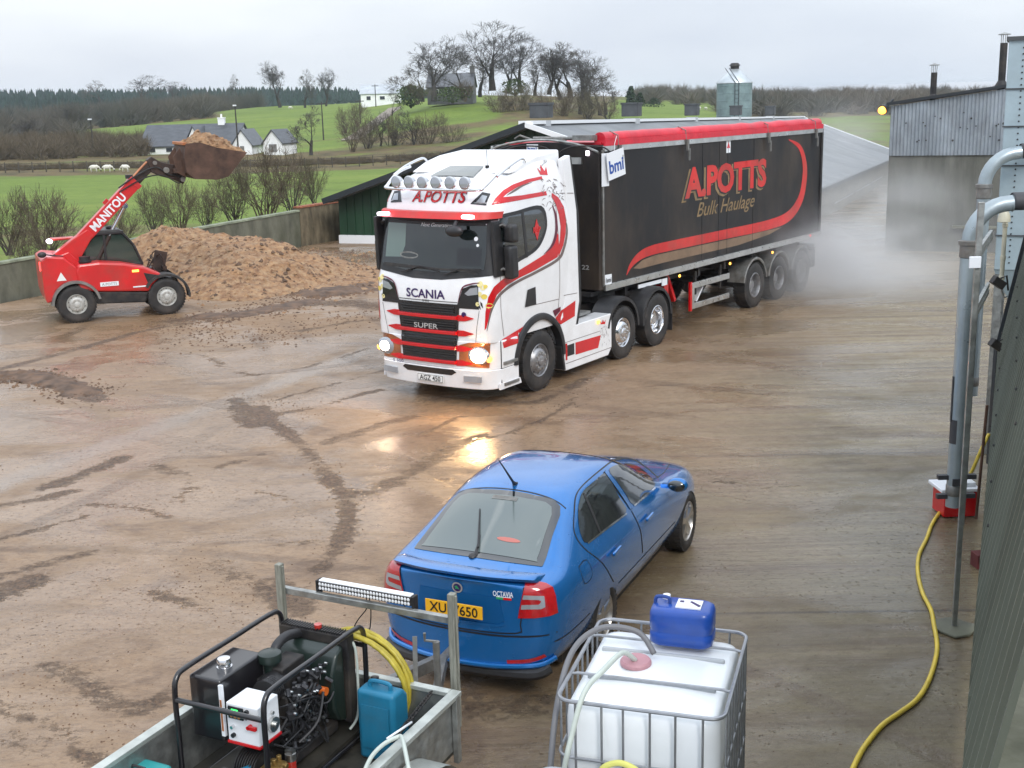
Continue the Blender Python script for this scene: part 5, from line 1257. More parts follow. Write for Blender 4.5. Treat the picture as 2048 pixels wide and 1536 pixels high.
def lorry():
    t = thing('lorry_tractor', 'white and red lorry tractor unit with lit headlamps and lettered roof sign', 'lorry', (TP[0], TP[1], 0), R_(TP[2]))
    # ---- cab shell: stacked plan outlines. x forward, front bumper at 0, y left
    def outline(z, xf, xr, hw, cr, bulge, n=5):
        pts = [(xr, hw*.985), (xr+.12, hw), ((xr+xf)*.5-.1, hw), (xf-cr-.35, hw), (xf-cr*.95-bulge*.7, hw)]
        for k in range(1, n+1):
            a = pi/2*k/n; pts.append((xf-bulge*.7-cr + cr*sin(a), hw-cr*.9 + cr*.9*cos(a)))
        pts += [(xf-bulge*.32, hw*.5), (xf-bulge*.08, hw*.25), (xf, 0)]
        full = pts + [(x, -y) for x, y in pts[-2::-1]]
        return [(x, y, z) for x, y in full]
    S = [(1.05, .02, -2.42, 1.19, .22, .10), (1.3, .035, -2.44, 1.205, .22, .10), (1.65, .04, -2.46, 1.215, .24, .11), (1.98, .035, -2.47, 1.22, .26, .13), (2.10, .0, -2.47, 1.22, .27, .15), (2.16, -.01, -2.47, 1.22, .27, .15),
         (2.6, -.10, -2.46, 1.215, .26, .16), (3.02, -.20, -2.45, 1.205, .26, .16), (3.08, -.205, -2.44, 1.20, .26, .16), (3.26, -.23, -2.42, 1.19, .27, .17), (3.42, -.33, -2.40, 1.175, .30, .19), (3.56, -.55, -2.38, 1.15, .34, .2), (3.68, -.88, -2.35, 1.11, .38, .2), (3.80, -1.30, -2.32, 1.06, .36, .14), (3.87, -1.62, -2.28, .98, .25, .05), (3.90, -1.75, -2.2, .85, .2, .02)]
    b = MB(); n = None
    for i, s in enumerate(S):
        o = outline(*s); n = len(o); b.v += o
    for i in range(len(S)-1):
        for k in range(n): b.f.append((i*n+k, i*n+(k+1) % n, (i+1)*n+(k+1) % n, (i+1)*n+k)); b.m.append(0)
    for base in (0, (len(S)-1)*n):   # caps as strips
        h = n//2
        for k in range(h):
            q = (base+k, base+k+1, base+n-2-k, base+n-1-k)
            if k == h-1: q = (base+k, base+k+1, base+n-1-k)
            b.f.append(q); b.m.append(0)
    cab = b.build('cab_shell', [M['white'], M['black']], t, smooth=32)
    tree = bvh_of(cab)
    # front wheel arch cut out of the shell
    cut = MB(); cut.cyl((-1.46, 2, .52), (-1.46, .55, .52), .70, 40, 1); co = cut.build('cut', [M['white'], M['black']]); co2 = None
    cut = MB(); cut.cyl((-1.46, -2, .52), (-1.46, -.55, .52), .70, 40, 1); co2 = cut.build('cut', [M['white'], M['black']])
    for c in (co, co2):
        m = cab.modifiers.new('b', 'BOOLEAN'); m.operation = 'DIFFERENCE'; m.object = c; m.solver = 'EXACT'
    bpy.context.view_layer.update()
    me = bpy.data.meshes.new_from_object(cab.evaluated_get(bpy.context.evaluated_depsgraph_get())); cab.modifiers.clear(); old = cab.data; cab.data = me
    me.polygons.foreach_set('use_smooth', [True]*len(me.polygons)); me.set_sharp_from_angle(angle=R_(32))
    bpy.data.objects.remove(co); bpy.data.objects.remove(co2)
    # ---- roof spoiler, side collars
    b = MB()
    pr = [(-.95, 3.68), (-1.35, 3.84), (-1.75, 3.93), (-2.48, 4.00), (-2.50, 3.72), (-1.6, 3.7)]
    b.prism(pr, -1.02, 1.02, 'y'); b.build('roof_spoiler', M['white'], t, smooth=30, bevel=.035, seg=3)
    for s in (1, -1):
        b = MB(); b.prism([(-2.30, 3.84), (-2.52, 3.90), (-2.72, 2.95), (-2.78, 1.35), (-2.66, .95), (-2.25, .78), (-2.12, 1.05), (-2.28, 1.4), (-2.36, 2.0), (-2.40, 3.0)], s*1.10, s*1.212, 'y')
        b.build('side_fairing', M['white'], t, smooth=0, bevel=.012)
        b = MB(); b.prism([(-2.52, 3.88), (-2.57, 3.88), (-2.80, 2.9), (-2.86, 1.35), (-2.72, .9), (-2.66, .95), (-2.79, 1.35), (-2.73, 2.95)], s*1.11, s*1.205, 'y'); b.build('rubber_edge', M['black'], t, smooth=0)
    b = MB(); b.box((-2.44, 0, 2.4), (.08, 2.2, 2.6)); b.build('rear_wall', M['chassis'], t, smooth=0)
    # ---- front lower: bumper and grille
    def fx(y): return .04 - .16*(abs(y)/1.2)**2.6
    b = MB(); prof = []
    ys = [-1.22 + 2.44*k/24 for k in range(25)]
    def slab(z0, z1, dx, mi=0, y0=-1.22, y1=1.22, back=.35, top_in=0, bot_in=0, bld=None, nn=24):
        bb = bld; vs = []
        for k in range(nn+1):
            y = y0+(y1-y0)*k/nn; e = max(0, abs(y)-1.0)/.22; x = fx(y)+dx - .20*e*e
            vs += [(x-bot_in, y, z0), (x-top_in, y, z1), (-back, y, z1), (-back, y, z0)]
        fs = []
        for k in range(nn):
            a = 4*k; c = a+4
            fs += [(a, c, c+1, a+1), (a+1, c+1, c+2, a+2), (a+2, c+2, c+3, a+3), (a+3, c+3, c, a)]
        fs += [(0,1,2,3), (4*nn+3, 4*nn+2, 4*nn+1, 4*nn)]
        bb.add(vs, fs, mi)
    slab(.60, 1.06, .0, 0, bld=b, back=.8); slab(.27, .598, .035, 0, bld=b, back=.8, bot_in=.05)
    b.build('bumper', M['white'], t, smooth=40, bevel=.012)
    for s in (1, -1):      # wing panel in front of the wheel with black step wells
        b = MB(); b.prism([(-.30, .28), (-.30, 1.06), (-.86, 1.06), (-.80, .70), (-.84, .28)], s*.95, s*1.215, 'y'); b.build('step_panel', M['black'], t, smooth=0, bevel=.012)
        b = MB()
        for z in (.33, .68): b.box((-.56, s*1.19, z), (.42, .12, .05))
        b.build('step', M['steel'], t, smooth=0, bevel=.006)
        b = MB(); b.prism([(-.24, .26), (-.24, .36), (-.82, .36), (-.86, .26)], s*1.20, s*1.228, 'y'); b.build('sill_strip', M['white'], t, smooth=0)
        b = MB()   # arch flare
        a0, a1 = R_(5), R_(182); vs = []; nn = 26
        for k in range(nn+1):
            a = a0+(a1-a0)*k/nn; c, q = cos(a), sin(a)
            for (rr_, yy) in ((.70, 1.10), (.70, 1.245), (.73, 1.255), (.80, 1.235), (.82, 1.19)): vs.append((-1.46+rr_*c, s*yy, .52+rr_*q))
        b.add(vs, [(5*k+j, 5*k+j+1, 5*k+5+j+1, 5*k+5+j) for k in range(nn) for j in range(4)]); b.build('wheel_arch', M['black'], t, smooth=40)
        b = MB(); b.prism([(-2.12, .62), (-2.22, .2), (-2.27, .2), (-2.18, .66)], s*.8, s*1.22, 'y'); b.build('mud_flap', M['black'], t, smooth=0)
    # grille recess
    b = MB(); g = [(-.62, 1.64), (.62, 1.64), (.54, .66), (-.54, .66)]
    for i, (z, hwid) in enumerate(((1.44, .60), (1.19, .585), (.94, .57), (.70, .555))):
        bl = MB(); slab(z-.028, z+.028, .055, 0, -hwid, hwid, back=-.0, bld=bl, nn=10); bl.build('grille_blade', M['red'], t, smooth=0, bevel=.008)
    bl = MB()
    for z in (1.60, 1.56, 1.52, 1.34, 1.30, 1.26, 1.09, 1.05, 1.01, .84, .80): slab(z-.008, z+.008, .03, 0, -.54, .54, back=-.0, bld=bl, nn=6)
    bl.build('grille_mesh', M['black'], t, smooth=0)
    # ---- decals on the front
    fb = MB()
    for o in [cab] + [c for c in kids(t) if c.name.startswith('bumper')]:
        k = len(fb.v); fb.v += [tuple(v.co) for v in o.data.vertices]; fb.f += [tuple(i+k for i in p.vertices) for p in o.data.polygons]
    ftree = BVHTree.FromPolygons([Vector(v) for v in fb.v], fb.f)
    def F(name, polys, m, off=.005, grid=.08): return decal(name, P_(*polys), ftree, 'front', m, t, off, grid)
    F('grille_back', [[(-.64, 1.66), (.64, 1.66), (.585, 1.05), (-.585, 1.05)]], M['blackgloss'], .008)
    F('grille_back', [[(-.585, 1.06), (.585, 1.06), (.55, .66), (-.55, .66)]], M['blackgloss'], .010)
    F('windscreen_surround', [[(-1.16, 3.02), (1.16, 3.02), (1.19, 2.5), (1.17, 2.13), (.9, 2.10), (.3, 2.04), (-.3, 2.04), (-.9, 2.10), (-1.17, 2.13), (-1.19, 2.5)]], M['black'], .006)
    F('windscreen', [[(-1.02, 2.95), (0, 2.965), (1.02, 2.95), (1.06, 2.5), (1.05, 2.22), (.5, 2.16), (-.5, 2.16), (-1.05, 2.22), (-1.06, 2.5)]], M['screenglass'], .012)
    decal('steering_wheel', P_(band([(-.42+.20*cos(k*pi/8), 2.40+.045*sin(k*pi/8), .022) for k in range(17)], 2)), ftree, 'front', M['steel'], t, .0142)
    F('screen_reflection', [[(-.98, 2.90), (-.55, 2.91), (-.52, 2.55), (-.60, 2.36), (-.98, 2.34)]], M['skyreflect'], .0138)  # pale sky reflection painted on one side of the windscreen
    F('dash_top', [[(-1.02, 2.25), (-.2, 2.24), (.3, 2.22), (1.0, 2.24), (1.0, 2.19), (-1.02, 2.19)]], M['chassis'], .014)
    F('air_freshener', [circ(.86, 2.70, .035, 12), circ(.90, 2.60, .025, 10)], M['paper'], .0142)
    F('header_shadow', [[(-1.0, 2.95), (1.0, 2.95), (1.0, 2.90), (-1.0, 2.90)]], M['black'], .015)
    F('cab_sticker', [rect(.55, 2.28, .98, 2.55)], M['blackgloss'], .0145)
    b = MB()     # wipers
    for y0, y1 in ((-.55, .25), (.35, 1.0)): b.tube([(.03, y0, 2.12), (-.0, (y0+y1)/2, 2.24), (-.01, y1, 2.17)], .012, 6)
    b.build('wiper', M['black'], t)
    for s in (1, -1):
        F('lamp_surround', [[(s*.60, 1.66), (s*.70, 1.92), (s*.86, 1.98), (s*.98, 1.99), (s*1.0, 1.60), (s*.62, 1.60)]], M['blackgloss'], .008)
        F('upper_lamp', [[(s*.74, 1.84), (s*.84, 1.93), (s*.97, 1.955), (s*.985, 1.84), (s*.80, 1.81)]], M['lampglass'], .014)
        F('lamp_line', [band([(s*.62, 1.70, .01), (s*.70, 1.93, .02), (s*.86, 2.0, .022), (s*1.0, 2.02, .01)])], M['maroon'], .015)
        F('fog_surround', [[(s*.60, .66), (s*.62, 1.0), (s*.80, 1.05), (s*1.12, 1.06), (s*1.10, .64)]], M['lampamber'], .012)
        # headlamp
        b = MB(); y = s*.93; x = fx(y)
        b.ell((x-.01, y, .84), (.07, .24, .15), 20, 10); b.build('headlamp', M['lampglass'], t)
        b = MB(); b.ell((x+.045, s*.97, .84), (.03, .15 if s > 0 else .11, .115 if s > 0 else .085), 16, 8); b.build('headlamp_bulb', M['headlit'] if s > 0 else M['headlit2'], t)
        b = MB(); b.ell((x-.03, s*1.13, .80), (.05, .07, .06), 12, 6); b.build('indicator', M['amber'], t)
        b = MB(); slab(.40, .50, .044, 0, s*.70 if s > 0 else -1.02, 1.02 if s > 0 else -.70, back=-.0, bld=b, nn=4); b.build('lower_lamp', M['lampglass'], t, smooth=0, bevel=.01)
        # painted fading stripes beside the grille
        st = []
        for z, w in ((1.44, .60), (1.19, .585), (.94, .57), (.70, .555)):
            st.append([(s*w, z+.05), (s*(w+.12), z+.05), (s*(w+.30), z+.012), (s*(w+.30), z), (s*(w+.14), z-.045), (s*w, z-.05)])
        [F('stripe', [q], M['red'], .016) for q in st]
        F('seam', [band([(s*1.0, 1.58, .008), (s*.93, 1.2, .008), (s*.86, .66, .008)])], M['letter_black'], .004)
        # top corner lamps beside the sign
        F('sign_lamp_surround', [[(s*.70, 3.24), (s*.98, 3.22), (s*.99, 3.40), (s*.84, 3.42)]], M['blackgloss'], .006)
        F('sign_lamp', [[(s*.80, 3.27), (s*.95, 3.26), (s*.955, 3.36), (s*.86, 3.375)]], M['lampglass'], .012)
        for k in range(14):   # yellow roses
            r = random.Random(k*7+3); u = s*(1.06+r.uniform(-.09, .09)); v = 1.86 + r.uniform(-.22, .17)
            if k < 9: F('rose', [circ(u, v, r.uniform(.028,.05), 7)], M['rose'] if k % 2 else M['rose2'], .006+.0006*k, 0)
            elif k < 12: F('rose_leaf', [[(u, v-.12), (u+.035, v-.15), (u+.05, v-.22), (u+.01, v-.17)]], M['letter_black'], .006, 0)
    F('lower_intake', [[(-.50, .585), (.50, .585), (.56, .54), (.46, .485), (-.46, .485), (-.56, .54)]], M['blackgloss'], .006)
    tb = bvh_of([o for o in kids(t) if o.name.startswith('bumper')][0])
    b = MB(); b.box((.062, .03, .40), (.012, .54, .125)); b.build('number_plate', M['platewhite'], t, smooth=0, bevel=.003)
    b = MB(); b.box((.068, .03, .40), (.004, .52, .108)); b.box((.0695, .03, .40), (.004, .505, .094), 1); b.build('plate_border', [M['letter_black'], M['platewhite']], t, smooth=0)
    loose_text('plate_lettering', 'AGZ 450', .115, M['letter_black'], t, (.073, .03, .40), (0,1,0), (0,0,1), bold=.012, width=.43)
    decal('front_lettering', [place_text('SCANIA', .20, -.03, 1.80, bold=.02, width=.80)], tree, 'front', M['navy'], t, .008)
    loose_text('grille_lettering', 'SUPER', .12, M['silver'], t, (.085, .0, 1.28), (0,1,0), (0,0,1), bold=.012, width=.50)
    loose_text('small_lettering', 'S 500', .07, M['navy'], t, (.085, -.62, .64), (0,1,0), (0,0,1), bold=.012, width=.22)
    decal('roof_sign_lettering', [place_text('A.POTTS', .25, .07, 3.345, bold=.028, width=1.06)], tree, 'front', M['maroon'], t, .010)
    decal('roof_sign_face', [place_text('A.POTTS', .25, .07, 3.345, bold=.010, width=1.03)], tree, 'front', M['red'], t, .014)
    decal('screen_lettering', [place_text('Next Generation', .085, .10, 2.90, bold=.003, width=.62, shear=.3)], tree, 'front', M['paper'], t, .018)
    decal('bonnet_lettering', [place_text('CHRIS', .05, -.02, 1.69, bold=.01)], tree, 'front', M['letter_black'], t, .008)
    F('crest', [circ(.72, 1.50, .045, 12)], M['navy'], .016); F('bonnet_line', [band([(-.60, 1.69, .012), (.60, 1.69, .012)], 4)], M['letter_black'], .005)
    # ---- sun visor with red board and marker lights
    b = MB(); vs = []
    nn = 24
    for k in range(nn+1):
        y = -1.19+2.38*k/nn; e = max(0, abs(y)-.95)/.24; x = -.02 - .16*(abs(y)/1.2)**2.6 - .22*e*e
        vs += [(x+.06, y, 3.02), (x-.02, y, 3.12), (x-.20, y, 3.12), (x-.18, y, 3.02)]
    b.add(vs, [(4*k+j, 4*k+4+j, 4*k+4+(j+1) % 4, 4*k+(j+1) % 4) for k in range(nn) for j in range(4)] + [(0,1,2,3), (4*nn+3, 4*nn+2, 4*nn+1, 4*nn)]); b.build('sun_visor', M['red_dull'], t, smooth=40)
    for s in (1, -1):
        b = MB(); b.box((.0, s*.86, 3.068), (.10, .20, .055), rot=-s*.12); b.build('marker_light', M['marker_white'], t, smooth=0, bevel=.015)
    # ---- roof bar with six round lamps
    b = MB(); pts = [(-.95, 1.02, 3.78), (-.62, 1.02, 3.70), (-.30, .99, 3.52), (-.20, .88, 3.47), (-.13, 0, 3.47), (-.20, -.88, 3.47), (-.30, -.99, 3.52), (-.62, -1.02, 3.70), (-.95, -1.02, 3.78)]
    b.tube(catmull(pts, 6), .027, 10); b.build('light_bar', M['chrome'], t, smooth=60)
    for k in range(6):
        y = -.69 + .278*k; e = bpy.data.objects.new('spot_lamp', None); COL.objects.link(e); e.parent = t; e.location = (-.17-.04*abs(y), y, 3.58)
        b = MB(); b.lathe([(0, -.09), (.06, -.08), (.09, -.03), (.104, .03), (.104, .05), (.092, .055)], axis='x', n=24); b.cyl((0,0,-.13), (0,0,-.07), .02, 8); b.build('housing', M['chrome'], e)
        b = MB(); b.lathe([(.093, .05), (.08, .062), (0, .07)], axis='x', n=24); b.build('lens', M['lampglass'], e)
    b = MB(); b.cyl((-1.15, .45, 3.76), (-1.15, .45, 3.80), .035, 10); b.tube([(-1.15,.45,3.8), (-1.12,.47,4.05)], .006, 5); b.build('antenna', M['black'], t)
    decal('roof_hatch', P_([(-1.2, -.35), (-1.2, .35), (-.75, .45), (-.75, -.45)]), tree, 'top', M['glassgreen'], t, .02)
    for s in (1, -1):
        b = MB(); b.tube(catmull([(-.55, s*1.06, 3.66), (-.9, s*1.06, 3.80), (-1.3, s*1.03, 3.90), (-1.42, s*1.02, 3.84)], 5), .022, 8); b.build('roof_rail', M['chrome'], t)
        # ---- mirrors
        m_ = bpy.data.objects.new('mirror', None); COL.objects.link(m_); m_.parent = t
        b = MB(); b.prism([(-.16, 0), (.06, .02), (.08, .30), (-.14, .30)], s*1.25, s*1.42, 'y'); b.M = None
        for v in range(len(b.v)): b.v[v] = (b.v[v][0]-.46, b.v[v][1], b.v[v][2]+2.62)
        k0 = len(b.v); b.prism([(-.60, 2.06), (-.38, 2.05), (-.36, 2.59), (-.58, 2.59)], s*1.25, s*1.42, 'y'); b.build('mirror_housing', M['black'], m_, smooth=30, bevel=.05, seg=3)
        for z in (2.86, 2.16):
            b = MB(); b.tube([(-.30, s*1.16, z+.02), (-.38, s*1.25, z+.06), (-.46, s*1.33, z)], .035, 8); b.build('mirror_arm', M['black'], m_, smooth=30)
        b = MB(); b.prism([(-.20,2.10), (-.16,3.0), (-.34,3.0), (-.50,2.10)], s*1.17, s*1.235, 'y'); b.build('mirror_foot', M['black'], m_, smooth=0, bevel=.02)
    b = MB(); b.ell((.05, .62, 2.84), (.09, .17, .09), 14, 8); b.tube([(-.05,.62,3.02), (.06,.62,2.9)], .03, 8); b.build('kerb_mirror', M['black'], t)
    # ---- left side decals, traced on the side plane
    def Z(zx, zy): 
        p = PX(TP, 1, 1.22, 720+zx/2.954, 280+zy/2.954); return (p[0], p[2])
    def S_(name, polys, m, off=.005, side='left', par=None): return decal(name, P_(*polys), trees[side], side, m, par or t, off, .09)
    allb = MB()
    for o in [cab] + [c for c in kids(t) if c.name.startswith('side_fairing')]:
        k = len(allb.v); allb.v += [tuple(v.co) for v in o.data.vertices]; allb.f += [tuple(i+k for i in p.vertices) for p in o.data.polygons]
    sd = BVHTree.FromPolygons([Vector(v) for v in allb.v], allb.f); trees = {'left': sd, 'right': sd}
    def both(name, polys, m, off=.005):
        S_(name, polys, m, off, 'left'); S_(name, polys, m, off, 'right')
    win = catmull([(-.30, 3.02), (-.9, 3.10), (-1.60, 3.12), (-1.76, 2.85), (-1.66, 2.60), (-1.40, 2.40), (-.9, 2.28), (-.52, 2.20), (-.36, 2.26), (-.28, 2.6)], 4, True)
    both('window_frame', [win], M['black'], .006)
    wi = catmull([(-.42, 2.98), (-.9, 3.04), (-1.52, 3.06), (-1.68, 2.84), (-1.58, 2.62), (-1.36, 2.46), (-.9, 2.35), (-.55, 2.28), (-.44, 2.6)], 4, True)
    both('side_window', [wi], M['glass'], .010)
    both('window_pillar', [band([(-1.02, 3.07, .07), (-1.10, 2.32, .07)], 4)], M['black'], .014)
    atree_b = MB()
    for o in [cab] + [c for c in kids(t) if c.name.startswith(('side_fairing', 'bumper'))]:
        k = len(atree_b.v); atree_b.v += [tuple(v.co) for v in o.data.vertices]; atree_b.f += [tuple(i+k for i in p.vertices) for p in o.data.polygons]
    at = BVHTree.FromPolygons([Vector(v) for v in atree_b.v], atree_b.f)
    def q6(pts): return [(720+a/2.954, 280+b/2.954) for a, b in pts]
    def qb(pts): return band([(720+p[0]/2.954, 280+p[1]/2.954, p[2]/2.954) for p in pts])
    def DP(name, polys, m, off=.005): decal_px(name, polys, at, TP, m, t, off)
    DP('swoosh', [q6(((736,1125),(741,1020),(757,930),(790,868),(845,820),(930,775),(1035,710),(1095,672),(1135,615),(1160,545),(1172,560),(1174,640),(1166,692),(1100,730),(1035,768),(945,812),(865,858),(808,915),(772,1000),(748,1110)))], M['red'])
    DP('swoosh', [q6(((1132,312),(1170,338),(1203,395),(1216,470),(1214,550),(1200,620),(1172,690),(1168,650),(1180,590),(1184,510),(1174,440),(1155,378),(1130,335)))], M['red'], .006)
    DP('swoosh_edge', [qb([(750,1130,3), (775,1010,12), (815,928,16), (870,875,16), (945,828,16), (1035,783,16), (1165,708,16), (1203,640,14), (1222,540,10), (1210,440,3)])], M['taupe'])
    DP('swoosh_edge', [qb([(1085,675,3), (1135,620,14), (1158,540,14), (1155,450,12), (1135,385,5)])], M['maroon'], .008)
    DP('swoosh', [q6(((777,384),(800,345),(845,298),(905,262),(985,232),(1072,214),(1078,230),(1000,250),(930,278),(870,315),(845,338),(960,326),(1098,302),(1104,326),(1000,345),(880,367)))], M['red'])
    DP('swoosh_edge', [qb([(865,328,3), (910,300,12), (960,270,10), (1015,250,2)])], M['taupe'])
    DP('wing_panel', [q6(((838,1178),(966,1100),(944,1196),(848,1230)))], M['red'], .006)
    both('corner_panel', [[Z(*p) for p in ((1160,1052),(1190,1008),(1274,948),(1270,1040),(1187,1090))]], M['red'])
    both('corner_panel', [[Z(*p) for p in ((1142,1008),(1188,985),(1188,1008),(1158,1045))]], M['maroon'], .006)
    both('door_seam', [band([(-.34, 2.22, .012), (-.33, 1.6, .012), (-.42, 1.12, .012)], 4), band([(-2.02, 3.35, .012), (-2.1, 2.6, .012), (-2.12, 1.7, .012), (-2.05, 1.22, .012)], 4), band([(-1.22, 1.50, .01), (-2.1, 1.48, .01)], 4), band([(-2.2, 3.28, .012), (-2.62, 3.25, .012)], 3), band([(-2.25, 1.52, .01), (-2.7, 1.50, .01)], 3)], M['taupe'], .004)
    both('door_handle', [[(-1.10, 1.78), (-1.34, 1.80), (-1.36, 1.50), (-1.02, 1.50)]], M['black'], .012)
    both('window_sticker', [[(-1.42, 2.92), (-1.33, 2.74), (-1.42, 2.56), (-1.51, 2.74)]], M['red'], .016)
    for side, fl in (('left', True), ('right', False)):
        decal('sticker_lettering', [place_text('RAP', .13, -1.42, 2.74, fl, bold=.02)], sd, side, M['red_dull'], t, .020)
        # heraldic bird: crown and pen-line feathers
        decal('emblem_crown', P_([(-1.70, 3.62), (-1.66, 3.74), (-1.74, 3.67), (-1.80, 3.78), (-1.86, 3.67), (-1.95, 3.74), (-1.92, 3.60)]), sd, side, M['red'], t, .006)
        r = random.Random(6); ln = []
        for k in range(46):
            u = -1.68 - r.uniform(0, .62); v = 3.60 - r.uniform(0, .50) - (u+1.68)*-.18; a = r.uniform(-.9, .9) + (pi if r.random() < .5 else 0); l = r.uniform(.05, .13)
            ln.append(band([(u, v, .004), (u+l*.5*cos(a), v+l*.5*sin(a)+.012, .014), (u+l*cos(a), v+l*sin(a), .004)], 3))
        decal('emblem_feathers', P_(*ln), sd, side, M['taupe'], t, .006, .2)
    # ---- chassis, skirts, mudguards, tanks
    b = MB()
    for s in (.42, -.42): b.box((-4.0, s, .88), (5.6, .09, .28))
    for x in (-2.9, -3.7, -4.4, -5.1, -5.8, -6.6): b.box((x, 0, .88), (.1, .84, .2))
    for x in (-1.46, -4.39, -5.78): b.cyl((x, -1.0, .52), (x, 1.0, .52), .09, 12)
    b.box((-1.4, 0, .8), (2.2, 1.5, .6)); b.build('chassis_frame', M['chassis'], t, smooth=0)
    b = MB(); b.lathe([(.55, 0), (.55, .07), (.45, .09)], (-5.0, 0, 1.22), n=28); b.box((-5.0, 0, 1.12), (1.0, .95, .2)); b.build('fifth_wheel', M['chassis'], t)
    b = MB(); b.box((-3.05, 0, 1.0), (1.1, 1.9, .05)); b.build('catwalk', M['steel'], t, smooth=0)
    b = MB(); r = random.Random(2)
    for k in range(5): b.tube(catmull([(-2.65, -.5+.25*k, 1.9), (-2.8-.1*r.random(), -.5+.25*k, 1.3), (-3.1, -.4+.2*k, 1.08), (-3.5, .3-.1*k, 1.12), (-3.7, .1*k, 1.5)], 5), .022, 6)
    b.build('air_lines', M['spoildark'], t)
    for s in (1, -1):
        b = MB(); b.prism([(-2.26, .94), (-3.93, .94), (-3.93, .30), (-3.80, .17), (-2.30, .17), (-2.24, .3)], s*.85, s*1.21, 'y'); sk = b.build('side_skirt', M['white'], t, smooth=0, bevel=.015)
        ts = bvh_of(sk); side = 'left' if s > 0 else 'right'
        decal('skirt_stripe', P_([(-2.62, .62), (-3.52, .60), (-3.42, .38), (-2.62, .40)]), ts, side, M['red'], t, .004)
        decal('skirt_step', P_([(-2.32, .62), (-2.58, .62), (-2.58, .42), (-2.32, .42)]), ts, side, M['black'], t, .003)
        decal('skirt_step_edge', P_([(-2.28, .66), (-2.34, .66), (-2.34, .36), (-2.28, .36)]), ts, side, M['red'], t, .005)
        decal('skirt_line', P_(band([(-2.28, .30, .012), (-3.9, .30, .012)], 3), band([(-2.28, .68, .01), (-3.5, .68, .01)], 3)), ts, side, M['taupe'], t, .003)
        decal('emblem_crown', P_([(-3.52, .80), (-3.50, .86), (-3.56, .82), (-3.60, .88), (-3.64, .82), (-3.70, .86), (-3.68, .78)]), ts, side, M['red'], t, .004)
        r = random.Random(16); ln = []
        for k in range(24):
            u = -3.50 - r.uniform(0, .32); v = .74 - r.uniform(0, .34); a = r.uniform(0, 6.28); l = r.uniform(.04, .08); ln.append(band([(u, v, .003), (u+l*.5*cos(a), v+l*.5*sin(a), .010), (u+l*cos(a), v+l*sin(a), .003)], 2))
        decal('emblem_feathers', P_(*ln), ts, side, M['taupe'], t, .004, .2)
        b = MB(); b.box((-3.42, s*1.222, .86), (.08, .02, .06)); b.build('side_marker', M['amber'], t, smooth=0)
        for x in (-4.39, -5.78):      # mudguards
            b = MB(); vs = []; nn = 22
            for k in range(nn+1):
                a = R_(-5 if x < -5 else 12)+(R_(185 if x < -5 else 168))*k/nn; c, q = cos(a), sin(a)
                for (rr_, yy) in ((.60, .80), (.60, 1.16), (.56, 1.19), (.56, 1.215), (.62, 1.215), (.635, 1.16), (.635, .80)): vs.append((x+rr_*c, s*yy, .55+rr_*q))
            b.add(vs, [(7*k+j, 7*k+j+1, 7*k+8+j, 7*k+7+j) for k in range(nn) for j in range(6)]); b.build('mudguard', M['black'], t, smooth=40)
        b = MB(); b.box((-6.42, s*1.0, .48), (.02, .42, .55)); b.build('mud_flap', M['black'], t, smooth=0)
    for s in (1, -1):
        wheel(t, -1.46, s*1.06, .52, .32, 'steer', s, rimm=M['rim'])
        wheel(t, -4.39, s*1.06, .50, .30, 'steer', s, rimm=M['chrome'])
        wheel(t, -5.78, s*1.06, .52, .30, 'drive', s, rimm=M['chrome'])
    # warm lamp light thrown by the lit headlamps
    for s in (1, -1):
        ld = bpy.data.lights.new('headlamp_beam', 'SPOT'); ld.energy = 90 if s > 0 else 35; ld.spot_size = R_(100); ld.spot_blend = .9; ld.color = (1, .62, .28); ld.shadow_soft_size = .07
        lo = bpy.data.objects.new('headlamp_beam', ld); COL.objects.link(lo); lo.parent = t; lo.location = (.16, s*.95, .84); lo.rotation_euler = (R_(70), 0, R_(-90))
M['lampamber'] = mat('amber_lamp_reflector', (.30,.09,.025), .25, coat=.8, var=.3, vscale=6)
M['screenglass'] = mat('windscreen_glass', (.008,.012,.012), .05, spec=.6, coat=.6); M['skyreflect'] = mat('painted_sky_reflection', (.11,.16,.14), .12, coat=1)
M['headlit2'] = mat('lit_headlamp_pale', (1,.9,.9), .3, emit=(1,.78,.66), estr=30)
M['rose'] = mat('rose_yellow', (.75,.58,.10), .4); M['rose2'] = mat('rose_pale', (.80,.70,.32), .4)
lorry()

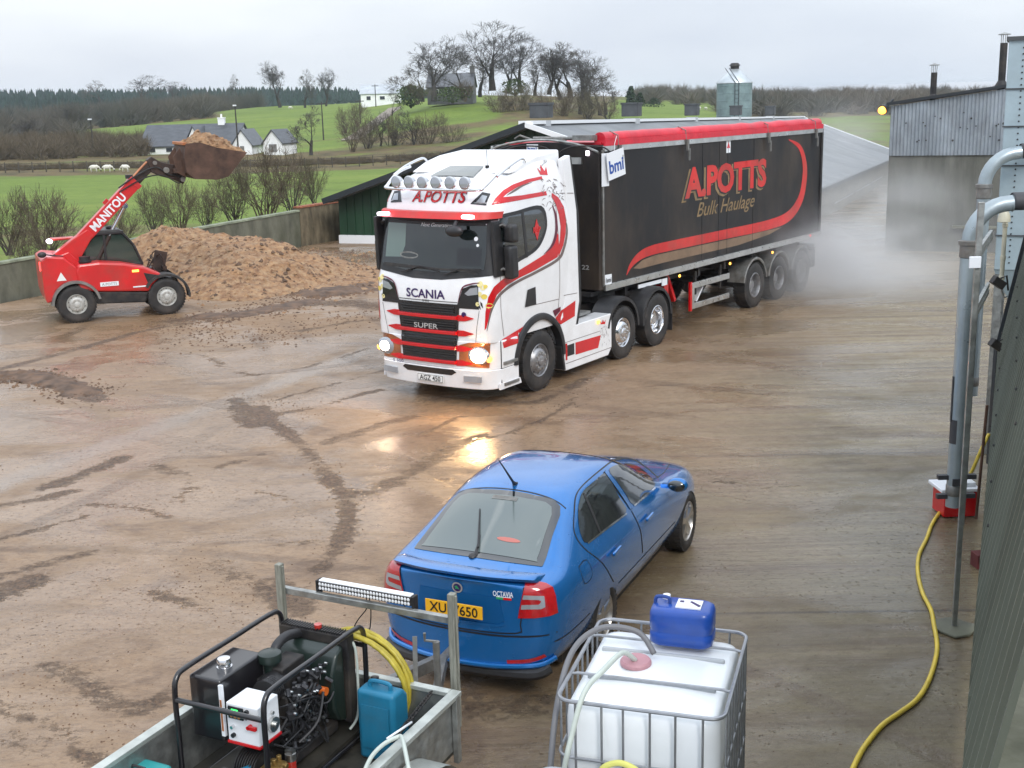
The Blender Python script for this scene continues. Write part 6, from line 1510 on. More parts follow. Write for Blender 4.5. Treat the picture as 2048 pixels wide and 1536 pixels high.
# ================================================================ TIPPER TRAILER
M['tbody'] = mat('black_trailer_side', (.009,.008,.009), .42, spec=.35, var=.25, vscale=.8, dirt=(.085,.06,.04), dirt_amt=.75, dscale=.55, stretch=(1,1,.45))
M['sheet'] = mat('red_sheet', (.60,.012,.03), .35, var=.2, vscale=1.5, bump=.5, bscale=5)
def trailer():
    t = thing('tipper_trailer', 'long black bulk tipper trailer with a rolled red sheet and red swoosh', 'trailer', (RP[0], RP[1], 0), R_(RP[2]))
    Ln = 10.1; zb, zt = 1.32, 4.0; hw = 1.275
    b = MB(); b.box((-Ln/2, 0, (zb+zt)/2), (Ln, 2*hw, zt-zb)); body = b.build('body', M['tbody'], t, smooth=0, bevel=.03)
    tree = bvh_of(body)
    # front head: arched top, rounded
    b = MB(); arch = [(-hw, zb), (-hw, 3.86)] + [(-hw + 2*hw*k/10, 3.86 + .20*sin(pi*k/10)**.8) for k in range(1, 10)] + [(hw, 3.86), (hw, zb)]
    b.prism(arch, .002, .16, 'x'); b.build('front_head', M['tbody'], t, smooth=0, bevel=.02)
    b = MB(); b.tube([(.18, -hw, 3.88)] + [(.18, -hw + 2*hw*k/10, 3.90 + .20*sin(pi*k/10)**.8) for k in range(1, 10)] + [(.18, hw, 3.88)], .022, 8); b.build('head_rail', M['galv'], t)
    b = MB()
    for y in (-.8, .5): b.tube(catmull([(.16,y,3.5), (.30,y,3.55), (.30,y,3.85), (.28,y+.3,3.98), (.28,y+.9,3.98), (.30,y+1.1,3.9)], 4), .015, 6)
    b.build('grab_rail', M['chassis'], t)
    b = MB(); b.box((.18, .75, 3.72), (.04, .34, .12)); b.build('bracket', M['alloy'], t, smooth=0)
    for y in (-1.15, 1.05):
        b = MB(); b.box((.18, y, 3.86), (.05, .05, .09)); b.build('marker_light', M['marker_white'], t, smooth=0, bevel=.01)
    b = MB(); b.box((.168, -.2, 3.93), (.01, .26, .18)); b.build('front_badge', M['paper'], t, smooth=0); loose_text('front_badge_lettering', 'bmi', .15, M['blueink'], t, (.176, -.2, 3.93), (0,1,0), (0,0,1), bold=.02)
    loose_text('front_number', 'bml122', .12, M['silver'], t, (.164, .80, 1.75), (0,1,0), (0,0,1), bold=.015, width=.5)
    # rails
    b = MB(); b.box((-Ln/2+.0, hw+.02, zt-.07), (Ln+.02, .05, .10)); b.box((-Ln/2, -hw-.02, zt-.07), (Ln+.02, .05, .10)); b.build('top_rail', M['alloy'], t, smooth=0, bevel=.006)
    b = MB(); b.box((-Ln/2, hw+.02, zb+.04), (Ln+.02, .05, .12)); b.box((-Ln/2, -hw-.02, zb+.04), (Ln+.02, .05, .12)); b.build('bottom_rail', M['alloy'], t, smooth=0, bevel=.006)
    b = MB(); b.box((.04, hw+.012, 2.66), (.05, .03, 2.5)); b.build('front_post', M['steel'], t, smooth=0)
    b = MB(); b.box((-Ln-.02, hw+.005, 2.66), (.10, .05, 2.62)); b.box((-Ln-.05, 0, 2.66), (.06, 2.5, 2.6)); b.build('rear_frame', M['chassis'], t, smooth=0)
    # rolled sheet on the top left edge
    pts = [(-.1 - (Ln-.05)*k/40, hw-.14+.012*noise.noise(Vector((k*.7,1,1))), zt+.10+.02*noise.noise(Vector((k*.5,2,1)))) for k in range(41)]
    b = MB(); b.tube(pts, [.125+.012*noise.noise(Vector((k*.9,3,1))) for k in range(41)], 18); b.box((-Ln/2, .1, zt+.02), (Ln-.1, 2.2, .05)); b.prism([(.0,zt-.02),(-Ln,zt-.02),(-Ln,zt+.09),(0,zt+.09)], hw+.01, hw+.05, 'y'); b.build('rolled_sheet', M['sheet'], t, smooth=60)
    b = MB()
    for x in (-.45, -3.05, -6.9, -9.6): b.tube([(x, hw-.14, zt+.235), (x, hw+.04, zt+.16), (x, hw+.05, zt-.02)], .012, 6); b.box((x-.03, hw+.075, zt-.13), (.05,.04,.22)); b.box((x-.08, hw+.085, zt-.32), (.035,.03,.24))
    b.build('sheet_straps', M['steel'], t, smooth=30)
    b = MB(); b.cyl((-.02, -.3, zt+.12), (-.02, 1.1, zt+.12), .035, 10); b.box((.04, .9, zt+.13), (.2, .42, .10)); b.box((.04, .35, zt+.10), (.14, .2, .08)); b.tube([(.04,-.3,zt+.1),(.08,-.55,zt+.18),(.04,-.7,zt+.12)], .02, 6); b.build('sheet_winder', M['steel'], t, smooth=30)
    # hanging board
    o = Vector((-.29, hw+.10, 3.64)); r = Vector((-1, 0, .16)).normalized(); u = Vector((.16, 0, 1)).normalized(); n = Vector((0,1,0))
    b = MB(); w, h = .30, .25; c = [o - r*w - u*h, o + r*w - u*h, o + r*w + u*h, o - r*w + u*h]; b.add(c + [p - n*.012 for p in c], [(0,1,2,3),(7,6,5,4),(0,4,5,1),(1,5,6,2),(2,6,7,3),(3,7,4,0)])
    brd = b.build('hanging_board', M['paper'], t, smooth=0); loose_text('board_lettering', 'bmi', .33, M['blueink'], t, o + n*.001 - u*.02, tuple(r), tuple(u), bold=.025, width=.50)
    b = MB(); b.tube([o+u*h+r*-.02, o+u*(h+.12), o+u*(h+.25)+r*.1], .006, 5); b.box((-.02, hw+.03, 3.55), (.24, .01, .6)); b.build('board_cord', M['paper'], t)
    # decals
    def S_(name, polys, m, off=.004):
        for s in ('left', 'right'): decal(name, P_(*polys), tree, s, m, t, off, 0)
    S_('swoosh', [band([(-.80,1.50,.02), (-.95,1.66,.10), (-1.25,1.80,.16), (-1.7,1.87,.19), (-2.6,1.88,.2), (-5,1.87,.21), (-7.2,1.87,.23), (-8.3,1.98,.26), (-8.95,2.35,.28), (-9.15,2.9,.27), (-9.05,3.3,.2), (-8.75,3.6,.12), (-8.15,3.78,.02)], 8)], M['red_dull'])
    S_('tan_stripe', [[(-1.05,1.60), (-1.4,1.72), (-1.9,1.76), (-5.5,1.74), (-7.9,1.74), (-7.2,1.64), (-5.6,1.56), (-2.2,1.57), (-1.3,1.56)]], M['tan'])
    for s, fl in (('left', True), ('right', False)):
        decal('side_lettering_shadow', [place_text('A.POTTS', .86, -4.93, 3.04, fl, bold=.045, width=3.95)], tree, s, M['gold'], t, .003, 0)
        decal('side_lettering_outline', [place_text('A.POTTS', .84, -5.00, 3.07, fl, bold=.050, width=3.94)], tree, s, M['letter_black'], t, .005, 0)
        decal('side_lettering', [place_text('A.POTTS', .82, -5.03, 3.09, fl, bold=.040, width=3.86)], tree, s, M['red_dull'], t, .007, 0)
        decal('side_script', [place_text('Bulk Haulage', .42, -5.0, 2.46, fl, bold=.004, width=2.75, shear=.35)], tree, s, M['gold'], t, .005, 0)
    S_('warning_label', [rect(-4.93, 3.62, -5.13, 3.88)], M['paper']); S_('warning_triangle', [[(-4.95, 3.72), (-5.03, 3.86), (-5.11, 3.72)]], M['red'], .006)
    S_('lower_badge', [rect(.0, 1.38, -.22, 1.60)], M['paper'], .03)
    loose_text('lower_badge_lettering', 'bmi', .12, M['letter_black'], t, (-.11, hw+.032, 1.50), (-1,0,0), (0,0,1), bold=.02)
    S_('rear_badge', [rect(-9.55, 1.30, -9.85, 1.34)], M['paper'], .05)
    b = MB()
    for x in (-3.86, -4.62, -5.02, -6.3): b.box((x, hw+.002, 2.66), (.012, .008, 2.5))
    b.build('panel_joints', M['letter_black'], t, smooth=0)
    # chassis
    b = MB()
    for s in (.45, -.45): b.box((-Ln/2-.3, s, 1.12), (Ln-.6, .1, .32))
    for x in (-1, -2.6, -4, -5.2, -6.6, -7.9, -9.2): b.box((x, 0, 1.15), (.1, 2.3, .16))
    for x in (-6.6, -7.91, -9.22): b.cyl((x, -1.05, .52), (x, 1.05, .52), .08, 12)
    b.box((-.5, 0, 1.24), (1.4, 2.2, .08)); b.build('chassis_frame', M['chassis'], t, smooth=0)
    b = MB(); b.box((-.35, .9, 1.15), (.6, .4, .2)); b.build('front_box', M['chassis'], t, smooth=0)
    for s in (1, -1):
        b = MB(); b.box((-2.75, s*.95, .95), (.20, .20, .62)); b.box((-2.75, s*.95, .55), (.15, .15, .5)); b.box((-2.75, s*.95, .29), (.3, .3, .04)); b.build('landing_leg', M['red'], t, smooth=0, bevel=.01)
        b = MB(); b.bar((-2.95, s*.95, 1.15), (-3.25, s*.95, .62), .08, .08); b.build('leg_brace', M['red'], t, smooth=0)
        b = MB(); b.box((-4.35, s*1.24, .92), (1.75, .04, .13)); b.box((-4.35, s*1.24, .48), (1.75, .04, .12)); b.box((-3.53, s*1.24, .70), (.12, .045, .56)); b.build('side_guard', M['alloy'], t, smooth=0, bevel=.008)
        b = MB(); b.box((-3.44, s*1.242, .70), (.07, .05, .62)); b.build('guard_stripe', M['red'], t, smooth=0)
        for x in (-3.75, -4.9): b = MB(); b.box((x, s*1.18, .95), (.06, .05, .5)); b.build('guard_bracket', M['chassis'], t, smooth=0)
        b = MB(); b.bar((-3.95, s*1.05, .52), (-4.15, s*1.1, .82), .16, .03); b.build('wheel_chock', M['paper'], t, smooth=0)
        b = MB(); b.box((-1.7, s*1.27, 1.21), (.9, .02, .07)); b.box((-2.28, s*1.27, 1.17), (.20, .02, .14)); b.build('side_plate', M['paper'], t, smooth=0)
        for x, z in ((-2.86, 1.22), (-5.15, 1.20), (-7.35, 1.20)):
            b = MB(); b.ell((x, s*1.30, z), (.035, .02, .03), 10, 6); b.build('side_marker', M['amber'], t)
        b = MB(); b.ell((-9.5, s*1.31, 1.38), (.03, .02, .03), 10, 6); b.build('rear_marker', M['redlit'], t)
        for x in (-6.6, -7.91, -9.22):
            b = MB(); vs = []; nn = 20
            for k in range(nn+1):
                a = R_(10)+R_(160)*k/nn; c, q = cos(a), sin(a)
                for (rr_, yy) in ((.60, .82), (.60, 1.22), (.57, 1.24), (.60, 1.255), (.63, 1.24), (.625, .82)): vs.append((x+rr_*c, s*yy, .54+rr_*q))
            b.add(vs, [(6*k+j, 6*k+j+1, 6*k+7+j, 6*k+6+j) for k in range(nn) for j in range(5)]); b.build('mudguard', M['steel'], t, smooth=40)
            wheel(t, x, s*1.07, .52, .33, 'drive', s, rimm=M['rim'])
        b = MB(); b.box((-9.95, s*.95, .75), (.35, .5, .45)); b.build('rear_lamp_box', M['chassis'], t, smooth=0, bevel=.01)
    b = MB(); b.box((-10.15, 0, .62), (.12, 2.3, .12)); b.box((-10.1, 0, 1.05), (.10, 2.4, .14)); b.build('rear_bumper', M['alloy'], t, smooth=0, bevel=.01)
trailer()
# ================================================================ TELEHANDLER
def telehandler():
    t = thing('telehandler', 'red telescopic loader with its boom raised and a full bucket', 'telehandler', (-10.567, 28.729, 0), R_(25.1))
    M['tred'] = mat('loader_red', (.58,.016,.018), .32, var=.12, vscale=1.5, coat=.25, dirt=(.2,.09,.06), dirt_amt=.45, dscale=1.8)
    M['rust'] = mat('rusty_bucket', (.085,.045,.03), .7, .1, var=.5, vscale=3, bump=.2, bscale=14, dirt=(.07,.035,.02), dirt_amt=.7)
    M['rustdark'] = mat('dark_oily_steel', (.035,.022,.018), .55, .2, var=.4, vscale=5, dirt=(.10,.05,.03), dirt_amt=.6)
    M['cabglass'] = mat('green_cab_glass', (.02,.04,.032), .06, spec=.8, coat=1)
    def pr(name, poly, y0, y1, m, bev=.02, sm=0, par=None):
        b = MB(); b.prism(poly, y0, y1, 'y'); return b.build(name, m, par or t, smooth=sm, bevel=bev)
    # chassis, engine cover on the right, rear counterweight
    pr('chassis', [(-.45,.42), (-.5,.75), (1.9,.75), (2.35,.85), (2.35,.5), (1.7,.36), (.45,.40)], -.38, .38, M['chassis'])
    pr('engine_cover', [(.12,.76), (.08,1.20), (.14,1.36), (.62,1.385), (1.15,1.32), (1.62,1.20), (2.02,1.00), (1.92,.86), (1.78,.74), (1.70,.60), (.46,.70), (.3,.74)], -.88, -.32, M['tred'], .05)
    pr('side_skirt', [(.44,.70), (1.70,.58), (1.60,.34), (.48,.40)], -.84, -.30, M['chassis'], .03)
    pr('engine_cover_edge', [(1.60,1.06), (1.98,.97), (1.88,.86), (1.68,.80)], -.886, -.60, M['chassis'], .01)
    pr('rear_body', [(-.66,.74), (-.66,1.52), (-.52,1.60), (-.15,1.55), (.12,1.30), (.12,.95), (.0,.98), (-.2,.95), (-.4,.80), (-.50,.55), (-.62,.52)], -.86, .86, M['tred'], .035)
    pr('boom_cheek', [(-.38,1.5), (.02,1.62), (.30,1.30), (.14,1.0), (-.25,1.15)], -.36, .16, M['tred'], .02)
    # cab on the left
    pr('cab_glass', [(.20,1.20), (.30,1.55), (.50,1.96), (1.28,1.98), (1.52,1.66), (1.68,1.22), (1.70,.90), (.2,.90)], -.16, .74, M['cabglass'], .02)
    b = MB()
    for y in (-.18, .76):
        for a, c in (((.18,1.2),(.30,1.56)), ((.30,1.56),(.50,1.98)), ((1.28,2.0),(1.54,1.66)), ((1.54,1.66),(1.70,1.2)), ((.86,1.2),(.86,1.98))): b.bar((a[0],y,a[1]), (c[0],y,c[1]), .06, .05)
        b.bar((.46,y,1.99), (1.32,y,2.0), .07, .07); b.bar((.18,y,1.2), (1.72,y,1.2), .05, .06)
    b.build('cab_frame', M['black'], t, smooth=0, bevel=.01)
    pr('cab_roof', [(.44,1.99), (.50,2.06), (1.22,2.07), (1.34,2.0)], -.20, .78, M['black'], .02)
    pr('cab_lower', [(.18,.70), (.18,1.18), (1.72,1.18), (1.85,.95), (1.75,.62)], .16, .80, M['tred'], .03)
    b = MB(); b.box((1.0,.3,1.25), (.5,.45,.15)); b.box((.80,.3,1.5), (.15,.42,.5)); b.build('driver_seat', M['black'], t, smooth=0, bevel=.04)
    b = MB(); b.tube([(1.42+.03*cos(a), .3+.17*cos(a), 1.45+.17*sin(a)) for a in [2*pi*k/16 for k in range(16)]], .015, 6, closed=True); b.build('steering_wheel', M['black'], t)
    b = MB(); b.ell((1.05,.1,2.10), (.10,.10,.05)); b.build('beacon_base', M['black'], t)
    b = MB(); b.box((-.02,.62,1.86), (.55,.25,.06)); b.build('rear_roof_shelf', M['tred'], t, smooth=0, bevel=.02)
    for y in (.55,.72): b = MB(); b.ell((-.32,y-.1,1.82), (.07,.06,.05)); b.build('work_lamp', M['marker_white'], t)
    b = MB(); b.tube([(-.15,-.75,1.58), (-.4,-.85,1.62), (-.55,-.9,1.66)], .015, 6); b.ell((-.62,-.92,1.66), (.10,.05,.07)); b.build('mirror', M['black'], t)
    b = MB(); b.bar((-.36,-.60,1.60), (.16,-.62,1.0), .06, .09); b.build('lift_strut', M['rustdark'], t, smooth=0)
    # rounded black wheel fenders
    for x, s0, s1, nm in ((.03, 10, 178, 'rear'), (2.10, -5, 150, 'front')):
        for s in (-1, 1):
            b = MB(); vs = []; nn = 20
            for k in range(nn+1):
                a = R_(s0)+R_(s1-s0)*k/nn; c, q = cos(a), sin(a)
                for rr_, yy in ((.53,.52), (.53,.92), (.50,.945), (.55,.945), (.565,.90), (.56,.52)): vs.append((x+rr_*c, s*yy, .44+rr_*q))
            b.add(vs, [(6*k+j, 6*k+j+1, 6*k+7+j, 6*k+6+j) for k in range(nn) for j in range(5)]); b.build('mudguard', M['steel'] if nm == 'rear' else M['rubber'], t, smooth=40)
            wheel(t, x, s*.74, .44, .30, 'steer', s, rimm=M['trim'], rr=.235, n=36)
    # boom: outer red section, inner black section, goose neck
    A = Vector((-.12,-.10,1.42)); Bp = Vector((1.72,-.10,3.17)); d = (Bp-A).normalized(); nrm = Vector((-d.z,0,d.x))
    def boom(a, b_, h0, h1, w, name, m, off=0):
        b = MB(); a = Vector(a); b_ = Vector(b_)
        vs = []
        for p, h in ((a, h0), (b_, h1)):
            for s, q in ((-1,-1), (1,-1), (1,1), (-1,1)): vs.append(p + Vector((0, s*w/2, 0)) + nrm*(q*h/2+off))
        b.add(vs, [(0,1,2,3),(7,6,5,4),(0,4,5,1),(1,5,6,2),(2,6,7,3),(3,7,4,0)]); return b.build(name, m, t, smooth=0, bevel=.015)
    boom(A - d*.05, Bp, .30, .30, .28, 'outer_boom', M['tred'])
    b = MB(); b.prism([(-.34,1.34), (-.34,1.56), (.16,1.92), (.50,2.12), (.62,1.96), (.20,1.32), (.05,1.18), (-.2,1.2)], -.252, .06, 'y'); b.build('boom_foot', M['tred'], t, smooth=0, bevel=.02)
    boom(Bp - d*.1, Bp + d*.03, .33, .33, .31, 'boom_collar', M['tred'])
    boom(Bp, Bp + d*.55, .21, .21, .20, 'inner_boom', M['rustdark']); boom(Bp, Bp + d*.62, .02, .02, .22, 'boom_wear_plate', M['orange'], .12)
    K = Bp + d*.55
    pr('goose_neck', [(K.x-.10, K.z+.12), (K.x+.02, K.z+.20), (K.x+.24, K.z+.06), (K.x+.55, K.z-.02), (2.66,3.42), (2.92,3.22), (2.84,3.06), (2.62,3.18), (2.30,3.28), (K.x-.02,K.z-.16)], -.22, .02, M['rustdark'], .015)
    b = MB(); b.cyl((2.45,-.30,3.42), (2.45,.10,3.42), .07, 16); b.cyl((2.82,-.34,3.18), (2.82,.14,3.18), .06, 16); b.bar((2.40,-.1,3.34), (2.78,-.1,3.26), .10, .10); b.cyl((2.2,-.28,3.6), (2.2,.08,3.6), .05, 12); b.build('pins', M['steel'], t, smooth=40)
    b = MB(); b.tube(catmull([(1.3,-.27,3.05), (1.75,-.28,3.33), (2.2,-.27,3.5), (2.5,-.26,3.32), (2.8,-.26,3.25)], 5), .018, 6); b.tube(catmull([(1.3,-.27,2.95), (1.9,-.28,3.25), (2.35,-.27,3.3), (2.7,-.26,3.1), (2.85,-.26,3.15)], 5), .015, 6); b.build('hydraulic_hoses', M['black'], t)
    b = MB(); b.box((1.58,-.16,3.30), (.16,.14,.09)); b.build('boom_lug', M['black'], t, smooth=0)
    b = MB(); b.box((.98,-.20,2.74), (.14,.05,.08), rot=Matrix.Rotation(-.76,3,'Y')); b.build('boom_bracket', M['tred'], t, smooth=0)
    # lift ram
    b = MB(); b.cyl((.52,-.12,1.10), (1.0,-.12,1.92), .065, 16); b.build('ram_body', M['rustdark'], t)
    b = MB(); b.cyl((1.0,-.12,1.92), (1.42,-.12,2.62), .042, 14); b.cyl((1.42,-.22,2.62), (1.42,0,2.62), .07, 12); b.build('ram_rod', M['chrome'], t)
    b = MB(); b.cyl((.33,-.62,1.36), (.33,-.62,1.52), .13, 20); b.lathe([(.13,1.38),(.15,1.39),(.15,1.42),(.13,1.43)], (.33,-.62,0), n=20); b.build('air_filter', M['black'], t)
    # lettering along the boom
    o = A + d*1.56 + Vector((0,-.142,0)); loose_text('boom_lettering', 'MANITOU', .27, M['paper'], t, o, tuple(d), tuple(nrm), off=.004, bold=.03, width=1.10)
    b = MB(); b.box((.80,-.888,.86), (.42,.012,.10)); b.build('side_plate', M['paper'], t, smooth=0); loose_text('side_plate_lettering', 'A.POTTS', .085, M['steel'], t, (.80,-.896,.86), (1,0,0), (0,0,1), width=.34)
    b = MB(); b.add([(-.36,-.868,1.02),(-.14,-.868,1.02),(-.25,-.868,1.22)], [(0,1,2)]); b.build('warning_triangle', M['platewhite'], t, smooth=0)
    b = MB(); b.box((1.42,-.892,1.12), (.15,.02,.05)); b.build('indicator', M['amber'], t, smooth=0); b = MB(); b.box((-.665,-.5,1.35), (.02,.1,.2)); b.build('tail_lamp', M['redlit'], t, smooth=0)
    b = MB(); b.box((1.50,-.893,.74), (.34,.012,.03)); b.build('side_strip', M['paper'], t, smooth=0)
    # headstock clutter at the front
    r = random.Random(5); b = MB()
    b.bar((2.05,.0,.9), (2.20,.0,1.45), .08, .3); b.bar((2.2,-.3,1.05), (2.2,.4,1.1), .1, .1)
    for k in range(7): b.tube(catmull([(1.9+r.uniform(-.1,.2), r.uniform(-.3,.4), 1.0), (2.05+r.uniform(-.15,.15), r.uniform(-.3,.4), 1.3+r.uniform(-.1,.15)), (2.25, r.uniform(-.3,.4), .9)], 4), .015, 5)
    b.build('front_linkage', M['rustdark'], t)
    # bucket
    prof = [(2.86,4.04), (2.80,3.70), (2.84,3.36), (3.02,3.20), (3.55,3.16), (3.82,3.22), (4.32,3.78)]
    inn = [(2.92,4.02), (2.87,3.70), (2.90,3.40), (3.06,3.26), (3.54,3.22), (3.79,3.27), (4.28,3.79)]
    b = MB(); y0, y1 = -.80, .60; n = len(prof)
    vs = [(x,y0,z) for x,z in prof] + [(x,y1,z) for x,z in prof] + [(x,y0,z) for x,z in inn] + [(x,y1,z) for x,z in inn]
    fs = [(i, i+1, n+i+1, n+i) for i in range(n-1)] + [(2*n+i, 3*n+i, 3*n+i+1, 2*n+i+1) for i in range(n-1)] + [(0, n, 3*n, 2*n), (n-1, 2*n+n-1, 3*n+n-1, 2*n-1)]
    b.add(vs, fs)
    side = prof + [(3.6,3.92), (3.2,4.06)]
    b.prism(side, y0-.02, y0+.01, 'y'); b.prism(side, y1-.01, y1+.02, 'y'); b.build('bucket', M['rust'], t, smooth=0)
    b = MB(); b.box((2.84,-.1,4.04), (.08,1.42,.07)); b.build('bucket_rim', M['orange'], t, smooth=0, bevel=.01)
    b = MB()
    for y in (-.45,.2): b.prism([(2.78,3.95), (2.60,3.72), (2.66,3.36), (2.86,3.24), (2.84,3.7)], y-.02, y+.02, 'y')
    b.bar((2.64,-.5,3.40), (2.64,.25,3.40), .1, .1); b.build('quick_hitch', M['rust'], t, smooth=0)
    tt = thing('bucket_load', 'load of brown spoil heaped in the raised bucket', 'soil', (-10.567, 28.729, 0), R_(25.1))
    vs = []; fs = []; nu, nv = 36, 40
    for i in range(nu+1):
        for j in range(nv+1):
            x = 2.88+1.42*i/nu; y = -.79+1.38*j/nv; e = (1-abs(2*i/nu-1)**2.5)*(1-abs(2*j/nv-1)**3); base = 4.0-.22*max(0, (x-3.2)) if x > 3.2 else 4.0
            z = base - .05 + .34*e + .14*noise.fractal(Vector((x*3.5, y*3.5, 1)), .9, 2, 4); vs.append((x, y, z))
    for i in range(nu):
        for j in range(nv): fs.append((i*(nv+1)+j, (i+1)*(nv+1)+j, (i+1)*(nv+1)+j+1, i*(nv+1)+j+1))
    # skirt down into the bucket
    k = len(vs); vs += [(3.0,-.7,3.4), (4.0,-.7,3.5), (4.0,.5,3.5), (3.0,.5,3.4)]; fs += [(k,k+1,k+2,k+3)]
    b = MB(); b.add(vs, fs); b.build('load_surface', M['spoil'], tt, smooth=180)
    b = MB(); cl = []
    for _ in range(420):
        i, j = r.randrange(2, nu-1), r.randrange(1, nv-1); v = vs[i*(nv+1)+j]; cl.append((v[0], v[1], v[2]-.01, r.uniform(.015,.06)))
    clods(cl, r, b); q = b.build('lumps', M['spoil'], tt, smooth=0); q['kind'] = 'stuff'
M['trim'] = mat('pale_wheel_rim', (.55,.55,.52), .45, .2, var=.2, vscale=8, dirt=(.12,.08,.05), dirt_amt=.7, dscale=6)
M['orange'] = mat('worn_orange_edge', (.45,.16,.06), .6, .2, var=.35, vscale=5)
telehandler()

# ================================================================ BLUE CAR
def car():
    t = thing('parked_car', 'blue hatchback saloon parked with its tail to the camera', 'car', (-.47, 9.245, 0), R_(65.56))
    pm = mat('blue_metallic', (.008,.155,.46), .24, .5, coat=1, var=.06, vscale=3); M['carblue'] = pm
    # rain drops in the clear coat
    nt = pm.node_tree; N = nt.nodes; L = nt.links; bs = N['Principled BSDF']
    tc = N.new('ShaderNodeTexCoord'); vo = N.new('ShaderNodeTexVoronoi'); vo.inputs['Scale'].default_value = 34; L.new(tc.outputs['Object'], vo.inputs[0])
    mr = N.new('ShaderNodeMapRange'); mr.inputs[1].default_value = .0; mr.inputs[2].default_value = .22; mr.inputs[3].default_value = 1; mr.inputs[4].default_value = 0; L.new(vo.outputs['Distance'], mr.inputs[0])
    n2 = N.new('ShaderNodeTexNoise'); n2.inputs['Scale'].default_value = 7; L.new(tc.outputs['Object'], n2.inputs[0]); m2 = N.new('ShaderNodeMapRange'); m2.inputs[1].default_value = .5; m2.inputs[2].default_value = .6; L.new(n2.outputs['Fac'], m2.inputs[0])
    ml = N.new('ShaderNodeMath'); ml.operation = 'MULTIPLY'; L.new(mr.outputs[0], ml.inputs[0]); L.new(m2.outputs[0], ml.inputs[1])
    bp = N.new('ShaderNodeBump'); bp.inputs['Strength'].default_value = .45; bp.inputs['Distance'].default_value = .008; L.new(ml.outputs[0], bp.inputs['Height']); L.new(bp.outputs[0], bs.inputs['Coat Normal']); L.new(bp.outputs[0], bs.inputs['Normal'])
    ST = [
     (.02, (.50,.26),(.66,.34),(.72,.60),(.70,.85),(.66,.97),(.60,1.01),(.34,1.03),1.035),
     (.12, (.60,.22),(.76,.31),(.815,.60),(.80,.87),(.745,.99),(.67,1.03),(.36,1.05),1.055),
     (.30, (.62,.21),(.80,.30),(.855,.60),(.845,.88),(.785,1.0),(.665,1.045),(.36,1.07),1.075),
     (.60, (.62,.20),(.82,.29),(.875,.60),(.867,.88),(.795,1.01),(.635,1.20),(.36,1.235),1.245),
     (.98, (.62,.20),(.82,.29),(.875,.60),(.868,.88),(.785,1.02),(.57,1.37),(.34,1.425),1.44),
     (1.25,(.62,.20),(.82,.28),(.873,.60),(.867,.88),(.78,1.02),(.575,1.44),(.33,1.48),1.49),
     (1.75,(.62,.20),(.82,.27),(.872,.60),(.866,.87),(.78,1.01),(.585,1.46),(.34,1.495),1.505),
     (2.20,(.62,.20),(.82,.27),(.872,.60),(.865,.86),(.78,1.0),(.59,1.435),(.35,1.47),1.48),
     (2.55,(.62,.20),(.82,.27),(.872,.60),(.865,.85),(.79,.985),(.615,1.32),(.38,1.36),1.37),
     (3.02,(.62,.20),(.82,.27),(.872,.60),(.862,.83),(.80,.945),(.70,.985),(.40,1.02),1.03),
     (3.40,(.62,.20),(.82,.27),(.872,.60),(.86,.80),(.79,.91),(.69,.935),(.40,.965),.97),
     (3.95,(.62,.21),(.81,.28),(.865,.58),(.84,.76),(.76,.84),(.66,.87),(.38,.90),.905),
     (4.35,(.58,.23),(.76,.31),(.80,.52),(.76,.68),(.68,.76),(.58,.785),(.34,.81),.815),
     (4.62,(.48,.27),(.62,.34),(.64,.48),(.60,.60),(.54,.66),(.46,.68),(.28,.69),.69)]
    b = MB(); nr = 16
    def ring(s):
        x = s[0]; h = [(0, s[1][1])] + list(s[1:8]) + [(0, s[8])]; cv = .09*(x < .2) 
        L_ = [(x, y, z) for y, z in h]; full = L_ + [(x, -y, z) for y, z in h[-2:0:-1]]
        if x < .05: full = [(x - .07*(1-(y/.8)**2) if abs(y) < .8 else x, y, z) for x, y, z in full]
        if x > 4.5: full = [(x + .10*(1-(y/.65)**2), y, z) for x, y, z in full]
        return full
    for s in ST: b.v += ring(s)
    n = len(ring(ST[0]))
    for i in range(len(ST)-1):
        for k in range(n): b.f.append((i*n+k, i*n+(k+1) % n, (i+1)*n+(k+1) % n, (i+1)*n+k)); b.m.append(0)
    for base, dx in ((0, -.05), ((len(ST)-1)*n, .04)):
        h = n//2; cs = []
        for k in range(1, h):
            a = b.v[base+k]; c = b.v[base+n-k]; bul = .035 if .5 < a[2] < .75 and dx < 0 else 0
            b.v.append((a[0] + dx*1.3 - (.02 if dx < 0 and a[2] < .5 else 0), 0, a[2])); cs.append(len(b.v)-1)
        for k in range(1, h-1):
            b.f.append((base+k, base+k+1, cs[k], cs[k-1])); b.f.append((base+n-k-1, base+n-k, cs[k-1], cs[k])); b.m += [0,0]
        b.f.append((base, base+1, cs[0])); b.f.append((base+n-1, base, cs[0])); b.f.append((base+h-1, base+h, cs[-1])); b.f.append((base+h, base+h+1, cs[-1])); b.m += [0]*4
    body = b.build('body', [pm, M['black']], t, smooth=180, subd=3)
    bpy.context.view_layer.update()
    me = bpy.data.meshes.new_from_object(body.evaluated_get(bpy.context.evaluated_depsgraph_get())); body.modifiers.clear(); body.data = me
    tree = bvh_of(body)
    RX, FXX = 1.13, 3.80; cuts = []
    for x in (RX, FXX):
        for s in (1, -1):
            c = MB(); c.cyl((x, s*1.2, .335), (x, s*.50, .335), .365, 48, 1); o = c.build('cut', [pm, M['black']]); cuts.append(o)
            m = body.modifiers.new('b', 'BOOLEAN'); m.operation = 'DIFFERENCE'; m.object = o; m.solver = 'EXACT'
    bpy.context.view_layer.update()
    me = bpy.data.meshes.new_from_object(body.evaluated_get(bpy.context.evaluated_depsgraph_get())); body.modifiers.clear(); body.data = me
    me.polygons.foreach_set('use_smooth', [True]*len(me.polygons)); me.set_sharp_from_angle(angle=R_(35))
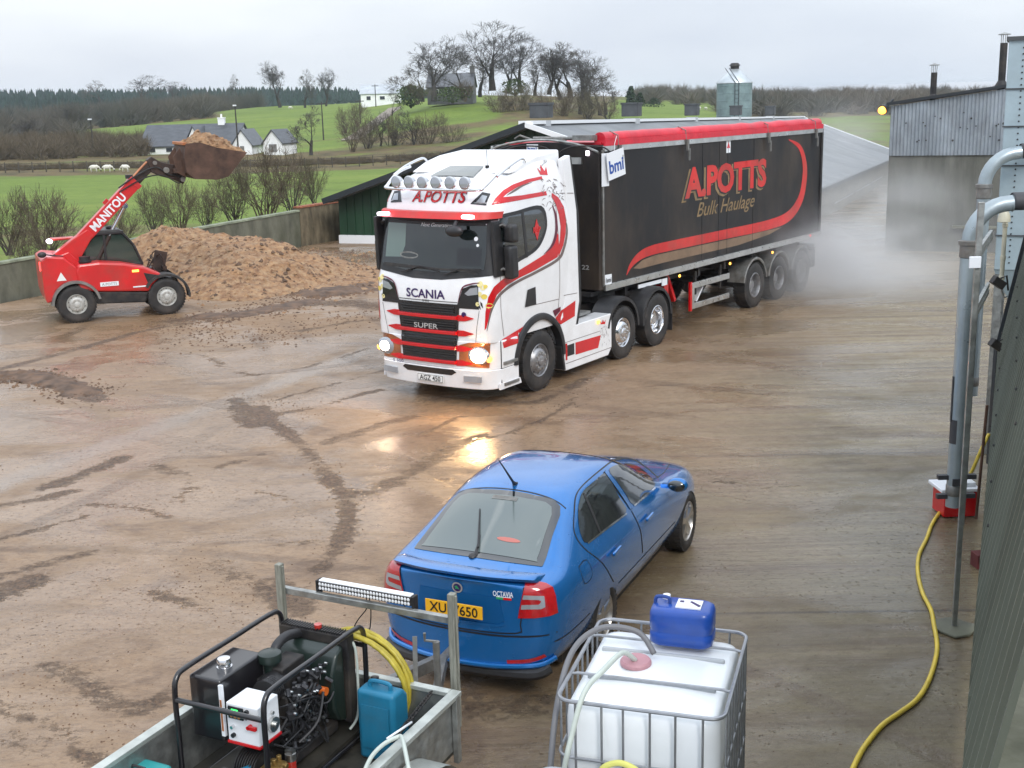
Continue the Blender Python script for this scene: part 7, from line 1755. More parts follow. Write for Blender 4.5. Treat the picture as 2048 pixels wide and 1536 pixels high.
    for o in cuts: bpy.data.objects.remove(o)
    def T_(name, polys, m, off=.004, grid=.06): return decal(name, P_(*polys), tree, 'top', m, t, off, grid)
    def Rr(name, polys, m, off=.004, grid=.05): return decal(name, P_(*polys), tree, 'rear', m, t, off, grid)
    def Sd(name, polys, m, off=.004, grid=.06, sides=('left','right')):
        for s in sides: decal(name, P_(*polys), tree, s, m, t, off, grid)
    M['carglass'] = mat('wet_rear_glass', (.10,.125,.12), .12, spec=.8, coat=.6, rvar=.04); M['cardark'] = mat('dark_car_glass', (.012,.014,.016), .05, spec=.8, coat=1)
    # rear screen
    T_('rear_screen_edge', [catmull([(.985,.50), (1.02,.25), (1.03,0), (1.02,-.25), (.985,-.50), (.65,-.56), (.36,-.60), (.31,-.56), (.28,-.3), (.275,0), (.28,.3), (.31,.56), (.36,.60), (.65,.56)], 3, True)], M['cardark'], .004)
    T_('rear_screen', [catmull([(.93,.44), (.955,.2), (.96,0), (.955,-.2), (.93,-.44), (.62,-.50), (.38,-.53), (.345,-.5), (.335,0), (.345,.5), (.38,.53), (.62,.50)], 3, True)], M['carglass'], .008)
    T_('brake_light_strip', [rect(.90,-.12,.945,.12)], M['steel'], .011)
    T_('screen_red_oval', [circ(.50,-.22,.022,14,.11)], M['redfade'], .011)  # small dull red oval laid on the rear screen
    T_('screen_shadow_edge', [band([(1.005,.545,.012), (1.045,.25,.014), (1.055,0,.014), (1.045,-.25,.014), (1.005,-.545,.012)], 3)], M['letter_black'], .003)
    # side glass, seams and lamps: read off the photograph on the right side and mirrored to the left
    CP = (-.47, 9.245, 65.56)
    def qz(pts): return [(760+a/3.103, 880+b/3.103) for a, b in pts]
    def bz(pts): return band([(760+p[0]/3.103, 880+p[1]/3.103, p[2]/3.103) for p in pts])
    def CX(name, polys, m, off=.004): decal_px(name, polys, tree, CP, m, t, off, grid=6)
    CX('rear_door_glass', [qz(catmull([(1238,372),(1262,315),(1330,255),(1398,205),(1440,272),(1490,370),(1525,450),(1400,545),(1285,638),(1250,600),(1232,530),(1228,440)], 3, True))], M['cardark'], .004)
    CX('front_door_glass', [qz(catmull([(1420,188),(1470,155),(1560,150),(1640,192),(1700,262),(1700,292),(1640,345),(1572,402),(1520,330),(1470,258)], 3, True))], M['cardark'], .004)
    CX('quarter_bar', [bz([(1262,330,10),(1310,440,14),(1365,575,10)])], M['black'], .007)
    CX('window_sill_strip', [bz([(1288,642,9),(1400,553,12),(1528,457,9)]), bz([(1575,408,9),(1640,352,11),(1705,298,8)])], M['chrome'], .008)
    CX('door_seam', [bz([(1205,450,6),(1205,570,6),(1260,665,6),(1380,765,6),(1450,880,6)]), bz([(1205,450,8),(1215,350,8),(1262,278,8),(1385,172,9),(1465,120,9),(1560,118,8),(1645,165,8),(1728,235,7)]), bz([(1392,195,22),(1500,340,26),(1560,430,16)])], M['letter_black'], .0025)
    CX('door_seam', [bz([(1560,440,5),(1615,560,5),(1630,700,5)])], M['letter_black'], .0025)
    CX('door_pillar', [bz([(1398,195,16),(1502,340,18),(1556,428,14)])], pm, .008)
    Sd('side_moulding', [band([(.12,.52,.012), (.75,.52,.012)], 3), band([(1.5,.50,.012), (3.3,.48,.012)], 3)], M['letter_black'], .0025)
    Sd('fuel_flap', [band([(.62,.98,.007), (.80,.98,.007), (.80,.84,.007), (.62,.84,.007), (.62,.98,.007)], 3)], M['letter_black'], .0025, sides=('right',))
    for s in (1, -1):
        for x in (1.38, 2.34):
            b = MB(); b.bar((x-.10, s*.885, .86), (x+.10, s*.882, .865), .03, .035, up=(0,0,1)); b.build('door_handle', pm, t, smooth=0, bevel=.012)
        b = MB(); b.ell((2.98, s*.97, 1.00), (.07,.11,.075), 16, 10); b.bar((3.0, s*.80, .97), (2.98, s*.9, .98), .06, .04); b.build('door_mirror', pm, t)
        b = MB(); b.ell((2.935, s*.97, 1.0), (.035,.09,.058), 14, 8); b.build('mirror_glass', M['glass'], t)
        wheel(t, RX, s*.755, .32, .21, 'car', s, rimm=M['carrim'], rr=.215)
        wheel(t, FXX, s*.755, .32, .21, 'car', s, rimm=M['carrim'], rr=.215)
    # windscreen, bonnet seams
    T_('windscreen', [catmull([(2.32,.50), (2.36,0), (2.32,-.50), (2.6,-.60), (2.95,-.66), (3.0,0), (2.95,.66), (2.6,.60)], 3, True)], M['cardark'])
    T_('bonnet_seam', [band([(3.1,.66,.01), (3.6,.64,.01), (4.2,.52,.01)], 4), band([(3.1,-.66,.01), (3.6,-.64,.01), (4.2,-.52,.01)], 4)], M['letter_black'], .002)
    # rear panel
    for s in (1, -1):
        0 and Rr('tail_lamp', [[(s*.60,1.0), (s*.68,.995), (s*.73,.96), (s*.765,.88), (s*.78,.72), (s*.75,.69), (s*.56,.665), (s*.575,.80), (s*.59,.94)]], M['redlens'], .012)
        0 and Rr('clear_lens', [[(s*.615,.905), (s*.71,.91), (s*.735,.80), (s*.73,.765), (s*.595,.755), (s*.60,.785), (s*.70,.79), (s*.695,.875), (s*.61,.872)]], M['lampglass'], .016)
        Rr('rear_reflector', [band([(s*.42,.345,.03), (s*.60,.365,.035), (s*.72,.41,.03)], 3)], M['redlens'], .006)
    CX('tail_lamp', [qz([(905,882),(960,878),(1030,893),(1068,915),(1085,965),(1100,1070),(1050,1090),(960,1103),(858,1103),(868,1040),(885,960)])], M['redlens'], .012)
    CX('clear_lens', [qz([(892,960),(1016,967),(1024,1033),(1000,1046),(876,1048),(880,1020),(985,1018),(995,1008),(998,996),(985,990),(886,986)])], M['lampglass'], .016)
    Rr('boot_seam', [band([(.565,1.0,.01), (.56,.85,.01), (.535,.68,.01), (.50,.60,.012), (0,.58,.012), (-.50,.60,.012), (-.535,.68,.01), (-.56,.85,.01), (-.565,1.0,.01)], 3)], M['letter_black'], .003)
    Rr('bumper_groove', [band([(-.80,.60,.012), (-.4,.565,.016), (0,.56,.016), (.4,.565,.016), (.80,.60,.012)], 3)], M['letter_black'], .003)
    Rr('plate_recess_shade', [[(.36,.90), (-.36,.90), (-.40,.70), (-.34,.665), (.34,.665), (.40,.70)]], M['carshadow'], .004)  # shade of the recess painted as a darker blue patch on the tail
    Rr('recess_lip', [band([(.42,.72,.012), (.36,.655,.02), (0,.65,.022), (-.36,.655,.02), (-.42,.72,.012)], 3)], pm, .014)
    b = MB(); b.box((-.130, 0, .785), (.012, .52, .112)); b.build('number_plate', M['plateyellow'], t, smooth=0, bevel=.003)
    loose_text('plate_lettering', 'XUI 7650', .118, M['letter_black'], t, (-.137, 0, .785), (0,-1,0), (0,0,1), bold=.012, width=.44)
    Rr('badge_ring', [circ(.0,.945,.048,20)], M['silver'], .010, 0); Rr('badge', [circ(.0,.945,.035,20)], M['navy'], .013, 0); Rr('badge_mark', [[(-.022,.93), (.0,.965), (.024,.952), (.012,.945), (.018,.93), (.0,.938)]], M['badgegreen'], .016, 0)
    decal('boot_lettering', [place_text('OCTAVIA', .065, -.40, .935, True, bold=.012, width=.17)], tree, 'rear', M['paper'], t, .010, 0)
    Rr('boot_flag', [rect(-.34,.885,-.40,.905)], M['badgegreen'], .008, 0); Rr('boot_flag_red', [rect(-.40,.885,-.47,.905)], M['red'], .008, 0); Rr('boot_flag_white', [rect(-.34,.905,-.47,.911)], M['paper'], .008, 0)
    # spoiler lip
    b = MB(); pts = catmull([(.12,.66,1.045), (.03,.60,1.075), (-.045,.3,1.085), (-.06,0,1.088), (-.045,-.3,1.085), (.03,-.60,1.075), (.12,-.66,1.045)], 5); vs = []
    for p in pts: x, y, z = p; vs += [(x-.03,y,z), (x+.02,y,z+.014), (x+.16,y,z-.012), (x+.10,y,z-.05), (x-.01,y,z-.03)]
    n5 = len(pts); b.add(vs, [(5*i+j, 5*i+5+j, 5*i+5+(j+1) % 5, 5*i+(j+1) % 5) for i in range(n5-1) for j in range(5)] + [(0,1,2,3,4), tuple(5*(n5-1)+j for j in (4,3,2,1,0))]); b.build('boot_spoiler', pm, t, smooth=40)
    b = MB(); pts = catmull([(.16,.775,.36), (.03,.67,.33), (-.055,.35,.305), (-.08,0,.30), (-.055,-.35,.305), (.03,-.67,.33), (.16,-.775,.36)], 5); b.tube(pts, .022, 8); b.build('bumper_lip', pm, t)
    b = MB(); pts = catmull([(.10,.74,.29), (.0,.6,.25), (-.04,0,.235), (.0,-.6,.25), (.10,-.74,.29)], 5); b.tube(pts, .05, 8); b.build('lower_valance', M['black'], t)
    b = MB(); b.cyl((-.03,.48,.22), (.25,.48,.24), .03, 12); b.cyl((-.03,.56,.22), (.25,.56,.24), .03, 12); b.build('exhaust_tips', M['chassis'], t)
    b = MB(); b.tube([(.30,.0,1.09), (.40,.02,1.145), (.50,.05,1.20)], [.02,.012,.008], 6); b.tube([(.36,.0,1.145), (.76,.17,1.335)], [.010,.006], 5); b.ell((.30,.02,1.085), (.05,.04,.025)); b.build('rear_wiper', M['black'], t)
    b = MB(); b.tube([(1.16,0,1.45), (1.10,0,1.50), (.80,0,1.80)], [.028,.012,.004], 6); b.ell((1.17,0,1.452), (.06,.025,.02)); b.build('aerial', M['black'], t)
    b = MB(); b.box((2.3,0,.14), (3.4,1.3,.1)); b.build('underbody', M['chassis'], t, smooth=0)
M['carrim'] = mat('car_alloy_rim', (.5,.47,.43), .3, .9, var=.15, vscale=10); M['carshadow'] = mat('recess_shade_blue', (.006,.11,.33), .35, .4); M['badgegreen'] = mat('green_mark', (.03,.30,.12), .3)
M['redfade'] = mat('dull_red_oval', (.45,.12,.09), .3, coat=.6)
car()
# ================================================================ TRAILER WITH THE WASHER, TANKS
WPOS = Vector((-.47, 7.62, 0)); WR = R_(64)
def wl(x, y, z=0): return WPOS + Vector((x*cos(WR)-y*sin(WR), x*sin(WR)+y*cos(WR), z))
M['wfloor'] = mat('wet_dark_floor', (.035,.033,.028), .35, var=.5, vscale=5, dirt=(.09,.08,.06), dirt_amt=.5)
M['frameblack'] = mat('black_tube_frame', (.012,.011,.013), .28, coat=.5)
M['bluecan'] = mat('blue_jerrycan', (.012,.16,.28), .42, var=.15, vscale=4, dirt=(.1,.13,.12), dirt_amt=.35)
M['brass'] = mat('dull_brass', (.30,.20,.07), .4, .7, var=.3, vscale=12)
M['redglass'] = mat('red_filter_bowl', (.45,.03,.02), .15, coat=.8)
M['whitehose'] = mat('pale_hose', (.50,.55,.50), .4, var=.1, vscale=5)
M['greyhose'] = mat('grey_hose', (.16,.16,.17), .5)
M['led'] = mat('led_lens', (.75,.76,.78), .15, coat=1)
M['hose2'] = mat('yellow_rubber_hose', (.42,.34,.04), .42, var=.25, vscale=14)
M['green_lcd'] = mat('green_display', (.05,.6,.1), .4, emit=(.05,.9,.15), estr=2.0)
def site_trailer():
    t = thing('site_trailer', 'low galvanised box trailer with an upright rack, cut by the bottom edge', 'trailer', WPOS, WR)
    W_, Ln, h0, h1 = 1.55, 3.0, .40, .80
    b = MB(); b.box((-Ln/2, W_/2, h0-.02), (Ln, W_, .04)); b.build('floor', M['wfloor'], t, smooth=0)
    for nm, c, s in (('side_board', (-Ln/2, 0, (h0+h1)/2), (Ln, .03, h1-h0)), ('side_board', (-Ln/2, W_, (h0+h1)/2), (Ln, .03, h1-h0)), ('headboard', (.0, W_/2, (h0+h1)/2), (.03, W_-.03, h1-h0)), ('tailboard', (-Ln, W_/2, (h0+h1)/2), (.03, W_-.03, h1-h0))):
        b = MB(); b.box(c, s); b.build(nm, M['galv'], t, smooth=0, bevel=.004)
    b = MB(); b.box((-Ln/2, -.02, h1+.018), (Ln+.06, .075, .035)); b.box((-Ln/2, W_+.02, h1+.018), (Ln+.06, .075, .035)); b.box((.0, W_/2, h1+.018), (.06, W_-.04, .034)); b.build('top_rim', M['rimgalv'], t, smooth=0, bevel=.005)
    for x in (-.03, -1.0, -2.0):
        for yy in (-.04, W_+.04): b = MB(); b.box((x, yy, (h0+h1)/2-.03), (.05,.04,h1-h0+.1)); b.build('stanchion', M['galv'], t, smooth=0, bevel=.004)
    b = MB(); b.box((-1.1, .35, .30), (2.3,.06,.12)); b.box((-1.1, 1.2, .30), (2.3,.06,.12)); b.bar((-.1,.2,.33), (1.2,.75,.38), .06, .10); b.bar((-.1,1.3,.33), (1.2,.78,.38), .06, .10); b.build('drawbar', M['steel'], t, smooth=0)
    b = MB(); b.cyl((1.15,.77,.38), (1.42,.77,.40), .035, 10); b.ell((1.45,.77,.40), (.07,.06,.06)); b.build('coupling', M['steel'], t)
    b = MB(); b.cyl((.75,.55,.05), (.75,.55,.78), .028, 10); b.cyl((.75,.60,.10), (.75,.50,.10), .10, 16); b.tube([(.75,.55,.78), (.70,.62,.80), (.70,.62,.86)], .012, 6); b.build('jockey_wheel', M['steel'], t)
    b = MB(); b.bar((.50,.60,.40), (.62,.66,.86), .035, .02); b.bar((.52,.3,.35), (.55,.28,.58), .04, .04); b.build('brake_lever', M['steel'], t)
    for y in (-.14, W_+.14):
        s = -1 if y < 0 else 1
        b = MB(); vs = []; nn = 12
        for k in range(nn+1):
            a = R_(20)+R_(140)*k/nn
            for rr_, yy in ((.36, y-.11), (.36, y+.11)): vs.append((-.72+rr_*cos(a)*1.1, yy, .30+rr_*sin(a)))
        b.add(vs, [(2*k, 2*k+1, 2*k+3, 2*k+2) for k in range(nn)]); b.build('mudguard', M['rimgalv'], t, smooth=40)
        wheel(t, -.72, y, .29, .16, 'steer', s, rimm=M['trim'], rr=.16, n=28)
    for y in (.04, W_-.05):
        b = MB(); b.box((.12, y, 1.0), (.055, .05, 1.02)); b.box((.12, y, 1.02), (.02,.075,.95)); b.build('rack_post', M['wood_grey'], t, smooth=0, bevel=.006)
    b = MB(); b.box((.16, W_/2, 1.29), (.045, W_-.05, .05)); b.build('rack_bar', M['galv'], t, smooth=0, bevel=.005)
    b = MB()
    for k in range(10): b.cyl((.12+.0*k, .12-.0*k, .45), (.12, .12, .46), .01, 5)
    sp = [(-.02-.022*k*.5, .16+.006*k, .76-.016*k) for k in range(2)]
    b = MB(); c = []
    for k in range(110):
        f = k/109; a = k*1.15; base = Vector((-.05,.14,.82)).lerp(Vector((-.42,.24,.62)), f); c.append(tuple(base + Vector((.02*cos(a), .022*sin(a), .012*cos(a+1)))))
    b.tube(c, .006, 5); b.build('coil_spring', M['chassis'], t)
    # light bar
    e = thing('led_light_bar', 'long white lamp bar with two rows of small lenses on the rack', 'light bar', wl(.20, .80, 1.365), WR, scale=.93)
    b = MB(); b.box((0,0,0), (.07,.86,.075)); b.build('bar_housing', M['chassis'], e, smooth=0, bevel=.008)
    b = MB(); b.box((.0,0,.041), (.06,.84,.012)); b.build('bar_top', M['paper'], e, smooth=0, bevel=.004)
    b = MB(); k = 0
    for z in (.016, -.018):
        for i in range(30): b.ell((-.036, -.405+.028*i, z), (.007,.0125,.0145), 8, 5)
    o = b.build('lens_rows', M['led'], e)
    for y in (-.44,.44):
        b = MB(); b.box((0,y,-.02), (.07,.02,.12)); b.build('end_bracket', M['chassis'], e, smooth=0, bevel=.004)
    b = MB(); b.tube(catmull([(.0,-.0,-.05), (-.03,-.02,-.12), (-.03,.08,-.25), (-.06,.16,-.42)], 5), .005, 5); b.tube(catmull([(0,-.03,-.05), (-.02,-.05,-.15), (-.04,-.04,-.3), (-.06,.02,-.45)], 5), .005, 5); b.build('cable', M['letter_black'], e)
M['rimgalv'] = mat('pale_galvanised_rim', (.50,.53,.50), .4, .5, var=.2, vscale=10, dirt=(.25,.24,.2), dirt_amt=.4)
M['wood_grey'] = mat('weathered_post', (.26,.26,.22), .6, .3, var=.35, vscale=12, stretch=(4,4,.4))
site_trailer()
def washer():
    t = thing('pressure_washer', 'black tube framed diesel pressure washer skid with a white control box', 'pressure washer', wl(0, 0, .40), WR)
    x0, x1, y0, y1, z1 = -1.21, -.05, .67, 1.38, .85
    b = MB(); r = .019
    for y in (y0, y1): b.tube(catmull([(x0,y,0), (x0,y,.4), (x0,y,z1-.14), (x0+.03,y,z1-.03), (x0+.14,y,z1), (-.6,y,z1+.0), (x1-.14,y,z1), (x1-.03,y,z1-.03), (x1,y,z1-.14), (x1,y,.4), (x1,y,0)], 5), r, 12)
    for x, z in ((x0, z1-.17), (x1, z1-.17), (x0, .03), (x1, .03)): b.tube([(x,y0,z), (x,y1,z)], r*.95, 10)
    for y in (y0, y1): b.tube([(x0,y,.03), (x1,y,.03)], r*.95, 10)
    b.build('tube_frame', M['frameblack'], t, smooth=60)
    b = MB(); b.box(((x0+x1)/2, 1.02, .05), (1.1,.66,.03)); b.build('base_plate', M['wfloor'], t, smooth=0)
    # fuel tank with chrome cap
    b = MB(); b.box((-.86, 1.235, .585), (.46,.26,.44)); b.build('fuel_tank', M['frameblack'], t, smooth=0, bevel=.02, seg=3)
    b = MB(); b.lathe([(0,.075), (.042,.07), (.048,.055), (.048,.03), (.040,.026), (.040,.02), (.052,.016), (.052,0)], (-.92, 1.20, .805), n=24); b.build('filler_cap', M['chrome'], t)
    b = MB(); b.box((-1.09,1.10,.60), (.02,.028,.36)); b.build('level_gauge', M['paper'], t, smooth=0); b = MB(); b.box((-1.102,1.10,.57), (.006,.012,.22)); b.build('gauge_fuel', M['orange'], t, smooth=0)
    # control box
    b = MB(); b.box((-1.02,.91,.56), (.22,.25,.27)); b.build('control_box', M['paper'], t, smooth=0, bevel=.008)
    b = MB(); b.box((-1.02,.91,.418), (.23,.26,.015)); b.build('box_base', M['red'], t, smooth=0)
    X = -1.135
    b = MB(); b.box((X,.955,.635), (.012,.12,.085)); b.build('display_panel', M['blackgloss'], t, smooth=0, bevel=.004); b = MB(); b.box((X-.008,.958,.652), (.004,.05,.022)); b.build('display', M['green_lcd'], t, smooth=0)
    b = MB(); 
    for y, z in ((.985,.615), (.955,.612), (.925,.612)): b.cyl((X-.004,y,z), (X-.012,y,z), .010, 10)
    b.build('buttons', M['amberdull'], t)
    b = MB(); 
    for y, z in ((.865,.66), (.865,.625), (.985,.475)): b.cyl((X+.01,y,z), (X-.015,y,z), .015, 12)
    b.build('knobs', M['letter_black'], t)
    b = MB(); b.cyl((X+.01,.845,.565), (X-.03,.845,.565), .014, 10); b.box((X-.02,.815,.565), (.02,.06,.022)); b.build('red_switch', M['red'], t, smooth=30)
    b = MB(); b.cyl((X+.01,.985,.535), (X-.02,.985,.535), .012, 10); b.build('key_switch', M['chrome'], t)
    b = MB(); b.cyl((-1.0,.775,.53), (-1.0,.755,.53), .05, 20); b.cyl((-1.0,.76,.53), (-1.0,.735,.53), .02, 12); b.cyl((-1.0,.775,.61), (-1.0,.76,.61), .012, 10); b.build('isolator', M['alloy'], t)
    # radiator
    b = MB(); b.box((-.16,1.0,.47), (.09,.58,.66)); b.build('radiator', M['chassis'], t, smooth=0, bevel=.01)
    b = MB()
    for k in range(26): b.box((-.16,.73+.0215*k,.805), (.085,.007,.02))
    b.build('radiator_fins', M['frameblack'], t, smooth=0)
    b = MB(); b.cyl((-.16,.98,.80), (-.16,.98,.835), .028, 14); b.build('radiator_cap', M['redglass'], t)
    b = MB(); b.prism([(-.21,.74), (-.30,.70), (-.36,.58), (-.36,.32), (-.30,.20), (-.21,.16)], .74, 1.26, 'y'); b.build('fan_shroud', M['shroud'], t, smooth=30, bevel=.02)
    b = MB(); b.tube(catmull([(-.20,1.12,.76), (-.34,1.13,.79), (-.46,1.13,.76), (-.50,1.12,.66)], 5), .035, 12); b.build('top_hose', M['black'], t)
    # engine block with its clutter
    b = MB(); b.box((-.55,1.02,.36), (.38,.34,.42)); b.box((-.55,1.02,.60), (.34,.24,.10)); b.box((-.52,1.02,.68), (.26,.16,.07)); b.cyl((-.75,1.0,.33), (-.92,1.0,.33), .13, 20); b.box((-.5,.99,.14), (.5,.4,.08)); b.build('engine_block', M['chassis'], t, smooth=30, bevel=.012)
    b = MB(); b.cyl((-.80,.98,.60), (-.56,1.02,.60), .095, 24); b.build('air_filter', M['black'], t, smooth=40)
    b = MB()
    for k in range(5): b.lathe([(.095,-.79+.018*k),(.10,-.786+.018*k),(.095,-.782+.018*k)], (0,.98,.60), 'x', 20)
    b.build('filter_ribs', M['frameblack'], t)
    b = MB(); b.lathe([(.0,.10), (.05,.10), (.078,.085), (.082,.06), (.082,.03), (.05,.02), (.045,-.03), (.045,-.06)], (-.62,1.06,.72), n=24); b.build('intake_cap', M['shroud'], t, smooth=50)
    rnd = random.Random(12); b = MB(); c2 = MB()
    for k in range(90):
        x, y, z = rnd.uniform(-.80,-.34), rnd.uniform(.78,.88), rnd.uniform(.20,.66); s = rnd.uniform(.008,.028)
        if k % 3: b.cyl((x,y,z), (x+rnd.uniform(-.05,.05), y-rnd.uniform(.01,.05), z+rnd.uniform(-.05,.05)), s*.7, 8)
        else: b.box((x,y,z), (s*2,s*1.6,s*1.5), rot=rnd.uniform(0,1))
        if k % 2: c2.cyl((x,y-.03,z+.02), (x,y-.05,z+.02), .009, 6)
    b.build('engine_fittings', M['engdark'], t, smooth=30); c2.build('bolts', M['alloy'], t)
    b = MB()
    for k in range(30):
        p = Vector((rnd.uniform(-.95,-.4), rnd.uniform(.76,.9), rnd.uniform(.2,.6))); q = Vector((rnd.uniform(-.8,-.3), rnd.uniform(.74,.88), rnd.uniform(.15,.65)))
        b.tube(catmull([tuple(p), tuple((p+q)/2+Vector((0,-.05,rnd.uniform(-.12,.1)))), tuple(q)], 6), rnd.choice((.006,.008,.011)), 6)
    b.build('engine_hoses', M['hoseblack'], t)
    b = MB(); b.tube(catmull([(-.14,.78,.78), (-.13,.70,.70), (-.13,.69,.45), (-.14,.70,.18), (-.22,.72,.10)], 6), .010, 8); b.build('overflow_hose', M['whitehose'], t)
    b = MB(); b.cyl((-.40,.82,.47), (-.40,.77,.47), .030, 14); b.build('oil_cap', M['orangeplastic'], t)
    b = MB(); b.lathe([(0,0),(.03,.005),(.036,.03),(.036,.10),(.03,.105)], (-.86,.76,.10), n=18); b.build('filter_bowl', M['redglass'], t)
    b = MB(); b.cyl((-.86,.76,.20), (-.86,.76,.25), .038, 16); b.box((-.86,.76,.26), (.04,.06,.03)); b.build('filter_head', M['alloy'], t, smooth=30)
    # pump: brass manifold, finned crankcase, pressure gauge
    b = MB(); b.cyl((-1.02,1.02,.20), (-1.02,.86,.20), .10, 24); b.build('pump_case', M['steel'], t)
    b = MB()
    for k in range(9): b.cyl((-1.02,1.015-.019*k,.20), (-1.02,1.008-.019*k,.20), .118, 24)
    b.build('cooling_fins', M['chassis'], t)
    b = MB(); b.box((-1.03,.77,.17), (.14,.12,.17))
    for k in range(9): b.cyl((-1.09+.05*(k % 3), .77, .10+.07*(k//3)), (-1.09+.05*(k % 3), .69, .10+.07*(k//3)), .020, 8)
    for k in range(3): b.cyl((-1.07+.05*k,.77,.24), (-1.07+.05*k,.77,.29), .018, 8)
    b.build('pump_head', M['brass'], t, smooth=30, bevel=.004)
    b = MB(); b.lathe([(0,0),(.034,0),(.038,-.008),(.038,.02),(0,.02)], (-1.15,.76,.17), 'x', n=22); b.build('pressure_gauge', M['chrome'], t); b = MB(); b.lathe([(0,-.002),(.030,-.002)], (-1.153,.76,.17), 'x', n=20); b.build('gauge_face', M['paper'], t)
    b = MB(); b.tube(catmull([(-1.16,.93,.24), (-1.24,.96,.22), (-1.26,.98,.10), (-1.30,1.0,.02)], 6), .018, 10); b.build('inlet_hose', M['whitehose'], t); b = MB(); b.cyl((-1.10,.90,.24), (-1.17,.93,.24), .022, 12); b.build('hose_connector', M['bluecan'], t)
    b = MB(); b.box((-1.12,1.12,.08), (.20,.16,.12)); b.build('battery', M['frameblack'], t, smooth=0, bevel=.01)
M['shroud'] = mat('dark_green_black', (.012,.022,.018), .35, coat=.3); M['amberdull'] = mat('amber_button', (.5,.2,.05), .4); M['orangeplastic'] = mat('orange_plastic', (.65,.14,.02), .4); M['engdark'] = mat('engine_grey', (.05,.05,.055), .4, .5, var=.6, vscale=20); M['hoseblack'] = mat('engine_hose_black', (.02,.02,.022), .4)
washer()
def trailer_load():
    # jerrycan
    t = thing('jerrycan', 'tall blue plastic jerrycan standing in the corner of the box trailer', 'jerrycan', wl(-.27, .40, .40), WR)
    b = MB(); b.prism([(-.10,0), (.10,0), (.10,.46), (.04,.52), (-.10,.52)], -.15, .15, 'y'); b.build('can_body', M['bluecan'], t, smooth=40, bevel=.03, seg=4)
    b = MB(); b.tube(catmull([(-.02,.08,.51), (-.02,.07,.56), (-.02,-.07,.56), (-.02,-.08,.51)], 4), .015, 8); b.build('handle', M['bluecan'], t)
    b = MB(); b.cyl((.05,.09,.50), (.06,.09,.55), .028, 14); b.build('cap', M['black'], t)
    b = MB(); b.prism([(-.105,.1), (-.112,.1), (-.112,.42), (-.105,.42)], -.11, .11, 'y'); b.build('moulded_panel', M['bluecan'], t, smooth=0)
    q = G(305, 1528, .70); t2 = thing('green_box', 'turquoise plastic box in the near left corner of the box trailer', 'box', (q.x, q.y, .40), WR)
    b = MB(); b.box((-.12,0,.15), (.34,.26,.30)); b.build('box_body', mat('turquoise_plastic', (.03,.30,.30), .4, var=.1), t2, smooth=0, bevel=.03, seg=3); b = MB(); b.tube([(-.12,-.06,.31),(-.12,-.05,.345),(-.12,.05,.345),(-.12,.06,.31)], .01, 6); b.build('handle', M['black'], t2)
    # coil of yellow hose hung over the headboard
    pts = []; n = 7
    for k in range(n*28+1):
        a = 2*pi*k/28 + .6; i = k/28; r = .375 + .018*sin(i*2.2); pts.append((.02 + .016*i + .015*sin(a*2+i), .74 + r*cos(a)*1.05, .36 + r*sin(a) + .0*i))
    b = MB(); b.tube(pts, .0165, 8); o = b.build('hose_coil', M['hose2'], smooth=180, loc=wl(-.10, 0, .41)); o.rotation_euler = (0,0,WR); tag(o, 'coil of yellow and black rubber hose hanging behind the washer in the box trailer', 'hose')
    pix = [(722,1560),(742,1515),(768,1488),(795,1474),(803,1474),(808,1490),(818,1540)]
    b = MB(); b.tube(catmull([tuple(G(x, y, .86 + .01*i)) for i, (x, y) in enumerate(pix)], 6), .014, 10); o = b.build('pale_hose', M['whitehose'], smooth=180); tag(o, 'pale green hose looped over the right rim of the box trailer', 'hose')
    p = wl(-.12, .17, .80); q = wl(-.60, .30, .58); b = MB(); b.tube([tuple(wl(-.52,.02,.86)), tuple(wl(-.78,.05,.87))], .008, 6); o = b.build('steel_lance', M['paper'], smooth=180); tag(o, 'thin white lance lying along the right rim of the box trailer', 'lance')
trailer_load()

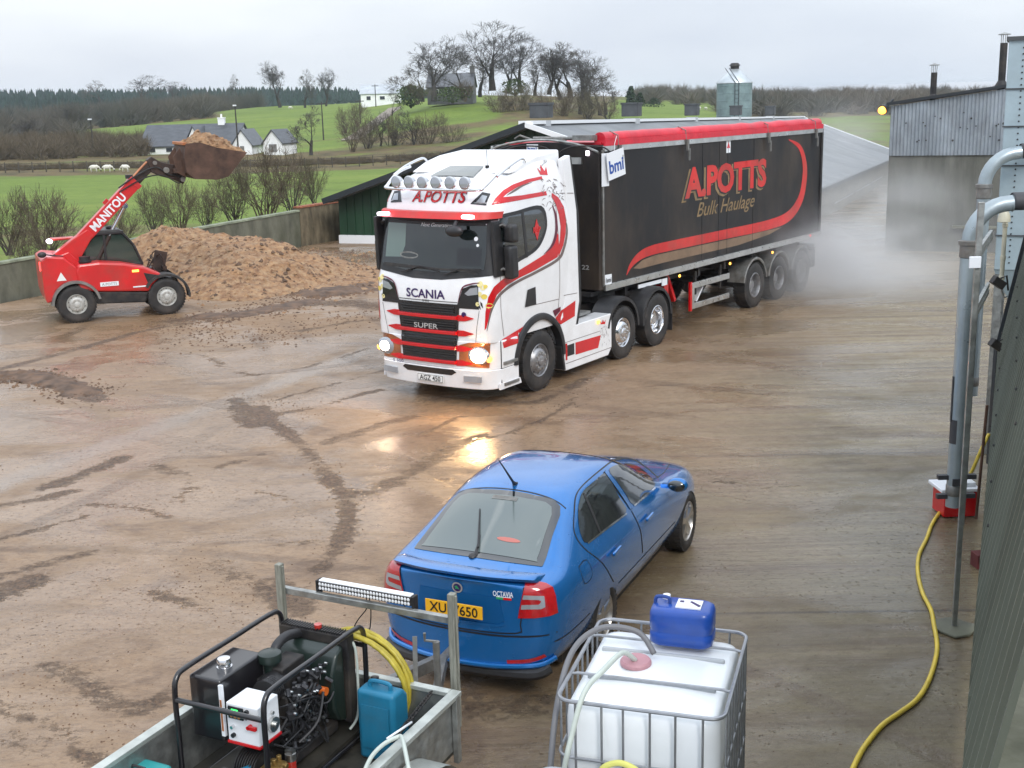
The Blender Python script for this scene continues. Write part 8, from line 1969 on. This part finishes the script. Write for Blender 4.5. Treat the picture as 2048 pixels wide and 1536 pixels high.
# ---------------------------------------------------------------- liquid containers
M['hdpe'] = mat('milky_plastic', (.80,.83,.85), .35, var=.05, vscale=2, coat=.2, dirt=(.5,.52,.5), dirt_amt=.3, dscale=2)
M['cage'] = mat('cage_tube', (.34,.35,.37), .38, .7, var=.15, vscale=10)
def rbox_pts(x0, x1, y0, y1, r, n=5):
    out = []
    for cx, cy, a0 in ((x1-r, y1-r, 0), (x0+r, y1-r, 90), (x0+r, y0+r, 180), (x1-r, y0+r, 270)):
        for k in range(n+1): a = R_(a0+90*k/n); out.append((cx+r*cos(a), cy+r*sin(a)))
    return out
def ibc(loc, rz, height, label, seed=1):
    t = thing('liquid_container', label, 'tank', loc, rz, 'caged plastic tanks'); H = height; x0, x1, y0, y1 = 0, 1.2, -1.0, 0
    o = rbox_pts(x0+.035, x1-.035, y0+.035, y1-.035, .11, 6); n = len(o); b = MB()
    lv = [(.17,.93), (.19,.985), (.24,1), (H*.5,1.0), (H-.16,1.0), (H-.09,.985), (H-.055,.95), (H-.04,.88)]; cx, cy = .6, -.5
    vs = []
    for z, s in lv: vs += [(cx+(x-cx)*s, cy+(y-cy)*s, z) for x, y in o]
    b.add(vs, [(i*n+k, i*n+(k+1) % n, (i+1)*n+(k+1) % n, (i+1)*n+k) for i in range(len(lv)-1) for k in range(n)])
    # crowned top as three bays split by two grooves
    b.add([vs[(len(lv)-1)*n+k] for k in range(n)] + [(cx, cy, H-.015)], [(k, (k+1) % n, n) for k in range(n)])
    b.build('bottle', M['hdpe'], t, smooth=50)
    b = MB()
    for x in (.40, .80): b.box((x, cy, H-.030), (.03, .80, .035))
    b.build('top_groove', M['greygroove'], t, smooth=0, bevel=.01)
    for x in (.36, .92):
        b = MB(); b.tube([(x, y1-.005, H-.005), (x, y1-.05, H+.005), (x, y0+.05, H+.005), (x, y0+.005, H-.005)], .010, 8); b.build('top_bar', M['cage'], t)
    ring = rbox_pts(x0, x1, y0, y1, .09, 5)
    for z, r in ((H, .013), (H*.72, .010), (H*.47, .010), (H*.24, .010)):
        b = MB(); b.tube([(x, y, z) for x, y in ring], r, 8, closed=True); b.build('cage_ring', M['cage'], t)
    b = MB()
    for y in (-.12,-.28,-.41,-.57,-.72,-.88):
        for x in (x0-.002, x1+.002): b.tube([(x, y, .15), (x, y, H-.005)], .008, 6)
    for x in (.12,.26,.40,.54,.66,.80,.94,1.08):
        for y in (y0-.002, y1+.002): b.tube([(x, y, .15), (x, y, H-.005)], .008, 6)
    b.build('cage_uprights', M['cage'], t)
    b = MB(); b.box((-.022, -.44, H*.60), (.01, .44, .20)); b.build('name_plate', M['cage'], t, smooth=0, bevel=.004)
    b = MB(); b.box((.6,-.5,.14), (1.2,1.0,.03)); 
    for y in (-.07,-.5,-.93): b.box((.6,y,.065), (1.2,.12,.12))
    b.build('pallet', M['wood_grey'], t, smooth=0)
    b = MB(); b.lathe([(.0,.035), (.09,.033), (.10,.02), (.10,0)], (.62,-.36,H-.02), n=24); b.build('lid', M['pinklid'], t)
    b = MB(); b.cyl((.04,-.5,.22), (-.06,-.5,.22), .035, 12); b.box((-.04,-.5,.27), (.02,.12,.02)); b.build('outlet_tap', M['black'], t)
    return t
M['greygroove'] = mat('grey_groove', (.42,.44,.46), .5); M['pinklid'] = mat('pinkish_lid', (.50,.26,.29), .5, var=.1)
ibc((.212, 6.557, 0), R_(72.4), 1.316, 'large white plastic tank in a steel cage with a blue drum on it')
IB = Vector((.212, 6.557, 0)); c7, s7 = cos(R_(72.4)), sin(R_(72.4))
def il(x, y, z=0): return IB + Vector((x*c7-y*s7, x*s7+y*c7, z))
ibc(il(-1.40, .04), R_(72.4), .98, 'lower caged white tank of which only the rim shows at the bottom edge')
t = thing('blue_drum', 'blue plastic drum with a white label standing on the caged tank', 'drum', il(.98, -.60, 1.316), R_(72.4), scale=.86)
b = MB(); o = rbox_pts(-.15, .15, -.24, .24, .08, 5); n = len(o); vs = []
for z, s in ((.01,.92), (.03,1), (.10,1.0), (.11,.97), (.125,.97), (.135,1.0), (.25,1), (.285,.95), (.30,.80)): vs += [(x*s, y*s, z) for x, y in o]
b.add(vs, [(i*n+k, i*n+(k+1) % n, (i+1)*n+(k+1) % n, (i+1)*n+k) for i in range(8) for k in range(n)] + [tuple(range(8*n, 9*n)), tuple(range(n-1, -1, -1))])
b.build('drum_body', mat('blue_drum_plastic', (.012,.07,.36), .35, var=.15, vscale=4, coat=.3), t, smooth=50)
b = MB(); b.box((0,-.05,.306), (.16,.19,.010)); b.build('label', M['paper'], t, smooth=0)
b = MB(); b.prism([(-.05,-.13), (.03,-.05), (.05,-.06), (-.02,-.14)], .312, .314, 'z'); b.box((.03,.01,.3125), (.03,.03,.003)); b.build('label_marks', M['navy'], t, smooth=0)
b = MB(); b.tube(catmull([(.0,.10,.29), (.0,.11,.345), (.0,.20,.345), (.0,.21,.28)], 4), .014, 8); b.build('drum_handle', mat('blue_handle', (.02,.06,.25), .4), t)
b = MB(); b.cyl((.09,.14,.29), (.09,.14,.33), .03, 14); b.build('drum_cap', M['paper'], t)
o = MB().tube(catmull([tuple(il(.60,-.36,1.33)), tuple(il(.50,-.30,1.42)), tuple(il(.25,-.24,1.42)), tuple(il(.02,-.17,1.37)), tuple(il(-.10,-.11,1.10)), tuple(il(-.14,-.06,.85)), tuple(il(-.35,-.03,.72))], 8), .017, 12).build('filling_hose', M['whitehose'], smooth=180); tag(o, 'pale hose running from the lid down the front of the big caged tank', 'hose')
o = MB().tube(catmull([tuple(il(.72,-.46,1.33)), tuple(il(.78,-.34,1.44)), tuple(il(.70,-.12,1.48)), tuple(il(.50,.02,1.40)), tuple(il(.22,.05,1.18)), tuple(il(.02,.05,.8)), tuple(il(-.05,.05,.3))], 8), .019, 12).build('suction_hose', M['greyhose'], smooth=180); tag(o, 'grey hose arching over the left edge of the big caged tank', 'hose')
o = MB().tube(catmull([tuple(il(-.20,-.30,.98)), tuple(il(-.22,-.36,1.06)), tuple(il(-.24,-.46,1.10)), tuple(il(-.27,-.58,1.06)), tuple(il(-.30,-.66,.95)), tuple(il(-.32,-.70,.7))], 8), .018, 12).build('yellow_loop', mat('pale_yellow_hose', (.60,.58,.14), .4), smooth=180); tag(o, 'short loop of pale yellow hose in front of the big caged tank', 'hose')
b = MB()
for k in range(9): b.tube([tuple(il(1.22,-1.03,.55-.05*k)), tuple(il(1.225,-1.03,.53-.05*k))], .012, 6)
# ================================================================ SPRAY MIST
def mist(name, label, c, r, dens, seed):
    b = MB(); b.ell((0,0,0), (1,1,1), 24, 14); m = bpy.data.materials.new(name); m.use_nodes = True; nt = m.node_tree; N = nt.nodes; L = nt.links
    for n in list(N): N.remove(n)
    out = N.new('ShaderNodeOutputMaterial'); pv = N.new('ShaderNodeVolumePrincipled'); pv.inputs['Color'].default_value = (.95,.95,.95,1); pv.inputs['Anisotropy'].default_value = .2
    tc = N.new('ShaderNodeTexCoord'); ln = N.new('ShaderNodeVectorMath'); ln.operation = 'LENGTH'; L.new(tc.outputs['Object'], ln.inputs[0])
    mr = N.new('ShaderNodeMapRange'); mr.interpolation_type = 'SMOOTHSTEP'; mr.inputs[1].default_value = 1.0; mr.inputs[2].default_value = .15; mr.inputs[3].default_value = 0; mr.inputs[4].default_value = 1; L.new(ln.outputs['Value'], mr.inputs[0])
    nz = N.new('ShaderNodeTexNoise'); nz.inputs['Scale'].default_value = 1.7; nz.inputs['Detail'].default_value = 3; mp = N.new('ShaderNodeMapping'); mp.inputs['Location'].default_value = (seed, 0, 0); L.new(tc.outputs['Object'], mp.inputs[0]); L.new(mp.outputs[0], nz.inputs[0])
    m2 = N.new('ShaderNodeMapRange'); m2.inputs[1].default_value = .38; m2.inputs[2].default_value = .68; L.new(nz.outputs['Fac'], m2.inputs[0])
    mu = N.new('ShaderNodeMath'); mu.operation = 'MULTIPLY'; L.new(mr.outputs[0], mu.inputs[0]); L.new(m2.outputs[0], mu.inputs[1])
    m3 = N.new('ShaderNodeMath'); m3.operation = 'MULTIPLY'; L.new(mu.outputs[0], m3.inputs[0]); m3.inputs[1].default_value = dens
    L.new(m3.outputs[0], pv.inputs['Density']); L.new(pv.outputs[0], out.inputs['Volume'])
    o = b.build(name, m, smooth=180, loc=c); o.scale = r; stuff(o, label, 'mist')
mist('spray_mist', 'drifting white spray mist behind the rear wheels of the trailer', (8.6, 31.6, .9), (4.9, 7.2, 2.7), .42, 3.3)
mist('wheel_spray', 'low pale spray thrown up round the rear wheels of the trailer', (7.5, 29.4, .75), (2.7, 3.4, 1.7), .85, 7.7)
mist('roof_spray', 'thin spray drifting across the far end of the long shed roof', (12.6, 44.0, 2.0), (4.6, 12.0, 3.4), .085, 12.1)
# ================================================================ HAZE
def haze():
    m = bpy.data.materials.new('haze'); m.use_nodes = True; nt = m.node_tree
    for n in list(nt.nodes): nt.nodes.remove(n)
    out = nt.nodes.new('ShaderNodeOutputMaterial'); pv = nt.nodes.new('ShaderNodeVolumePrincipled'); pv.inputs['Color'].default_value = (.80,.88,.98,1); pv.inputs['Density'].default_value = .0002; pv.inputs['Anisotropy'].default_value = .1
    nt.links.new(pv.outputs[0], out.inputs['Volume'])
    b = MB(); z0, z1 = -90, 32; b.box((0, 2000, (z0+z1)/2), (11000, 4400, z1-z0)); o = b.build('haze', m, smooth=0); stuff(o, 'thin grey winter haze filling the air over the valley', 'haze')
haze()
